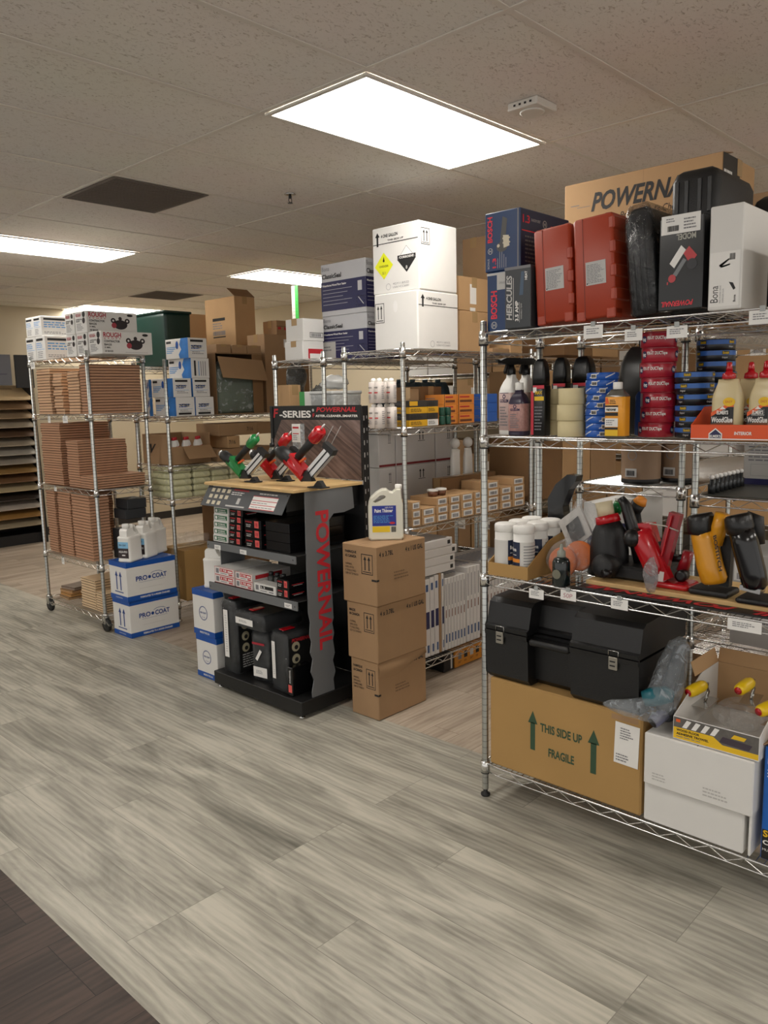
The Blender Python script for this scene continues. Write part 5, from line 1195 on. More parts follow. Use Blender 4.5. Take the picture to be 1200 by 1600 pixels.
def jug(label, x, y, z, rot=0, H=.27, wide=.146, thick=.105, first={}, lab=True):
    """F-style gallon jug, wide face in local xz, handle grip towards +x"""
    k = (H, lab)
    if k in first: return dup(first[k], (x, y, z), rot, label)
    t = thing('white_jug', label, 'jug', (x, y, z), rot, 'white plastic jugs'); first[k] = t; a = wide / 2; c = thick / 2; hb = H * .63
    m = MB()
    m.rbox(-a, a, -c, c, 0, hb, .02, WPL, n=4, prof=[(.006, 0), (0, .006), (0, .018), (.002, .02), (.002, hb - .012), (0, hb - .006), (.001, hb), (.008, hb + .006)])
    o_ = [(-a + .006, hb), (a - .006, hb), (a - .008, hb + .018), (a - .026, hb + .048), (a - .046, hb + .078), (a - .066, hb + .084), (-a + .074, hb + .066), (-a + .066, hb + .058), (-a + .018, hb + .058), (-a + .007, hb + .044)]
    q_ = [(a - .030, hb + .026), (a - .046, hb + .056), (a - .060, hb + .066), (a - .066, hb + .056), (a - .058, hb + .034), (a - .044, hb + .016)]
    jug_body(m, o_, q_, c - .022, WPL)
    m.build('body', t)
    m = MB(); m.lathe([(.022, hb + .0585), (.022, hb + .064), (.025, hb + .066), (.025, hb + .086), (.022, hb + .089)], WPL, 24, Matrix.Translation((-a + .042, 0, 0))); m.build('cap', t)
    if lab:
        m = MB(); m.face((-a - .0002, c, 0), (0, -1, 0), (0, 0, 1)); w_ = thick
        m.rect(w_ * .12, H * .11, w_ * .90, H * .47, AQL); m.rect(w_ * .12, H * .36, w_ * .90, H * .52, SKL, .0002); m.text('PRO COAT', w_ * .2, H * .42, w_ * .55, H * .04, NAVY, dl=.0006, bold=True); m.text('AQUA-PRO', w_ * .16, H * .24, w_ * .66, H * .06, PAPER, dl=.0006, bold=True); m.rect(w_ * .4, H * .17, w_ * .65, H * .2, PAPER, .0004); m.build('label', t)
    return t
zj = .5315
jug('white jug with a dark label at the left of three on the blue banded carton', 2.703, 4.968, zj, R(24))
jug('middle white jug with a dark label on the blue banded carton', 2.848, 5.010, zj, R(24))
jug('rearmost white jug of three on the blue banded carton', 2.975, 5.093, zj, R(24), lab=False)
jug('plain white jug standing half behind the tool display', 2.64, 3.85, .5265, R(-62), lab=False)
# ---------------------------------------------------------------- tool display stand
DX0, DY0, DY1 = 2.48, 2.955, 3.70
PGREY = mat('painted_grey_steel', '66686A', .45, var=.04, vs=4); DGREY = mat('dark_grey_steel', '45474A', .5, var=.06); DBLK = mat('black_base_laminate', '0B0B0B', .5, var=.15, vs=40, bump=.1, bs=200)
POSTERW = plank_mat('poster_wood_picture', ['2E2624', '4A3C38', '6A5750', '85706A'], 'x', .09, .5, rough=.35, seam='1E1816')
_nt = POSTERW.node_tree; _mp = [n_ for n_ in _nt.nodes if n_.type == 'MAPPING' and n_.inputs[0].links[0].from_node.type == 'TEX_COORD'][0]
_sp = _nt.nodes.new('ShaderNodeSeparateXYZ'); _cb = _nt.nodes.new('ShaderNodeCombineXYZ')
_nt.links.new(_mp.inputs[0].links[0].from_socket, _sp.inputs[0]); _nt.links.new(_sp.outputs[1], _cb.inputs[0]); _nt.links.new(_sp.outputs[2], _cb.inputs[1]); _nt.links.new(_cb.outputs[0], _mp.inputs[0])
_mp.inputs['Rotation'].default_value = (0, 0, -.55)      # the pictured boards run diagonally
t = thing('tool_display_stand', 'black and grey tool display stand with red lettering down its side panel', 'display stand', (0, 0, 0))
DT = t
m = MB(); m.box(2.475, 3.02, DY0 - .01, DY1, .022, .095, DBLK, b=.003); m.build('base', t)
for x in (2.50, 2.99):
    for y in (DY0 + .02, DY1 - .03): f = MB(); f.lathe([(.014, 0), (.016, .002), (.016, .008), (.006, .010), (.006, .0215)], STEEL, 12, Matrix.Translation((x, y, 0))); f.build('leveling_foot', t)
# serrated side panel (faces -Y), outline given by sight lines on its plane
YP = DY0 + .005
out = [(475, 767), (549, 760), (552, 793), (536, 800), (520, 802), (513, 812), (514, 850), (518, 930), (520, 965), (518, 973), (521, 988), (519, 999), (522, 1019), (519, 1031), (523, 1048), (520, 1060), (522, 1078), (521, 1090), (488, 1096), (487, 1082), (490, 1062), (485, 1050), (488, 1030), (484, 1020), (486, 1003), (483, 993), (484, 972), (481, 958), (478, 880)]
pts = [fy(*p, YP) for p in out]
m = MB(); m.prism([(p.x, p.z) for p in pts], YP - .006, YP, PGREY, 'y')
tl = fy(488, 800, YP - .0065); br = fy(513, 1012, YP - .0065)
m.face((tl.x, YP - .006, br.z), (1, 0, 0), (0, 0, 1)); m.textv('POWERNAIL', .018, 0, (fy(513, 850, YP).x - tl.x) * .85, tl.z - br.z, INKR, up=False, bold=True)
m.build('side_panel', t)
m = MB(); m.prism([(p.x, p.z) for p in pts], DY1 - .02, DY1 - .014, PGREY, 'y'); m.build('side_panel', t)
# rear uprights, shelves and back poster
XB = 2.955
for y in (DY0 - .012, DY1 - .02):
    m = MB(); m.box(XB, XB + .045, y, y + .004, .095, 1.56, BLKPLM, b=.0005); m.box(XB + .041, XB + .045, y + .004, y + .03, .095, 1.56, BLKPLM, b=.0005)
    if y < 3.1:
        m.face((XB, y, 0), (1, 0, 0), (0, 0, 1))
        for k in range(22): m.rect(.008, .14 + k * .064, .014, .165 + k * .064, LBL); m.rect(.030, .15 + k * .064, .034, .165 + k * .064, LBL)
    m.build('upright', t)
for z, dz_, nm in ((.835, .045, 0), (.605, .05, 0)):
    m = MB(); m.box(DX0 + .012, XB, DY0, DY1 - .025, z, z + .004, DBLK, b=.001); m.build('shelf_board', t)
    m = MB(); m.box(DX0 - .004, DX0 + .004, DY0 - .002, DY1 + .002, z - dz_ + .01, z + .004, PGREY, b=.001, M=Matrix.Translation((DX0 * 0, 0, 0)))
    m.face((DX0 - .004, DY1, z - dz_), (0, -1, 0), (0, 0, 1)); m.disc(.012, .03, .004, INK); m.disc(DY1 - DY0 - .015, .03, .004, INK); m.build('shelf_lip', t)
m = MB(); m.box(XB + .0005, XB + .0045, DY0 - .007, DY1 - .021, .097, 1.148, BLKPLM, b=.0005); m.build('dark_back_sheet', t)  # black sheet added to stand for the open dark behind the shelves
# slanted header panel
A = Vector((2.44, 0, 1.045)); Bp = Vector((2.505, 0, 1.148)); d = (Bp - A).normalized(); n = Vector((-d.z, 0, d.x)); hw_ = (Bp - A).length
m = MB(); yl, yr = DY1 - .01, DY0 + .045
q = [A + Vector((0, yl, 0)), A + Vector((0, yr, 0)), Bp + Vector((0, yr, 0)), Bp + Vector((0, yl, 0))]; q2 = [v - n * .003 for v in q]
m.add(q + q2, [(0, 1, 2, 3), (7, 6, 5, 4), (0, 4, 5, 1), (1, 5, 6, 2), (2, 6, 7, 3), (3, 7, 4, 0)], DGREY)
m.face(q[0], (0, -1, 0), d); W_ = yl - yr; CRM = mat('cream_sample_squares', 'C9BFA6', .5, var=.1)
for r_ in range(3):
    for k in range(4 if r_ < 2 else 3): m.rect(.045 + k * .047, .012 + (2 - r_) * .036, .073 + k * .047, .034 + (2 - r_) * .036, CRM)
m.rect(.04, hw_ - .006, .2, hw_ - .002, PAPER); m.text('POWERNAIL', .24, hw_ - .02, .13, .010, INKR, bold=True, shear=.2); m.lines(.23, .075, .15, .022, 2, PAPER, seed=3); m.rect(.30, .028, .325, .062, LBL); m.rect(.22, .010, .38, .018, LBL)
m.rect(.42, .012, .62, .085, PAPER)
for k in range(4): m.rect(.42, .012 + k * .0235, .62, .0155 + k * .0235, INKR, .0004)
for k in range(2): m.lines(.43, .02 + k * .024, .18, .008, 1, INKG, seed=k, dl=.0008)
m.lines(.46, .092, .16, .014, 1, LBL, seed=6); m.disc(.012, hw_ - .015, .004, INK); m.disc(W_ - .015, hw_ - .02, .004, INK); m.build('header_panel', t)
# plywood worktop
m = MB(); m.box(2.478, XB - .002, DY0 - .005, DY1 - .0, 1.150, 1.166, WOODB, b=.002); m.build('worktop', t)
m = MB(); m.prism([(2.78, 1.149), (XB, 1.149), (XB, 1.04), (2.86, 1.04)], DY0 + .03, DY0 + .06, BLKPLM, 'y'); m.build('bracket', t)
for k, (y, z) in enumerate(((3.60, .826), (3.37, .826), (3.02, .595))):
    m = MB(); m.box(DX0 - .0062, DX0 - .005, y - .028, y + .028, z - .024, z, PAPER, b=.0002); m.face((DX0 - .0062, y + .028, z - .024), (0, -1, 0), (0, 0, 1)); m.lines(.01, .006, .036, .012, 2, INKG, seed=k); m.build('price_strip', t)
# poster
m = MB(); pz0, pz1, py0, py1 = 1.17, 1.565, DY0 + .002, DY1 + .01
m.box(XB + .006, XB + .011, py0, py1, pz0, pz1, DBLK, b=.0008); m.face((XB + .006, py1, pz0), (0, -1, 0), (0, 0, 1)); w_ = py1 - py0; h = pz1 - pz0
m.lift = .0008; m.poly([(w_ * .14, h * .80), (w_ * .99, h * .80), (w_ * .99, .0), (w_ * .55, 0), (w_ * .02, 0), (w_ * .02, h * .45)], POSTERW)
m.text('F', w_ * .045, h * .83, w_ * .06, h * .13, INKR, bold=True, shear=.15); m.text('-SERIES', w_ * .12, h * .83, w_ * .36, h * .10, PAPER, bold=True)
m.disc(w_ * .505, h * .935, .008, LBL); m.text('POWERNAIL', w_ * .54, h * .91, w_ * .42, h * .065, INKR, bold=True, shear=.2); m.text('F', w_ * .50, h * .835, w_ * .02, h * .055, INKR, bold=True); m.text('ASTER..CLEANER..SMARTER', w_ * .53, h * .84, w_ * .44, h * .032, PAPER, bold=True)
for a_, b_ in ((.58, .55), (.66, .62)): m.poly([(w_ * a_, h * .4), (w_ * (a_ + .006), h * .4), (w_ * (a_ + .14), h * .72), (w_ * (a_ + .133), h * .72)], STEEL, .0006)
m.build('poster', t)
# ---- pneumatic nailers on the worktop, drawn in a plane facing the aisle
def brad_nailer(label, col, X, s0, group='brad nailers on the display worktop', big=False):
    """s0: px offset of reference picture points of the big nailer -> scaled copies"""
    ox, oy, k = s0; base = fx(*((485 - 485) * k + ox, (748 - 748) * k + oy), X); base.z = 1.1675
    t = thing('brad_nailer', label, 'nail gun', base, 0, group); P = lambda a, b, d=0: fx(ox + (a - 485) * k, oy + (b - 748) * k, X + d) - base
    m = MB(); m.tube([P(447, 716), P(455, 722), P(472, 746)], [.028 * k * 1.15, .030 * k * 1.15, .022 * k], col, 12); bar2(m, P(452, 712), P(474, 738), .052 * k, .045, col); m.build('housing', t)
    m = MB(); m.tube([P(434, 702), P(436, 704), P(447, 713), P(448, 714), P(453, 718)], [.028 * k, .036 * k, .037 * k, .032 * k, .034 * k], BLKPLM, 18); m.lathe([(.010, 0), (.018, .001), (.018, .012), (.010, .012)], STEEL if not big else BLKPL, 14, rot3(0, -55, 0, P(432, 702, -.01))); m.build('cap', t)
    m = MB(); m.tube([P(463, 712), P(487, 684)], [.020 * k, .022 * k], RUB, 14); m.build('grip', t)
    m = MB(); m.tube([P(486, 686), P(487.5, 684), P(497.5, 671), P(499, 669)], [.026 * k, .032 * k, .032 * k, .024 * k], col, 18); m.build('end_cap', t)
    m = MB(); m.tube([P(499, 668), P(504, 661)], [.007 * k, .004 * k], ALU, 10); m.build('air_plug', t)
    m = MB(); bar2(m, P(479, 742, .01), P(512, 704, .01), .056 * k, .024, ALU); bar2(m, P(478, 738, -.003), P(508, 703, -.003), .006, .004, GUNM); bar2(m, P(483, 745, -.003), P(515, 708, -.003), .004, .004, GUNM); m.build('magazine', t)
    m = MB(); bar2(m, P(505, 692, .01), P(520, 706, .01), .030 * k, .03, BLKPL); m.build('magazine_end', t)
    m = MB(); m.prism([(0, 0)] * 0 or [(P(*q).y, P(*q).z) for q in ((467, 738), (478, 733), (488, 750), (470, 750))], -.014, .014, BLKPLM, 'x'); m.build('nose', t)
    m = MB(); m.rbox(-.02, .04, -.085 * k, .02, 0, .006, .005, BLKPLM, vb=.001); m.prism([(.0, .006), (-.07 * k, .006), (-.045 * k, .035 * k), (-.03 * k, .035 * k)], .004, .03, BLKPLM, 'x'); m.build('stand_foot', t)
    m = MB(); bar2(m, P(463, 722, -.005), P(474, 714, -.005), .01, .012, ORANGEPL); m.build('trigger', t)
    return t
brad_nailer('large red brad nailer with silver magazine at the front of the display worktop', REDPL, 2.60, (488, 750, 1.0), big=True)
brad_nailer('smaller red brad nailer in the middle of the display worktop', REDPL, 2.73, (439, 747, .84))
brad_nailer('green brad nailer at the left end of the display worktop', GREENPL, 2.60, (389, 746, .80))
t = thing('brochure_holder', 'small clear holder with white and red cards before the display poster', 'holder', (2.86, 3.36, 1.1675), 0)
m = MB(); m.box(0, .03, -.035, .035, .0, .30, film_mat('acrylic', 'C6D0D4', .25, .05, crinkle=0), b=.002); m.build('holder', t)
m = MB(); m.box(-.004, -.001, -.033, .033, .20, .30, PAPER, b=.0005); m.face((-.004, .033, .20), (0, -1, 0), (0, 0, 1)); m.rect(.008, .075, .058, .085, INKR); m.rect(.008, .045, .058, .05, INKR); m.lines(.01, .01, .045, .03, 3, INKG); m.build('card', t)
t = thing('oiler_bottle', 'small clear bottle with a black pump cap between the green and red nailers', 'bottle', (2.80, 3.50, 1.1675), 0)
m = MB(); m.lathe([(.020, 0), (.022, .003), (.022, .155), (.012, .175)], mat('clear_bottle', 'B9BDB8', .1, trans=.8), 18); m.build('body', t)
m = MB(); m.lathe([(.012, .1755), (.014, .178), (.014, .195), (.007, .198), (.007, .222), (.001, .224)], BLKPL, 14, cap=False); m.build('cap', t)
# ---- boxes on the display shelves
PINKR = mat('coral_square', 'D95A55', .5)
def nail_box(label, y0, y1, z0, z1, kind, dx=.30, X=DX0 + .012, group=None, rot=0):
    base_m = {'g': WHITE, 'k': BLKGL, 'r': WHITE, 'w': WHITE, 's': BLKGL}[kind]
    B = Box('fastener_box', label, 'box', X, X + dx, y0 + .001, y1 - .001, z0, z1 - .0008, base_m, group, tape=False, seam=False, b=.0015, rot=rot); b = B.X(); w_, h = B.w, B.dz
    if kind == 'g': b.rect(w_ * .07, h * .2, w_ * .93, h * .84, mat('forest_green_print', '17603B', .45)); b.text('POWERNAIL', w_ * .32, h * .5, w_ * .5, h * .2, PAPER, bold=True, shear=.2, dl=.0006); b.rect(w_ * .12, h * .3, w_ * .25, h * .72, PAPER, .0003); b.rect(w_ * .32, h * .3, w_ * .85, h * .38, PAPER, .0003)
    if kind == 'k': b.rect(w_ * .62, h * .16, w_ * .88, h * .88, PINKR); b.text('18', w_ * .67, h * .3, w_ * .15, h * .4, DRED, bold=True, dl=.0006); b.text('POWERNAIL', w_ * .06, h * .64, w_ * .42, h * .16, INKR, bold=True, shear=.2); b.text('GAUGE', w_ * .10, h * .34, w_ * .30, h * .14, LBL, bold=True); b.rect(w_ * .10, h * .18, w_ * .36, h * .26, LBL)
    if kind == 'k': b = B.Y(); b.rect(.02, h * .4, .10, h * .48, INKR); b.rect(.03, h * .28, .09, h * .33, LBL)
    if kind == 'r': b.rect(w_ * .27, h * .42, w_ * .93, h * .84, INKR); b.text('E 7/8', w_ * .32, h * .5, w_ * .3, h * .26, PAPER, bold=True, dl=.0006); b.rect(w_ * .68, h * .52, w_ * .9, h * .7, PAPER, .0004); b.rect(w_ * .07, h * .2, w_ * .22, h * .8, INKG); b.rect(w_ * .3, h * .2, w_ * .62, h * .28, INKG); b.rect(w_ * .72, h * .14, w_ * .92, h * .32, INKR); frame(b, 0, 0, w_, h, .002, INKR)
    if kind == 'r': b = B.Y(); b.rect(.02, h * .3, .2, h * .8, INKR)
    if kind == 'w': b.rect(w_ * .3, h * .45, w_ * .9, h * .82, INK); b.text('L 2', w_ * .34, h * .52, w_ * .18, h * .24, PAPER, bold=True, dl=.0006); b.rect(w_ * .08, h * .25, w_ * .22, h * .8, INKG); b.rect(w_ * .3, h * .2, w_ * .6, h * .28, INKG); b.rect(w_ * .7, h * .18, w_ * .9, h * .3, INKG)
    return B.done()
zs = .8405; hh = .0385
for k in range(5):
    o = .012 * (4 - k); nail_box('white and green fastener box, ' + nth(k, 5) + ' on the upper display shelf', 3.508 + o * .4, 3.642 + o * .4, zs + k * hh, zs + (k + 1) * hh, 'g', group='green fastener boxes')
for k in range(5): nail_box('narrow black fastener box, ' + nth(k, 5) + ' beside the green boxes', 3.385 + .005 * (4 - k), 3.498 + .005 * (4 - k), zs + k * hh, zs + (k + 1) * hh, 'k', dx=.30, group='narrow black fastener boxes')
for k in range(3): nail_box('wide black fastener box, ' + nth(k, 3) + ' on the right of the upper display shelf', 3.235, 3.372, zs + k * .050, zs + (k + 1) * .050, 'k', dx=.42, group='wide black fastener boxes')
for k in range(3): nail_box('plain dark fastener box, ' + nth(k, 3) + ' beside the side panel', 3.03, 3.222, zs + k * .05, zs + (k + 1) * .05, 's', dx=.38, X=DX0 + .03, group='dark boxes by the side panel')
zs = .6105
for k in range(2): nail_box('white and red fastener box at the left end, ' + ('lower one', 'upper one')[k], 3.485, 3.665, zs + k * .045, zs + (k + 1) * .045, 'r', dx=.26, group='red and white fastener boxes')
for k in range(2): nail_box('second white and red fastener box pile, ' + ('lower one', 'upper one')[k], 3.325, 3.475, zs + k * .043, zs + (k + 1) * .043, 'r', dx=.26, group='red and white fastener boxes')
nail_box('white fastener box with a black stripe in front of the small bottles', 3.135, 3.315, zs, zs + .048, 'w', dx=.07)
for k in range(2): nail_box('small black fastener box with a coral square, ' + ('lower one', 'upper one')[k], 3.03, 3.125, zs + k * .048, zs + (k + 1) * .048, 'k', dx=.22, group='small black boxes on the lower display shelf')
for k in range(3):
    t = thing('oil_vial', ['first', 'second', 'third'][k] + ' small dark capped vial behind the white striped box', 'bottle', (DX0 + .105, 3.285 - .052 * k, zs), 0, 'dark vials on the lower display shelf')
    m = MB(); m.lathe([(.018, 0), (.019, .002), (.019, .065), (.010, .074)], mat('smoked_vial', '3A3C3A', .15), 16); m.build('vial', t); m = MB(); m.lathe([(.011, .0745), (.013, .076), (.013, .09), (.010, .092)], GUNM, 14); m.build('cap', t)
# ---- wrapped tool cases on the display base
WRAPL = film_mat('case_film', '9BA0A4', .07, .06, crinkle=1.0, cs=18)
def wrap_case(label, x0, x1, y0, y1, z0, z1, rot=0, sticker=None, discs=False, tilt=0):
    t = thing('wrapped_tool_case', label, 'tool case', ((x0 + x1) / 2, (y0 + y1) / 2, z0), (0, 0, rot), 'film wrapped tool cases on the display base'); a, c, h = (x1 - x0) / 2, (y1 - y0) / 2, z1 - z0
    m = MB(); m.rbox(-a, a, -c, c, 0, h, .02, BLKPLM, prof=[(.008, 0), (0, .01), (0, h - .03), (.008, h - .01), (.02, h)]); m.build('shell', t)
    m = MB(); m.rbox(-a - .006, a + .006, -c - .006, c + .006, -.0, h + .008, .024, WRAPL, prof=[(.004, 0), (0, .012), (.002, h * .5), (0, h - .02), (.015, h + .007)]); m.build('film', t)
    if sticker:
        y_, z_, w_, hh_ = sticker; m = MB(); m.face((-a - .0068, y_ + w_ / 2, z_), (0, -1, 0), (0, 0, 1)); m.rect(0, 0, w_, hh_, PAPER)
        (m.lines(w_ * .2, hh_ * .3, w_ * .6, hh_ * .4, 3, INKG) if w_ > hh_ else m.lines(w_ * .3, hh_ * .1, w_ * .5, hh_ * .8, 16, LBL)); m.build('sticker', t)
    if discs:
        m = MB(); m.box(-a + .01, a - .01, -c - .0066, -c - .0062, .01, h - .02, BLKPLM, b=.0001); m.face((-a, -c - .0068, 0), (1, 0, 0), (0, 0, 1))
        for k in range(3): m.disc(.055, h * .36 + k * .065, .026, mat('beige_picture', 'A79F84', .5)); m.disc(.058, h * .36 + k * .065 - .004, .012, INK, .0004)
        m.lines(.03, h * .08, .14, h * .2, 6, LBL, seed=5); m.text('POWERNAIL', .03, h * .86, .13, .02, INKR, bold=True, shear=.2); m.build('picture_sleeve', t)
    m = MB(); m.box(-a + .02, -a + .10, -.02, .02, h + .009, h + .016, REDPL, b=.004); m.build('red_latch', t)
    return t
zb = .0965
wrap_case('film wrapped black case at the left end of the display base', 2.515, 2.80, 3.53, 3.665, zb, .505, R(2), (0.015, .09, .038, .27), True)
wrap_case('film wrapped black case at the right end beside the side panel', 2.515, 2.80, 3.085, 3.225, zb, .405, R(-3), (.035, .06, .028, .2), True)
wrap_case('film wrapped black case lying flat over the upright middle one', 2.50, 2.78, 3.262, 3.515, .388, .475, R(0), (.03, .02, .15, .035))
t = wrap_case('dark tool carton with a nailer picture upright in the middle of the base', 2.545, 2.80, 3.31, 3.44, zb + .0, .368, R(8), (.0, .02, .10, .055))
m = MB(); m.face((-.1285, .05, .0), (0, -1, 0), (0, 0, 1)); m.lift = .009; m.rect(.0, .20, .09, .212, DRED); m.poly([(.02, .12), (.035, .11), (.07, .165), (.055, .175)], PAPER); m.build('sleeve_print', t)
B = Box('fastener_box', 'upright narrow black box with a coral square by the side panel base', 'box', 2.495, 2.62, 3.035, 3.07, zb, .25, BLKGL, tape=False, seam=False); b = B.X(); b.rect(.003, .02, .03, .06, PINKR); b.textv('POWERNAIL', .012, .07, .012, .07, LBL, bold=True); B.done()
# ---------------------------------------------------------------- three stacked brown cartons and the thinner jug
def gal(label, x0, x1, y0, y1, z0, z1, alt=False, rot=0, dent=False):
    B = Box('brown_carton', label, 'carton', x0, x1, y0, y1, z0, z1, CARD, 'brown gallon cartons in the aisle', rot=rot, b=.004, tape=False); h = B.dz; b = B.X(); w_ = B.w
    b.text('MADE' if alt else 'FABRIQUE', w_ * .09, h * .84, w_ * (.2 if alt else .34), h * .05, INK, bold=True); b.text('IN CANADA' if alt else 'AU CANADA', w_ * .09, h * .77, w_ * .34, h * .05, INK, bold=True)
    for k, s_ in enumerate(('WARNING', 'HARMFUL OR FATAL', 'IF SWALLOWED', 'KEEP OUT OF REACH')): b.text(s_, w_ * .09, h * (.64 - k * .055), w_ * (.2 + .06 * k), h * .035, INK)
    uparrows(b, w_ * .57, h * .52, w_ * .33, h * .34)
    if not alt: b.rect(w_ * .86, h * .42, w_, h * .455, INK)
    b = B.Y(); w_ = B.w
    b.text('4 x 3.78L', w_ * .06, h * .82, w_ * .27, h * .085, INK, bold=True, space=1.2); b.text('4 x 1 US GAL', w_ * .58, h * .82, w_ * .36, h * .085, INK, bold=True, space=1.1)
    if not alt: b.rect(0, h * .42, w_ * .05, h * .455, INK); b.lines(w_ * .34, h * .38, w_ * .3, h * .16, 3, mat('faint_brown_ink', '7A5F44', .8), seed=4)
    b.rect(w_ * .45, .0, w_ * .452, h, CARD2, -.0004)
    B.done()
    if dent:
        m = MB(); r = random.Random(5); n_ = 12; x_ = [-B.dx / 2 + B.dx * i / n_ for i in range(n_ + 1)]
        vs = []; 
        for i, x in enumerate(x_):
            u = i / n_; s_ = .016 * sin(pi * u) + .008 * sin(5 * u + 1)
            vs += [(x, -B.dy / 2 - .001, h * .995), (x, -B.dy / 2 - .006 - s_ * .8, h * (.90 - .05 * sin(3 * u))), (x, -B.dy / 2 - .002, h * (.80 - .10 * sin(4 * u + .5)))]
        m.add(vs, [(3 * i + j, 3 * i + j + 1, 3 * i + 4 + j, 3 * i + 3 + j) for i in range(n_) for j in (0, 1)], CARD, True)
        m.build('buckled_edge', B.t)
    return B.t
gal('buckled lowest brown gallon carton standing on the floor beside the display', 2.720, 3.085, 2.645, 2.835, .002, .298, dent=True)
gal('middle brown gallon carton of the aisle stack, marked MADE IN CANADA', 2.712, 3.085, 2.635, 2.845, .300, .590, alt=True)
gal('topmost brown gallon carton carrying the paint thinner jug', 2.705, 3.070, 2.625, 2.860, .5915, .888)
t = thing('thinner_jug', 'translucent jug of paint thinner with a blue and yellow label on the stacked cartons', 'jug', (2.905, 2.745, .8890), R(-45)); c = .045
YELL = mat('label_yellow', 'E0BE20', .4); BLUL = mat('label_blue', '1F2F8C', .35, var=.1)
m = MB(); hw_ = .088; H = .262
out = [(-hw_ + .012, 0), (-hw_, .012), (-hw_, .165), (-hw_ + .004, .19), (-hw_ + .012, .212), (-.045, .240), (-.015, .256), (.008, .256), (.022, .242), (.038, .240), (.052, .252), (.058, .256), (.078, .256), (.080, .235), (hw_ - .004, .20), (hw_, .18), (hw_, .012), (hw_ - .012, 0)]
hole = [(-.060, .198), (-.03, .224), (-.012, .228), (.0, .222), (-.002, .214), (-.022, .204), (-.05, .192)]
jug_body(m, out, hole, c, MILK); m.build('body', t)
m = MB(); m.lathe([(.017, .2562), (.0185, .258), (.0185, .274), (.016, .277)], WPL, 20, Matrix.Translation((.068, 0, 0))); m.build('cap', t)
m = MB(); m.face((-.068, -c - .0003, .038), (1, 0, 0), (0, 0, 1)); m.rect(0, .036, .12, .138, BLUL); m.rect(0, .004, .088, .034, YELL); m.text('Paint Thinner', .012, .104, .092, .018, PAPER, bold=True, dl=.0006); m.text('100% PURE', .065, .124, .04, .008, PAPER, dl=.0006)
m.lines(.006, .05, .10, .04, 6, SKY, seed=2, dl=.0006); m.disc(.1, .05, .014, INKR, .0008, r2=.006); m.bars(.094, .004, .024, .028); m.build('label', t)
# ---------------------------------------------------------------- unit right of the display: white cartons, boxes, tubes
S3T, S3M, S3L, S3B = 1.8475, 1.4445, .9095, .1545
def white4(label, corner, left, right, y, z0, z1, kind, rot=0):
    p = fy(corner, y, 2.80); x0 = p.x; ya = fx(left, y, x0).y; xb = fy(right, y, 2.80).x
    B = Box('white_chemical_carton', label, 'carton', x0, xb, 2.80, ya, z0, z1, WHITE, 'white gallon cartons on the shelf top', rot=rot, b=.006, seam=False, tape=False); h = B.dz
    def print4(b, w_):
        b.rect(w_ * .02, h * .745, w_ * .98, h * .757, INK); b.rect(w_ * .10, h * .72, w_ * .14, h * .87, INK); b.poly([(w_ * .07, h * .86), (w_ * .17, h * .86), (w_ * .12, h * .93)], INK)
        b.text('4 ONE GALLON', w_ * .2, h * .84, w_ * .36, h * .05, INK, bold=True); b.text('THIS SIDE UP', w_ * .34, h * .78, w_ * .34, h * .025, INK, bold=True)
        b.disc(w_ * .34, h * .10, w_ * .05, INKG, hole=w_ * .045); b.text('4G/Y11.8/S/22', w_ * .44, h * .12, w_ * .34, h * .03, INKG); b.text('USA/+CC6681', w_ * .44, h * .07, w_ * .34, h * .03, INKG)
    if kind == 'up':
        b = B.X(); w_ = B.w; print4(b, w_); c = (w_ * .25, h * .42); r = w_ * .2; b.poly([(c[0], c[1] - r * 1.05), (c[0] + r, c[1]), (c[0], c[1] + r * 1.05), (c[0] - r, c[1])], mat('hazard_yellow', 'DDE01A', .45)); b.text('OXIDIZER', c[0] - r * .5, c[1] - r * .1, r, r * .16, INK, dl=.0008); b.text('5.1', c[0] - r * .15, c[1] - r * .65, r * .3, r * .2, INK, dl=.0008)
        b.disc(c[0], c[1] + r * .4, r * .10, INK, .0006); b.poly([(c[0] - r * .08, c[1] + r * .42), (c[0] + r * .08, c[1] + r * .42), (c[0], c[1] + r * .75)], INK, .0006)
        c = (w_ * .74, h * .48); r = w_ * .2; b.poly([(c[0], c[1] - r * 1.05), (c[0] + r, c[1]), (c[0], c[1] + r * 1.05), (c[0] - r, c[1])], PAPER); b.poly([(c[0], c[1] - r * 1.05), (c[0] + r, c[1]), (c[0] - r, c[1])], INK, .0003); b.rect(c[0] - r * .95, c[1] - r * .05, c[0] + r * .95, c[1] + r * .3, INK, .0005); b.text('CORROSIVE', c[0] - r * .75, c[1] + r * .04, r * 1.5, r * .18, PAPER, dl=.001, bold=True); b.text('8', c[0] - r * .08, c[1] - r * .8, r * .16, r * .25, PAPER, dl=.001)
        for q in (((0, 1), (.95, 0)), ((0, 1), (-.95, 0))): (a_, b_), (c_, d_) = q; b.poly([(c[0] + r * a_, c[1] + r * b_), (c[0] + r * c_, c[1] + r * d_), (c[0] + r * c_ * .95, c[1] + r * d_), (c[0], c[1] + r * .95)], INKG, .0008)
        uparrows(B.Y(), B.dx * .05, h * .66, B.dx * .22, h * .24)
    else:
        uparrows(B.X(), B.dy * .03, h * .5, B.dy * .21, h * .34); b = B.X(); b.disc(B.w * .5, h * .76, B.w * .05, mat('glossy_patch', 'E4E2E0', .15), r2=h * .1)
        b = B.Y(); print4(b, B.w)
    return B.done()
zt = fy(655, 452, 2.80).z; zt2_ = fy(656, 343, 2.80).z
white4('lower white gallon carton with framed arrows on the shelf top right of the display', 653, 585, 716, 500, S3T, zt, 'low')
white4('upper white gallon carton with yellow and black hazard diamonds', 655, 582, 714, 400, zt + .001, zt2_, 'up')
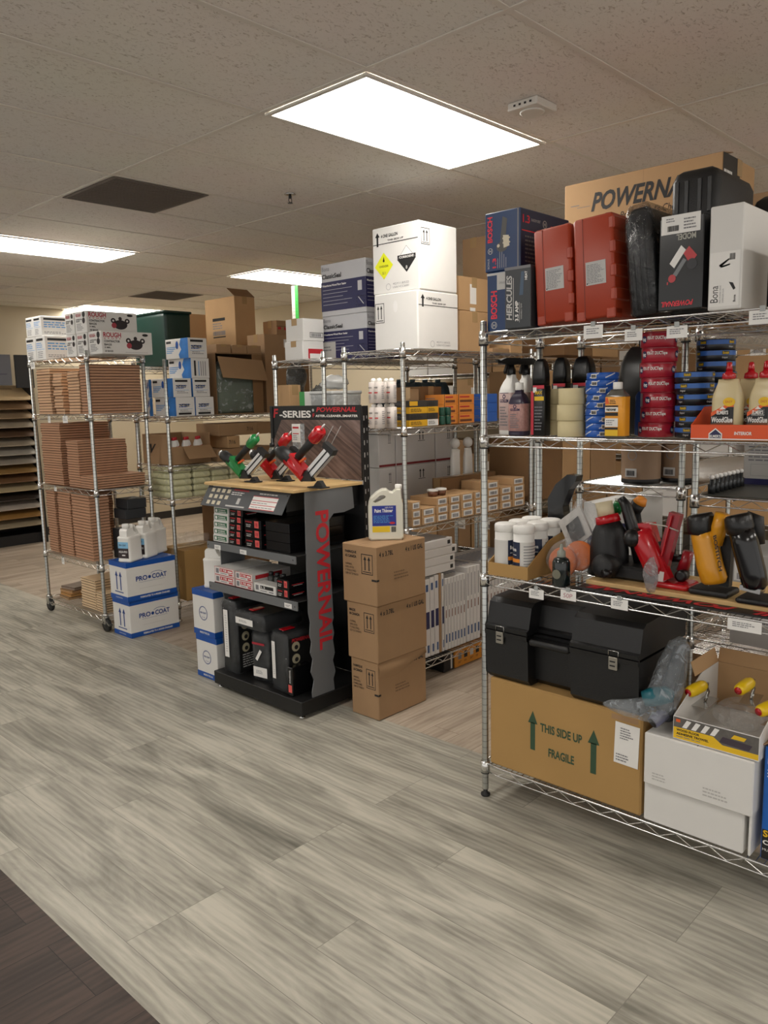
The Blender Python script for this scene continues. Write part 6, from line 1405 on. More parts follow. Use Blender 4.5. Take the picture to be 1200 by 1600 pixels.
SILV = mat('silver_grey_print', 'B9B9BC', .4, var=.03)
def bona(label, z0, z1, kind):
    x0 = 3.36; B = Box('floor_sealer_carton', label, 'carton', x0, x0 + .30, fx(572, 470, x0).y, fx(502.5, 470, x0).y, z0, z1, SILV, 'silver and navy sealer cartons', tape=False, seam=False); h = B.dz
    for U in (B.X, B.Y):
        b = U(); w_ = B.w; b.rect(0, h * .10 if kind else 0, w_, h * .66, NAVY); b.text('Bona', w_ * .03, h * .87, w_ * .17, h * .08, INKG); b.text('ClassicSeal', w_ * .03, h * .72, w_ * .44, h * .09, INK, bold=True)
        b.text('Waterborne Wood Floor Sealer', w_ * .03, h * .57, w_ * .55, h * .04, PAPER, bold=True, dl=.0006)
        for k in range(5): b.rect(w_ * .04, h * (.5 - k * .07), w_ * (.7 - .1 * (k % 3)), h * (.507 - k * .07), SILV, .0004)
        b.rect(w_ * .83, h * .42, w_ * .92, h * .60, SILV, .0004); frame(b, w_ * .8, h * .14, w_ * .97, h * .32, .002, SILV); b.poly([(w_ * .83, h * .3), (w_ * .85, h * .3), (w_ * .96, h * .16), (w_ * .94, h * .16)], SILV, .0006)
        if not kind and U == B.X: b.rect(0, 0, w_ * .3, h * .42, GREYP, .0008); b.lines(w_ * .03, h * .2, w_ * .22, h * .14, 2, INKG, dl=.0012)
    return B.done()
zb_ = fx(537, 492, 3.36).z; bona('lower silver and navy sealer carton with a grey patch on the shelf top', 1.8295, zb_, 0); bona('upper silver and navy sealer carton left of the hazard carton', zb_ + .001, fx(537, 408, 3.36).z, 1)
# brown cartons right of the white ones
z1 = fy(735, 490, 2.84).z
B = bgY('brown_carton', 'lower narrow brown carton right of the white gallon cartons', 'carton', 2.84, 718, 765, 487, S3T, .3, CARD2); b = B.X(); B.done()
B = bgY('brown_carton', 'upper narrow brown carton with white labels right of the hazard carton', 'carton', 2.84, 717, 764, 434, B.t.location.z + B.dz + .001, .3, CARD2); b = B.Y(); b.rect(.10, .04, .16, .15, PAPER); b.rect(.10, .0, .15, .02, PAPER); B.done()
B = bgY('brown_carton', 'large brown carton leaning behind the narrow ones beside the blue tool carton', 'carton', 3.0, 757, 790, 372, S3T, .17, CARD); B.done()
for k, (a, c, tp) in enumerate(((769, 796, 548), (797, 816, 540), (797, 816, 524))):
    B = bgY('brown_carton', ['left small brown carton seen under the top shelf', 'middle small brown carton seen under the top shelf', 'far brown carton seen under the top shelf end'][k], 'carton', 2.81 + .0 * k + (.21 if k == 2 else 0), a, c, tp - 4, S3T, .18, CARD2 if k else CARD); B.done()
# --- middle level: cartridges, yellow, green, orange, blue boxes
TUBEL = mat('pale_cartridge_label', 'CFC6BF', .5, var=.1, vs=60)
first = None
for r_ in range(2):
    for k in range(5):
        p = fy((592, 611, 583, 603, 638)[k], 650, 2.815 + .05 * (k // 2)); lb = nth(r_, 2) + ' white sealant cartridge, ' + ['first', 'second', 'third', 'fourth', 'fifth'][k] + ' beside the poster edge'
        if k == 4 and r_: continue
        z = S3M + r_ * .1275
        if first is None:
            t = thing('sealant_cartridge', lb, 'cartridge', (0, 0, 0), 0, 'white sealant cartridges'); first = t
            m = MB(); m.lathe([(.023, 0), (.025, .002), (.025, .104), (.022, .107)], TUBEL, 16)
            m.face((-.0256, .016, 0), (0, -1, 0), (0, 0, 1)); m.rect(.004, .05, .028, .056, INKR); m.text('WOOD', .004, .074, .024, .008, INK, bold=True); m.lines(.004, .02, .024, .02, 3, INKG); m.face((-.016, -.0256, 0), (1, 0, 0), (0, 0, 1)); m.lines(.004, .02, .024, .07, 7, INKG, seed=7); m.build('tube', t)
            m = MB(); m.lathe([(.012, .1072), (.014, .109), (.014, .116), (.010, .124), (.002, .126)], WPL, 14); m.build('nozzle_cap', t)
        else: t = dup(first, label=lb)
        t.location = (p.x + .008, p.y, z)
def small_box(label, Y, p0, p1, zb, h, m, depth=.14, grp=None, pr=None, name='small_box', pm=650):
    a = fy(p0, pm, Y).x; c = fy(p1, pm, Y).x; B = Box(name, label, 'box', a + .0006, c - .0006, Y, Y + depth, zb, zb + h - .0008, m, grp, tape=False, seam=False, b=.0012); b = B.Y()
    if pr: pr(b, B.w, B.dz)
    b = B.X(); b.lines(.01, h * .3, B.dy * .7, h * .4, 2, INKG); return B.done()
YB = mat('golden_yellow_carton', 'D9A520', .5, var=.05); OB = mat('bright_orange_carton', 'D98736', .5, var=.08, vs=20); DKB = mat('charcoal_carton', '34312E', .5)
pr1 = lambda b, w_, h: (b.rect(w_ * .06, h * .3, w_ * .6, h * .5, INK, 0) if False else b.lines(w_ * .06, h * .2, w_ * .8, h * .6, 3, INK))
for k in range(4):
    small_box('yellow box, ' + nth(k, 4) + ' on the left of the yellow pile', 2.79, 640, 668, S3M + k * .034, .034, (YB, DKB, YB, DKB)[k], grp='yellow and charcoal boxes', pr=pr1 if k != 3 else (lambda b, w_, h: b.rect(w_ * .0, h * .2, w_ * .45, h * .9, YB)))
    small_box('box, ' + nth(k, 4) + ' on the right of the yellow pile', 2.79, 668.5, 685, S3M + k * .034, .034, (PAPER, DKB, YB, DKB)[k], grp='yellow and charcoal boxes', pr=pr1)
for k in range(3):
    pr2 = lambda b, w_, h: (b.rect(w_ * .1, h * .18, w_ * .85, h * .42, mat('brown_photo_print', '6A3A20', .5, var=.4, vs=90)), b.rect(w_ * .1, h * .66, w_ * .7, h * .8, INKR), b.rect(0, 0, w_ * .04, h, INK))
    small_box('orange printed box, ' + nth(k, 3) + ' in the left orange column', 2.83, 694, 714, S3M + k * .055, .055, OB, grp='orange printed boxes', pr=pr2)
    small_box('orange printed box, ' + nth(k, 3) + ' in the right orange column', 2.83, 716, 741, S3M + k * .055, .055, OB, grp='orange printed boxes', pr=pr2)
    small_box('small blue box, ' + nth(k, 3) + ' behind the shelf corner post', 2.83, 762, 777, S3M + k * .055, .055, mat('cobalt_box', '2C5FB4', .5), grp='small blue boxes')
for k in range(4):
    t = thing('green_tin', 'small dark green tin, ' + ['left lower', 'right lower', 'left upper', 'right upper'][k] + ' of four beside the yellow boxes', 'tin', (fy(691 + 9 * (k % 2), 655, 2.805).x, 2.806, S3M + .048 * (k // 2)), 0, 'small dark green tins')
    m = MB(); m.lathe([(.017, 0), (.018, .002), (.018, .044), (.017, .047)], mat('dark_green_tin', '1D4636', .3, var=.4, vs=50), 16); m.build('tin', t)
B = bgY('brown_carton', 'open topped brown carton behind the cartridges', 'carton', 2.935, 640, 655, 606, S3M, .04, CARD); B.done()
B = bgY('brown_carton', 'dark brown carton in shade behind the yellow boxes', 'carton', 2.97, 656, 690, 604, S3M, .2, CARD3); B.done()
DTEAL = mat('dark_teal_plastic', '1C3440', .35, var=.1)
for k in range(5):
    p = fy(604 + 20 * k, 600, 3.50); t = thing('teal_jug', 'dark teal jug, ' + ['first', 'second', 'third', 'fourth', 'fifth', 'sixth'][k] + ' from the left in the shaded rear row', 'jug', (p.x, 3.50, 1.4545), 0, 'dark teal jugs')
    if k == 0:
        m = MB(); m.rbox(-.05, .05, -.08, .08, 0, .24, .03, DTEAL, n=4, prof=[(.005, 0), (0, .006), (0, .16), (.006, .20), (.02, .23), (.03, .24)]); tj = m.build('body', t); m = MB(); m.lathe([(.018, .2402), (.019, .242), (.019, .256), (.017, .258)], DTEAL, 14); tc_ = m.build('cap', t)
    else: dup(tj, parent=t); dup(tc_, parent=t)
# --- lower level: rows of small brown boxes with barcode labels
def bar_box(label, p0, p1, zb, h, Y=2.79, pm=800):
    a = fy(p0, pm, Y).x; c = fy(p1, pm, Y).x; B = Box('labelled_box', label, 'box', a + .001, c - .001, Y + rnd.uniform(0, .006), Y + .2, zb, zb + h - .0008, CARD2, 'small brown boxes with barcode labels', tape=False, seam=False, b=.0015); b = B.Y(); w_ = B.w
    b.rect(w_ * .12, h * .14, w_ * .86, h * .84, PAPER); b.bars(w_ * .22, h * .26, w_ * .55, h * .42, INKG, dl=.0008, seed=int(p0)); return B.done()
cols = [(644, 658, 3, 0), (660, 681, 2, 1), (683, 701, 3, 0), (703, 720, 3, 0), (722, 741, 3, 0), (743, 752, 3, 0), (762, 781, 4, 0), (783, 800, 3, 0), (802, 820, 4, 0)]
for k, (a, c, n_, q) in enumerate(cols):
    for j in range(n_): bar_box('small brown labelled box, ' + nth(j, n_) + ' in column ' + ['one', 'two', 'three', 'four', 'five', 'six', 'seven', 'eight', 'nine'][k] + ' from the left', a, c, S3L + .045 * j, .045)
B = bgY('brown_carton', 'long flat brown carton lying behind the columns of labelled boxes', 'carton', 3.00, 690, 775, 742, S3L, .075, CARD3); B.done()
for k in range(2):
    p = fy(674 + 13 * k, 770, 2.87); t = thing('putty_tub', ['left', 'right'][k] + ' small brown tub with a white lid on the labelled boxes', 'tub', (p.x, 2.86 , S3L + .136 if k else S3L + .136), 0, 'white lidded tubs')
    m = MB(); m.lathe([(.026, 0), (.030, .028)], mat('brown_tub', '6E4630', .4), 18); m.build('tub', t); m = MB(); m.lathe([(.031, .0282), (.032, .030), (.032, .038), (.029, .040)], WPL, 18); m.build('lid', t)
WPT = mat('white_carton_shaded', 'D2CECA', .6, var=.03)  # slightly darker copy of the white board, shade put into the colour
for k, (a, c) in enumerate(((592, 618), (619, 680), (681, 712))):
    for j in range(2):
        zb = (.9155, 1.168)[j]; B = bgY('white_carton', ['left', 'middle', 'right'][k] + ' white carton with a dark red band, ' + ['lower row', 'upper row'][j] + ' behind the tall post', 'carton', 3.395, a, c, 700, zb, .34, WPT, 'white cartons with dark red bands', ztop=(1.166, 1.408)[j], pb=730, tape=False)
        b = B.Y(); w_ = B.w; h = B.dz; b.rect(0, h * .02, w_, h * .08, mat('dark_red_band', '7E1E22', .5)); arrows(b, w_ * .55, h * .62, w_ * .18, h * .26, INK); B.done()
for k in range(2):
    p = fy(712 + 20 * k, 720, 3.13); t = thing('paint_tray_stack', ['left', 'right'][k] + ' white curved plastic tray standing on end behind the labelled boxes', 'tray', (p.x, 3.135, S3L), 0, 'white upright trays')
    m = MB(); m.rbox(-.045, .045, -.02, .02, 0, .36, .018, WPL, n=4, prof=[(.0, 0), (.0, .02), (.006, .30), (.014, .36)]); m.build('tray', t); m = MB(); m.sphere((.0, 0, .395), (.035, .03, .034), WPL, 14); m.build('knob', t)
# --- bottom level: thin white cartons upright and flat
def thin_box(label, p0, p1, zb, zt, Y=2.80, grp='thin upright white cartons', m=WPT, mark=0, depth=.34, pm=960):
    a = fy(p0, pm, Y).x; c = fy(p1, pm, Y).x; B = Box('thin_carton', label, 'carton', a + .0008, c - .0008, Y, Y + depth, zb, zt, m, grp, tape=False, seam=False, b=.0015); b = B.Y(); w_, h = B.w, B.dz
    if mark == 0: b.rect(w_ * .3, h * .10, w_ * .75, h * .22, mat('slate_blue_print', '3C557E', .5)); b.rect(w_ * .4, h * .62, w_ * .6, h * .92, INKG); b.rect(w_ * .35, h * .45, w_ * .6, h * .56, mat('brown_photo_print', '6A3A20', .5)); b.rect(0, 0, .0012, h, INKG)
    if mark == 1: b.rect(w_ * .15, h * .36, w_ * .9, h * .58, NAVY); b.rect(w_ * .2, h * .84, w_ * .7, h * .93, mat('slate_blue_print', '3C557E', .5)); b.rect(w_ * .4, h * .05, w_ * .8, h * .15, mat('slate_blue_print', '3C557E', .5))
    b = B.top(); b.rect(B.dy * .2, B.dx * .3, B.dy * .8, B.dx * .7, mat('slate_blue_print', '3C557E', .5)); return B.done()
xs = [(664, 672, 1, .60, .10), (672.5, 679, 1, .605, .10), (679.5, 686, 1, .61, .10), (686.5, 690, 2, .615, .10), (690.5, 694, 1, .61, .10)]
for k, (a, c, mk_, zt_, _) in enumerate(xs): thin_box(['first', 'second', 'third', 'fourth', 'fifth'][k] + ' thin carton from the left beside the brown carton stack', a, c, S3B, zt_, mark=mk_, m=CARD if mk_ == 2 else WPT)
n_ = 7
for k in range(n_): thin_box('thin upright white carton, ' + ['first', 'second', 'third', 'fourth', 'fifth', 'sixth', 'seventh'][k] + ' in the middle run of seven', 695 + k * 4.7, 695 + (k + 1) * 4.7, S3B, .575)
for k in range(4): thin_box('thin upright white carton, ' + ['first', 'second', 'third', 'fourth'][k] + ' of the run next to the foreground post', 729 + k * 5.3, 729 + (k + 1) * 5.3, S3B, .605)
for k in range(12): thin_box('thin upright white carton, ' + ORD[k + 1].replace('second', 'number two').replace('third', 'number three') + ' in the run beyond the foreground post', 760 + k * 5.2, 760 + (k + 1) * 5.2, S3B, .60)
for k in range(4):
    a = fy(640, 870, 2.80).x; c = fy(711 + (k == 2) * 3 - (k == 3) * 4, 870, 2.80).x
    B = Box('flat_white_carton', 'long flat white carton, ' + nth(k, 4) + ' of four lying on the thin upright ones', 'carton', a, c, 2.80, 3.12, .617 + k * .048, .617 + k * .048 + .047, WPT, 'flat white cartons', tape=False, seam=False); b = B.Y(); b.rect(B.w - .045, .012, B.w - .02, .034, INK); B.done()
B = Box('orange_carton', 'low orange carton with small dark pictures on the floor under the shelf', 'carton', fy(711, 1040, 2.84).x, 3.98, 2.84, 3.10, .002, .108, mat('amber_orange_carton', 'C98428', .5, var=.1), tape=False, seam=False); b = B.Y()
for k in range(5): b.rect(.03 + k * .058, .045, .062 + k * .058, .085, (INKG, INK, LBL, INK, INKG)[k], 0); b.lines(.03 + k * .058, .02, .032, .015, 2, INK, seed=k)
B.done()
B = Box('black_box', 'black box with a white stripe on the floor left of the orange carton', 'box', fy(694, 1040, 2.84).x, fy(709, 1040, 2.84).x, 2.84, 3.1, .002, .108, BLK, tape=False, seam=False); b = B.Y(); b.rect(.06, .01, .075, .1, LBL); B.done()
# --- unit behind the poster (top part visible between the posts)
B = bg('brown_carton', 'brown carton low behind the poster between two wire posts', 'carton', 3.16, 431, 452, 602, 1.4545, .09, CARD2); B.done()
B = bg('white_binder_box', 'green and white boxes behind the display poster', 'box', 3.16, 467, 492, 612, 1.4545, .08, PAPER, tape=False, seam=False); b = B.X(); b.rect(B.w * .02, 0, B.w * .35, B.dz, mat('leaf_green_print', '3C9A4E', .45)); B.done()
for k, c in enumerate(((455, 470), (489, 503))):
    p = fx(sum(c) / 2, 575, 3.33); t = thing('hanging_plastic_bag', ['left', 'right'][k] + ' dark crumpled plastic bag between the wire posts', 'bag', (p.x, p.y, 1.60 if False else 1.4545 + .14), 0, 'dark plastic bags'); t.location.z = 1.4545 + (.155 if k == 0 else .001)
    m = MB(); blob(m, (0, 0, .115), (.07, .055, .11), film_mat('dark_film', '4A4D4C', .75, .1), seed=31 + k, amp=.14, flat=-.10); m.build('bag', t)
B = bg('brown_carton', 'plain carton carrying the left dark plastic bag', 'carton', 3.23, 462, 452, 640, 1.4545, .02, CARD) if False else None
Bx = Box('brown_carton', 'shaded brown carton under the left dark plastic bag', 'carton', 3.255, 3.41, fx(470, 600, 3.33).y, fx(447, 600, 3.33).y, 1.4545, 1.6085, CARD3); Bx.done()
t = thing('clear_storage_bin', 'clear plastic storage bin with a bag on top right of the poster lettering', 'bin', (3.27, 3.472, 1.4545), 0)
m = MB(); m.rbox(-.12, .12, -.10, .10, 0, .17, .02, film_mat('frosted_bin', 'C2C6C6', .7, .3, crinkle=.1), prof=[(.01, 0), (.008, .01), (0, .16), (0, .17)]); m.build('bin', t)
m = MB(); m.rbox(-.125, .125, -.105, .105, .1705, .19, .02, mat('bin_lid_white', 'CFD0CE', .4)); m.build('lid', t)
t = thing('padded_mailer_bag', 'white plastic wrapped bag lying on the clear storage bin', 'bag', (3.27, 3.48, 1.4545 + .192), 0)
m = MB(); blob(m, (0, 0, .05), (.09, .08, .04), mat('glossy_white_film', 'C9C9C6', .2, var=.2, vs=20, bump=.6, bs=30), seed=8, amp=.15, flat=-.045); m.build('bag', t)
GL = mat('signal_green_angle', '4FCB5C', .4, var=.05)
p = fx(462, 500, 5.0)
t = thing('slotted_angle_post', 'green and white slotted angle post rising near the lit ceiling panel', 'post', (5.0, p.y, 0), 0)
zt_ = fx(462, 446, 5.0).z; m = MB(); wq = .046
m.box(0, .003, -wq, 0, 0, zt_, GL, b=.0005); m.box(0, .003, .0005, wq, 0, zt_, PAPER, b=.0005)
for k in range(14): m.face((0, 0, zt_ - .03 - k * .03), (0, -1, 0), (0, 0, 1)); m.rect(wq * .45, 0, wq * .55, .006, INK); m.rect(-wq * .7, 0, -wq * .6, .008, INKG); m.rect(-wq * .3, 0, -wq * .2, .008, INKG)
m.build('angle', t)
# ---------------------------------------------------------------- unit behind the blue banded cartons: glove boxes and shipping cartons
S2 = [z + .0045 for z in (.14, .90, 1.145, 1.497)]
GB_ = mat('glove_box_blue_flash', '2F78C4', .5, var=.35, vs=18)
def glove(label, x0, x1, y0, y1, z0, z1, turned=False):
    B = Box('glove_box', label, 'carton', x0 + .001, x1 - .001, y0 + .001, y1 - .001, z0, z1 - .001, WHITE, 'white and blue glove cartons', tape=False, seam=False); h = B.dz
    b = B.X(); w_ = B.w
    b.poly([(w_ * .62, 0), (w_, 0), (w_, h), (w_ * .70, h), (w_ * .62, h * .7), (w_ * .70, h * .45), (w_ * .58, h * .2)], GB_); b.rect(w_ * .04, h * .78, w_ * .26, h * .90, INK); b.disc(w_ * .52, h * .68, w_ * .06, BLUE, r2=h * .2)
    for k in range(4): b.rect(w_ * .04, h * (.56 - k * .09), w_ * (.5 - .07 * k), h * (.60 - k * .09), SKY)
    b = B.Y(); w_ = B.w
    if turned: b.rect(w_ * .16, h * .12, w_ * .26, h * .88, INK); [b.rect(w_ * (.4 + .12 * k), h * .12, w_ * (.44 + .12 * k), h * .85, (SKY, INKG, INKG, INKG)[k], 0) for k in range(4)]
    else:
        lo = label.startswith('low'); b.rect(w_ * .12, h * (.06 if lo else .80), w_ * .80, h * (.17 if lo else .91), INK); b.lines(w_ * .15, h * .42, w_ * .7, h * .24, 2, BLUE, seed=5); b.rect(w_ * .1, h * .36, w_ * .86, h * .375, SKY); b.lines(w_ * .2, h * .18, w_ * .6, h * .16, 2, INKG, seed=8); b.text('NITRILE', w_ * .2, h * .5, w_ * .5, h * .14, INK, bold=True)
    return B.done()
xg = 3.105; yg = 5.015; za = S2[3]; x_ = lambda p, y=5.0: fy(p, 600, yg).x; hg = .134
glove('lower left white and blue glove carton on the wire shelf', x_(273), x_(303), yg, yg + .28, za, za + hg)
glove('lower right white and blue glove carton on the wire shelf', x_(304), x_(333), yg, yg + .28, za, za + hg)
glove('left glove carton in the second row from the shelf', x_(270), x_(299), yg, yg + .28, za + hg, za + 2 * hg)
glove('right glove carton in the second row from the shelf', x_(301), x_(328), yg, yg + .28, za + hg, za + 2 * hg)
glove('third row glove carton with its end print turned sideways', x_(300), x_(328.5), yg, yg + .30, za + 2 * hg, za + 3 * hg + .01, True)
glove('topmost glove carton in the blue and white stack', x_(297), x_(326.5), yg, yg + .30, za + 3 * hg + .01, za + 4 * hg + .02)
glove('grey blue glove carton seen through the cart posts, lower one', xg + .05, x_(272), yg + .30, yg + .42, za, za + hg); glove('grey blue glove carton seen through the cart posts, upper one', xg + .05, x_(272), yg + .30, yg + .42, za + hg, za + 2 * hg)
# big open carton full of film-wrapped goods
xa, xb = fy(338, 600, 5.02).x, fy(411, 600, 5.02).x; ztp = fy(372, 553, 5.02).z
t = thing('open_carton', 'big open brown carton with its front flap hanging over film wrapped goods', 'carton', ((xa + xb) / 2, 5.19, za), 0); a = (xb - xa) / 2; h = ztp - za
m = MB(); m.box(-a, a, -.17, .17, 0, .004, CARD, b=.001); m.box(-a, -a + .004, -.17, .17, .004, h, CARD3, b=.001); m.box(a - .004, a, -.17, .17, .004, h, CARD3, b=.001); m.box(-a + .004, a - .004, .166, .17, .004, h, CARD3, b=.001); m.box(-a + .004, a - .004, -.17, .17, h, h + .004, CARD, b=.001); m.box(a * .55, a - .004, -.17, -.166, .004, h, CARD3, b=.001); m.build('body', t)
m = MB(); flap(m, (-a + .02, -.172, h - .02), (a, -.172, h - .045), (.06, -.30, -1), .165, CARD); m.build('flap', t)
t = thing('wrapped_goods', 'dark green goods under crinkled clear film inside the open carton', 'wrapped goods', ((xa + xb) / 2 , 5.19, za + .006), 0)
m = MB(); m.rbox(-a * .88, a * .88, -.145, .14, 0, h * .82, .03, mat('olive_green_goods', '42553F', .6, var=.5, vs=12), prof=[(.01, 0), (0, .02), (.004, h * .6), (.03, h * .82)]); m.build('goods', t); m = MB(); m.rbox(-a * .92, a * .92, -.155, .148, .0005, h * .87, .035, film_mat('goods_film', 'C5CCC8', .22, .06, crinkle=1.3, cs=14), prof=[(.02, .0005), (0, .03), (.008, h * .5), (0, h * .7), (.03, h * .87)]); m.build('film', t)
z2 = ztp + .0055; prev = None
for k, (p, q) in enumerate(((338, 361), (363, 386), (387, 408))):
    B = bgY('small_brown_carton', 'small brown carton lying on the open carton, ' + ['left', 'middle', 'right'][k] + ' one', 'carton', 5.03, p, q, 535 + k, z2, .24, CARD, 'small cartons on the open carton', ztop=z2 + .062); b = B.X(); b.lines(.02, .01, .1, .04, 3, INKG); B.done()
# tall cartons behind, standing on the second row
zr = 1.8745; Y2 = 5.585
def lab4(b, x, y, w_, h): b.rect(x, y + h * .85, x + w_, y + h, INK); b.lines(x, y + h * .42, w_, h * .36, 3, INKG); b.bars(x, y + h * .12, w_, h * .22, INKG); b.rect(x, y, x + w_, y + h * .06, INK)
B = bgY('brown_carton', 'big square brown carton with a printed label high behind the glove cartons', 'carton', Y2 - .11, 366, 398, 462, zr + .128, .42, CARD2, ztop=fy(366, 462, Y2 - .11).z); 
B.dx_ = 0
b = B.X(); lab4(b, B.w * .25, B.dz * .28, B.w * .42, B.dz * .36); B.done(); big = B.t
m = MB(); flap(m, (-B.dx / 2, -.21, B.dz), (B.dx / 2, -.21, B.dz), (0, .7, .5), .12, CARD3); m.build('flap', big)
B = bgY('brown_carton', 'wide brown carton under the big square one behind the glove cartons', 'carton', Y2 - .115, 345, 400, 496, zr, .42, CARD2, ztop=zr + .126); B.done()
B = bgY('brown_carton', 'brown carton with a red printed band near the green angle post', 'carton', 5.30, 432, 481, 500, 1.4985 + .0, .18, CARD, ztop=fy(455, 502, 5.30).z); b = B.Y()
for k in range(5): b.rect(B.w * (.04 + .19 * k), B.dz * .93 - .02 - .004 * (k % 2), B.w * (.14 + .19 * k), B.dz * .93, INKR, 0)
b.rect(0, B.dz * .93 + .004, B.w, B.dz * .93 + .008, EDGE); B.done()
B = bgY('brown_carton', 'taped brown carton with a pale label left of the white carton corner', 'carton', 5.06, 413, 470, 523, za, .22, CARD, ztop=fy(440, 523, 5.06).z); b = B.Y(); b.rect(B.w * .52, B.dz - .10, B.w * .78, B.dz - .035, PAPER); B.done()
B = bgY('white_carton', 'white carton with a red logo patch left of the navy cartons', 'carton', 3.63, 473, 506, 533, 1.8295, .165, WHITE, ztop=fy(490, 533, 3.63).z); b = B.Y(); b.rect(B.w * .25, .0, B.w * .95, B.dz * .6, INKR, 0); b.rect(B.w * .32, 0, B.w * .9, B.dz * .35, PAPER, .0004); B.done()
B = bgY('white_carton', 'tall white carton with an outlined barcode left of the navy cartons', 'carton', 3.632, 473.5, 506, 498, fy(490, 533, 3.63).z + .001, .16, WHITE, ztop=fy(490, 498, 3.632).z); b = B.Y(); frame(b, B.w * .3, .02, B.w * .95, .05, .003, INK); b.bars(B.w * .35, .026, B.w * .5, .018, INKG); B.done()
# dark green bin and carton on the second row, seen above the cart
GRN = mat('dark_green_bin_plastic', '14322B', .4, var=.15)
ya = 5.60; b0 = fx(205, 540, 3.46); b1 = fx(257, 540, 3.46)
t = thing('green_bin', 'large dark green plastic bin turned on its side above the cart', 'bin', (3.63, (b0.y + b1.y) / 2, zr), 0)
hz_ = fx(230, 492, 3.46).z - zr; m = MB(); m.rbox(-.16, .09, (b1.y - b0.y) / 2 , -(b1.y - b0.y) / 2, 0, hz_, .03, GRN, prof=[(.02, 0), (.012, .02), (0, hz_ - .03), (0, hz_)]); m.build('bin', t)
m = MB(); m.rbox(-.17, .10, (b1.y - b0.y) / 2 - .012, -(b1.y - b0.y) / 2 + .012, hz_ + .0004, hz_ + .018, .03, GRN); m.build('rim', t)
B = bg('brown_carton', 'brown carton with large dark characters above the blue glove cartons', 'carton', 3.87, 256.5, 281, 491, zr, .30, CARD2, tape=False); b = B.X(); b.text('3E', B.w * .08, B.dz * .4, B.w * .35, B.dz * .35, mat('olive_ink', '5E5230', .7), bold=True); B.done()
# open carton of bottles, long cartons
zc = S2[2]
t = thing('open_carton', 'open brown carton of white capped bottles on the third shelf behind the cart', 'carton', (3.292, 5.252, zc), 0); a = .170
m = MB(); m.box(-a, a, -.19, .19, 0, .004, CARD, b=.001); m.box(-a, -a + .004, -.19, .19, .004, .22, CARD, b=.001); m.box(a - .004, a, -.19, .19, .004, .22, CARD, b=.001); m.box(-a + .004, a - .004, -.19, -.186, .004, .13, CARD, b=.001); m.box(-a + .004, a - .004, .186, .19, .004, .22, CARD, b=.001); m.face((-a, .19, 0), (0, -1, 0), (0, 0, 1)); m.text('W', .05, .08, .14, .07, INK, bold=True, shear=.4); m.build('body', t)
m = MB(); flap(m, (-a + .1, -.192, .13), (a, -.192, .13), (.0, -.55, -.6), .12, CARD); m.build('flap', t)
first = None
for k in range(6):
    lb = 'white bottle with a red and yellow label, ' + ['first', 'second', 'third', 'fourth', 'fifth', 'sixth'][k] + ' in the open carton'; x, y = 3.168 + .050 * k, 5.095 + .05 * (k % 2)
    if first: dup(first, (x, y, zc + .0045), label=lb); continue
    t = thing('white_bottle', lb, 'bottle', (x, y, zc + .0047), 0, 'white bottles in the open carton'); first = t
    m = MB(); m.rbox(-.024, .024, -.018, .018, 0, .17, .01, WPL, prof=[(.003, 0), (0, .004), (0, .14), (.006, .16), (.01, .17)]); m.face((-.023, -.0184, .03), (1, 0, 0), (0, 0, 1)); m.rect(0, 0, .046, .03, YEL); m.poly([(.006, .06), (.042, .085), (.042, .1), (.006, .078)], INKR); m.build('body', t); m = MB(); m.lathe([(.011, .1705), (.012, .172), (.012, .19), (.01, .192)], INKR, 12); m.build('cap', t)
for k, (p, q, t0, t1, yy) in enumerate(((342, 402, 662, 680, 5.06), (330, 375, 682, 700, 5.03), (402, 428, 664, 680, 5.06), (340, 430, 706, 724, 5.04))):
    z1_ = fy(380, t0, yy).z; z0_ = zc if k == 3 else (zc + .095 if k == 1 else zc + .19)
    B = bgY('long_carton', ['long brown carton at the top of the pile left of the poster', 'shorter long carton with handwriting in the pile left of the poster', 'end of a brown carton touching the poster edge', 'lowest long brown carton in the pile left of the poster'][k], 'carton', 5.03, p + (26 if k == 1 else 0), q, t0, z0_, .3, CARD if k != 1 else CARD2, 'long brown cartons left of the poster', ztop=z0_ + .092, tape=False); b = B.Y()
    if k < 2: b.text('7/16', B.w - .1, .03, .06, .03, INK)
    B.done()
# pale film-wrapped bundles
PALE = mat('pale_yellow_pads', 'D3D0A4', .7, var=.12, vs=15)
zd = S2[1]; n_ = 0
for c_ in range(4):
    for r_ in range(5 if c_ < 2 else 4):
        x = 3.20 + c_ * .165; t = thing('wrapped_pad', nth(r_, 5 if c_ < 2 else 4) + ' pale yellow wrapped pad in pile ' + ['one', 'two', 'three', 'four'][c_] + ' from the left', 'pad', (x, 5.20, zd + r_ * .046), 0, 'pale wrapped pads behind the cart')
        if n_ == 0:
            m = MB(); m.rbox(-.077, .077, -.16, .16, 0, .0445, .015, PALE, prof=[(.012, 0), (0, .012), (0, .03), (.012, .0445)]); pd = m.build('pad', t)
            m = MB(); m.rbox(-.079, .079, -.163, .163, .0001, .0455, .016, film_mat('pad_film', 'D5D8CC', .12, .06, crinkle=1), prof=[(.010, .0001), (0, .010), (0, .034), (.010, .0455)]); pf = m.build('film', t); n_ = 1
        else: dup(pd, parent=t); dup(pf, parent=t)
B = Box('brown_carton', 'brown carton on the lowest shelf between the blue banded cartons', 'carton', 3.16, 3.50, 5.02, 5.32, S2[0], .52, CARDG); B.done()
t = thing('film_bundle', 'crumpled clear film on the carton between the blue banded cartons', 'plastic film', (3.33, 5.17, .5225), 0); m = MB(); blob(m, (0, 0, .05), (.14, .12, .05), film_mat('clear_bag_film', 'DADDDF', .2, .08), seed=51, amp=.18, flat=-.045); m.build('film', t)
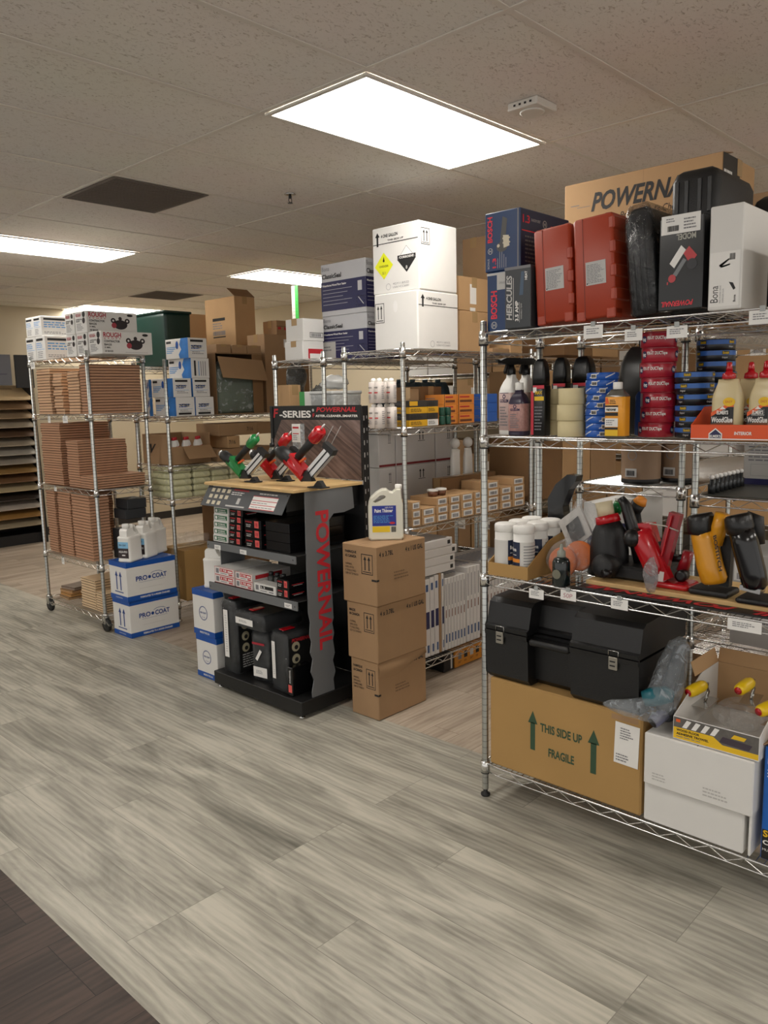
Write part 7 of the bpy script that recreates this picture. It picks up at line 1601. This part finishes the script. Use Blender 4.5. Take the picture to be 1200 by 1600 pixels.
B = Box('brown_carton', 'dark shaded brown carton leaning behind the single white jug', 'carton', 3.55, 3.95, 5.03, 5.35, S2[0], .84, CARD3, tape=False); B.done()
# ---------------------------------------------------------------- goods seen through the foreground unit and at the far wall
S4A, S4B = 1.2195, .6245
def pail(label, p, X, z0, r, h, yy=720):
    q = fx(p, yy, X); t = thing('brown_pail', label, 'pail', (X + r, q.y, z0), 0, 'brown fibre pails')
    m = MB(); m.lathe([(r - .004, 0), (r, .003), (r, .018), (r - .001, .02), (r - .001, h - .01), (r, h - .008), (r, h)], mat('fibre_pail', '8A7058', .7, var=.1, bump=.1), 30, mlist=[BLK, BLK, BLK, mat('fibre_pail', '8A7058'), mat('fibre_pail', '8A7058'), mat('fibre_pail', '8A7058')])
    m.face((-r - .0006, .03, .03), (0, -1, 0), (0, 0, 1)); m.rect(0, 0, .05, .035, LBL); m.bars(.006, .005, .036, .022, dl=.0006); m.disc(.09 - .06, .09, .02, INKG, hole=.017); m.build('body', t)
    m = MB(); m.lathe([(r, h + .0004), (r + .003, h + .003), (r + .003, h + .012), (r - .01, h + .014)], CARD3, 30); m.build('lid', t)
pail('left brown fibre pail standing behind the shelf under the blue tape rolls', 988, 3.11, S4A, .081, .16); pail('right brown fibre pail standing under the red duct tapes', 1048, 3.235, S4A, .074, .16)
S5A = 1.1945
for k, (x, y0, y1, z1_, lb) in enumerate(((3.55, 1.00, 1.23, .2, 'left grey printed carton behind the steel sheets'), (3.60, .72 + .11, .99, .21, 'middle grey printed carton behind the steel sheets'), )):
    B = Box('grey_carton', lb, 'carton', x, x + .3, y0, y1, S5A, S5A + z1_, GREYP, tape=False, seam=False); b = B.X(); b.rect(0, 0, B.w, B.dz * .14, NAVY); b.lines(.02, B.dz * .5, B.w * .7, B.dz * .35, 5, INKG, seed=k); frame(b, .03, B.dz * .2, B.w * .7, B.dz * .45, .001, INKG); b.rect(B.w * .84, B.dz * .2, B.w * .94, B.dz * .42, INKG); B.done()
SHT = mat('smoked_steel_sheet', '55554F', .35, metal=.6, var=.08)
t = thing('steel_sheet', 'dark smoky steel sheet lying on the wire shelf behind the yellow nailer', 'sheet', (3.60, 1.03, S5A + .0005), 0); m = MB(); m.box(-.50, -.06, -.20, .20, 0, .0035, SHT, b=.001); m.build('sheet', t)
first = None
for k in range(8):
    lb = 'small steel capped bolt, ' + ['first', 'second', 'third', 'fourth', 'fifth', 'sixth', 'seventh', 'eighth'][k] + ' in the row by the grey cartons'
    if first: dup(first, (3.14 + .045 * k, 1.205, S5A + .0042), label=lb); continue
    t = thing('capped_bolt', lb, 'bolt', (3.14 + .045 * k, 1.205, S5A + .0042), 0, 'capped bolts in a row'); first = t
    m = MB(); m.lathe([(.014, 0), (.014, .035), (.008, .038), (.008, .055)], GUNM, 12); m.build('shank', t); m = MB(); m.sphere((0, 0, .064), (.010, .010, .009), PAPER, 10); m.build('head', t)
# lower shelf of the row units
def box(label, x0, x1, y0, y1, z0, z1, m_=CARD, grp=None, lab=None, nm='brown_carton', **kw):
    B = Box(nm, label, 'carton', x0, x1, y0, y1, z0, z1, m_, grp, **kw)
    if lab: b = B.X(); w_ = B.w; b.rect(w_ * lab[0], B.dz * lab[1], w_ * lab[2], B.dz * lab[3], PAPER if m_ is not WHITE else NAVY); b.bars(w_ * (lab[0] + .03), B.dz * (lab[1] + .03), w_ * (lab[2] - lab[0] - .06), B.dz * (lab[3] - lab[1]) * .3, INKG, dl=.0008)
    return B.done()
box('black equipment case shaded behind the toolbox end', 3.10, 3.5, 1.34, 1.50, S4B, .96, BLKPLM, nm='equipment_case', tape=False, seam=False)
box('brown carton with two white stickers behind the third shelf tools', 3.12, 3.45, 1.33, 1.53, .9625, 1.15, CARD2, lab=(.2, .3, .4, .9), tape=False) if False else None
box('white narrow carton with a navy stripe behind the rear post', 3.10, 3.4, 1.60, 1.74, S4B, 1.13, WHITE, nm='white_carton', lab=(.15, .62, .85, .72), tape=False, seam=False)
box('white carton with a dark print beside the beige cap', 3.10, 3.4, 1.515, 1.595, S4B, 1.16, WHITE, nm='white_carton', lab=(.15, .72, .85, .80), tape=False, seam=False)
box('wide white printed carton behind the yellow nailer base', 3.10, 3.45, .84, 1.10, S4B, .80, GREYP, nm='grey_carton', lab=(.4, .5, .7, .8), tape=False, seam=False)
box('grey white carton above the open trowel box at the right', 3.11, 3.45, .85, 1.20, .80 + .002, .98, GREYP, nm='grey_carton', lab=(.3, .4, .55, .85), tape=False, seam=False)
box('low white carton with a navy end low behind the trowel box', 3.11, 3.5, .84, 1.22, .30, .44, GREYP, nm='grey_carton', lab=(.35, .5, .6, .9), tape=False, seam=False)
box('brown carton low behind the trowel display box', 3.12, 3.5, .83, 1.23, .1545, .298, CARD)
box('brown carton low behind the bagged power tool', 3.12, 3.5, 1.33, 1.70, .1545, .42, CARD3)
# right wall units with cartons
for k, (yy, lv) in enumerate(((3.62, (.15, .62, 1.10, 1.60)), (1.80, (.15, .62, 1.10, 1.60)), (5.45, (.15, .75, 1.35, 1.80)))):
    wire_unit('wire_shelving_unit', ['wire unit at the far wall seen through the upper foreground shelf', 'wire unit at the right end of the far wall', 'wire unit at the far wall beyond the poster'][k], 1.75, .45, lv, 1.90, (6.05, yy, 0), -pi / 2, lite=True)
    r = random.Random(60 + k); q = 0
    for li, z in enumerate(lv):
        y = yy - .03; top = (lv[li + 1] if li < len(lv) - 1 else z + .55) - .05
        while y > yy - 1.70:
            w_ = r.uniform(.28, .42); hh_ = min(r.uniform(.28, .5), top - z)
            if y - w_ < yy - 1.74: break
            m_ = r.choice((CARD, CARD2, CARD2, CARD3, WHITE) if k != 2 else (CARD2, WHITE, CARD))
            B = Box('brown_carton' if m_ is not WHITE else 'white_carton', 'distant ' + ('white' if m_ is WHITE else 'brown') + ' carton, ' + ORD[q % 28 if q % 28 else 0].replace('lowest', 'first') + ' on the ' + ['first', 'second', 'third'][k] + ' far wall unit', 'carton', 6.04, 6.04 + .4, y - w_, y, z + .0045, z + .0045 + hh_, m_, 'cartons on the far wall units', b=.003, tape=m_ is not WHITE, seam=False)
            b = B.X(); b.rect(w_ * .55, hh_ * .5, w_ * .85, hh_ * .8, PAPER if m_ is not WHITE else GREYP); b.bars(w_ * .6, hh_ * .54, w_ * .2, hh_ * .08, INKG, dl=.0008); B.done(); y -= w_ + .012; q += 1
# cartons on the second paint unit (beyond the foreground post)
XN = XE + 1.235
for k, (z, hh_) in enumerate(((.1545, .6), (.9145, .42), (1.4495, .3), (1.8345 + .018, .42))):
    for j in range(1 if k == 3 else 0, 3): box(['low', 'waist high', 'upper', 'topmost'][k] + ' brown carton, ' + ['first', 'second', 'third'][j] + ' on the second chrome unit of the row', XN + .03 + .385 * j, XN + .40 + .385 * j, 2.82, 3.15, z, z + hh_ - .05 * j, (CARD, CARD3, CARD2)[(j + k) % 3], 'cartons on the second unit of the row')
# ---------------------------------------------------------------- flooring sample rack against the far wall
RKX0, RKX1 = 2.15, 4.02
t = thing('flooring_sample_rack', 'tall black rack of angled flooring sample boards at the left edge', 'display rack', ((RKX0 + RKX1) / 2, 9.55, 0)); a = (RKX1 - RKX0) / 2; RBK = mat('rack_black_steel', '141416', .5, var=.1)
for x in (-a, -.03, a - .05):
    m = MB(); m.prism([(-.26, 0), (-.26, .1), (-.20, 1.95), (-.12, 2.17), (.1, 2.17), (.16, 1.9), (.20, 0)], x, x + .05, RBK, 'x'); m.build('side_frame', t)
m = MB(); m.box(-a + .05, a - .05, -.20, .2, .0, .12, RBK, b=.002); m.build('base', t)
m = MB(); m.box(-a + .0505, a - .0505, .14, .16, .1205, 1.7, RBK, b=.001); m.build('dark_back_sheet', t)
m = MB(); m.box(-a, a - .25, -.235, -.215, 1.83, 2.17, mat('slate_grey_header', '6F727C', .5, var=.05), b=.002); m.face((-a, -.235, 1.83), (1, 0, 0), (0, 0, 1)); m.rect(.3, .12, a * 2 - .3, .125, NAVY); m.build('header', t)
m = MB(); m.box(a - .2, a, -.235, -.2, 1.80, 2.17, mat('charcoal_header', '2A2C30', .5), b=.002); m.build('header_end', t)
WC = ['CDB48C', '8A6F52', '9A8468', 'A79A86', '5C4634', '9C907E', 'A09A90', '978E82', '8F6F42', '6E5036', 'A89878', '2E2620', 'A3988C', '8F6A38', '93866E']
for k in range(15):
    z = 1.66 - k * .103; c_ = mat('floor_sample_%s' % WC[k], WC[k], .5, var=.18, vs=7)
    for j, (xa_, xb_) in enumerate(((-a + .06, -.035), (.03, a - .055))):
        m = MB(); M = Matrix.Translation((0, -.30, z)) @ Matrix.Rotation(R(24), 4, 'X'); m.box(xa_, xb_ + (.0 if j == 0 else .0), 0, .40, 0, .012, c_, b=.002, M=M)
        o = m.build('sample_board', t)
m = MB(); m.lathe([(.04, -.55), (.045, -.54), (.045, .54), (.04, .55)], mat('rolled_underlay', 'B79E7C', .7, var=.05), 20, rot3(0, 90, 0, (.2, -.02, 1.76))); m.build('rolled_sample', t)
# added world light from the open sides brightens the aisle; no glazing is built
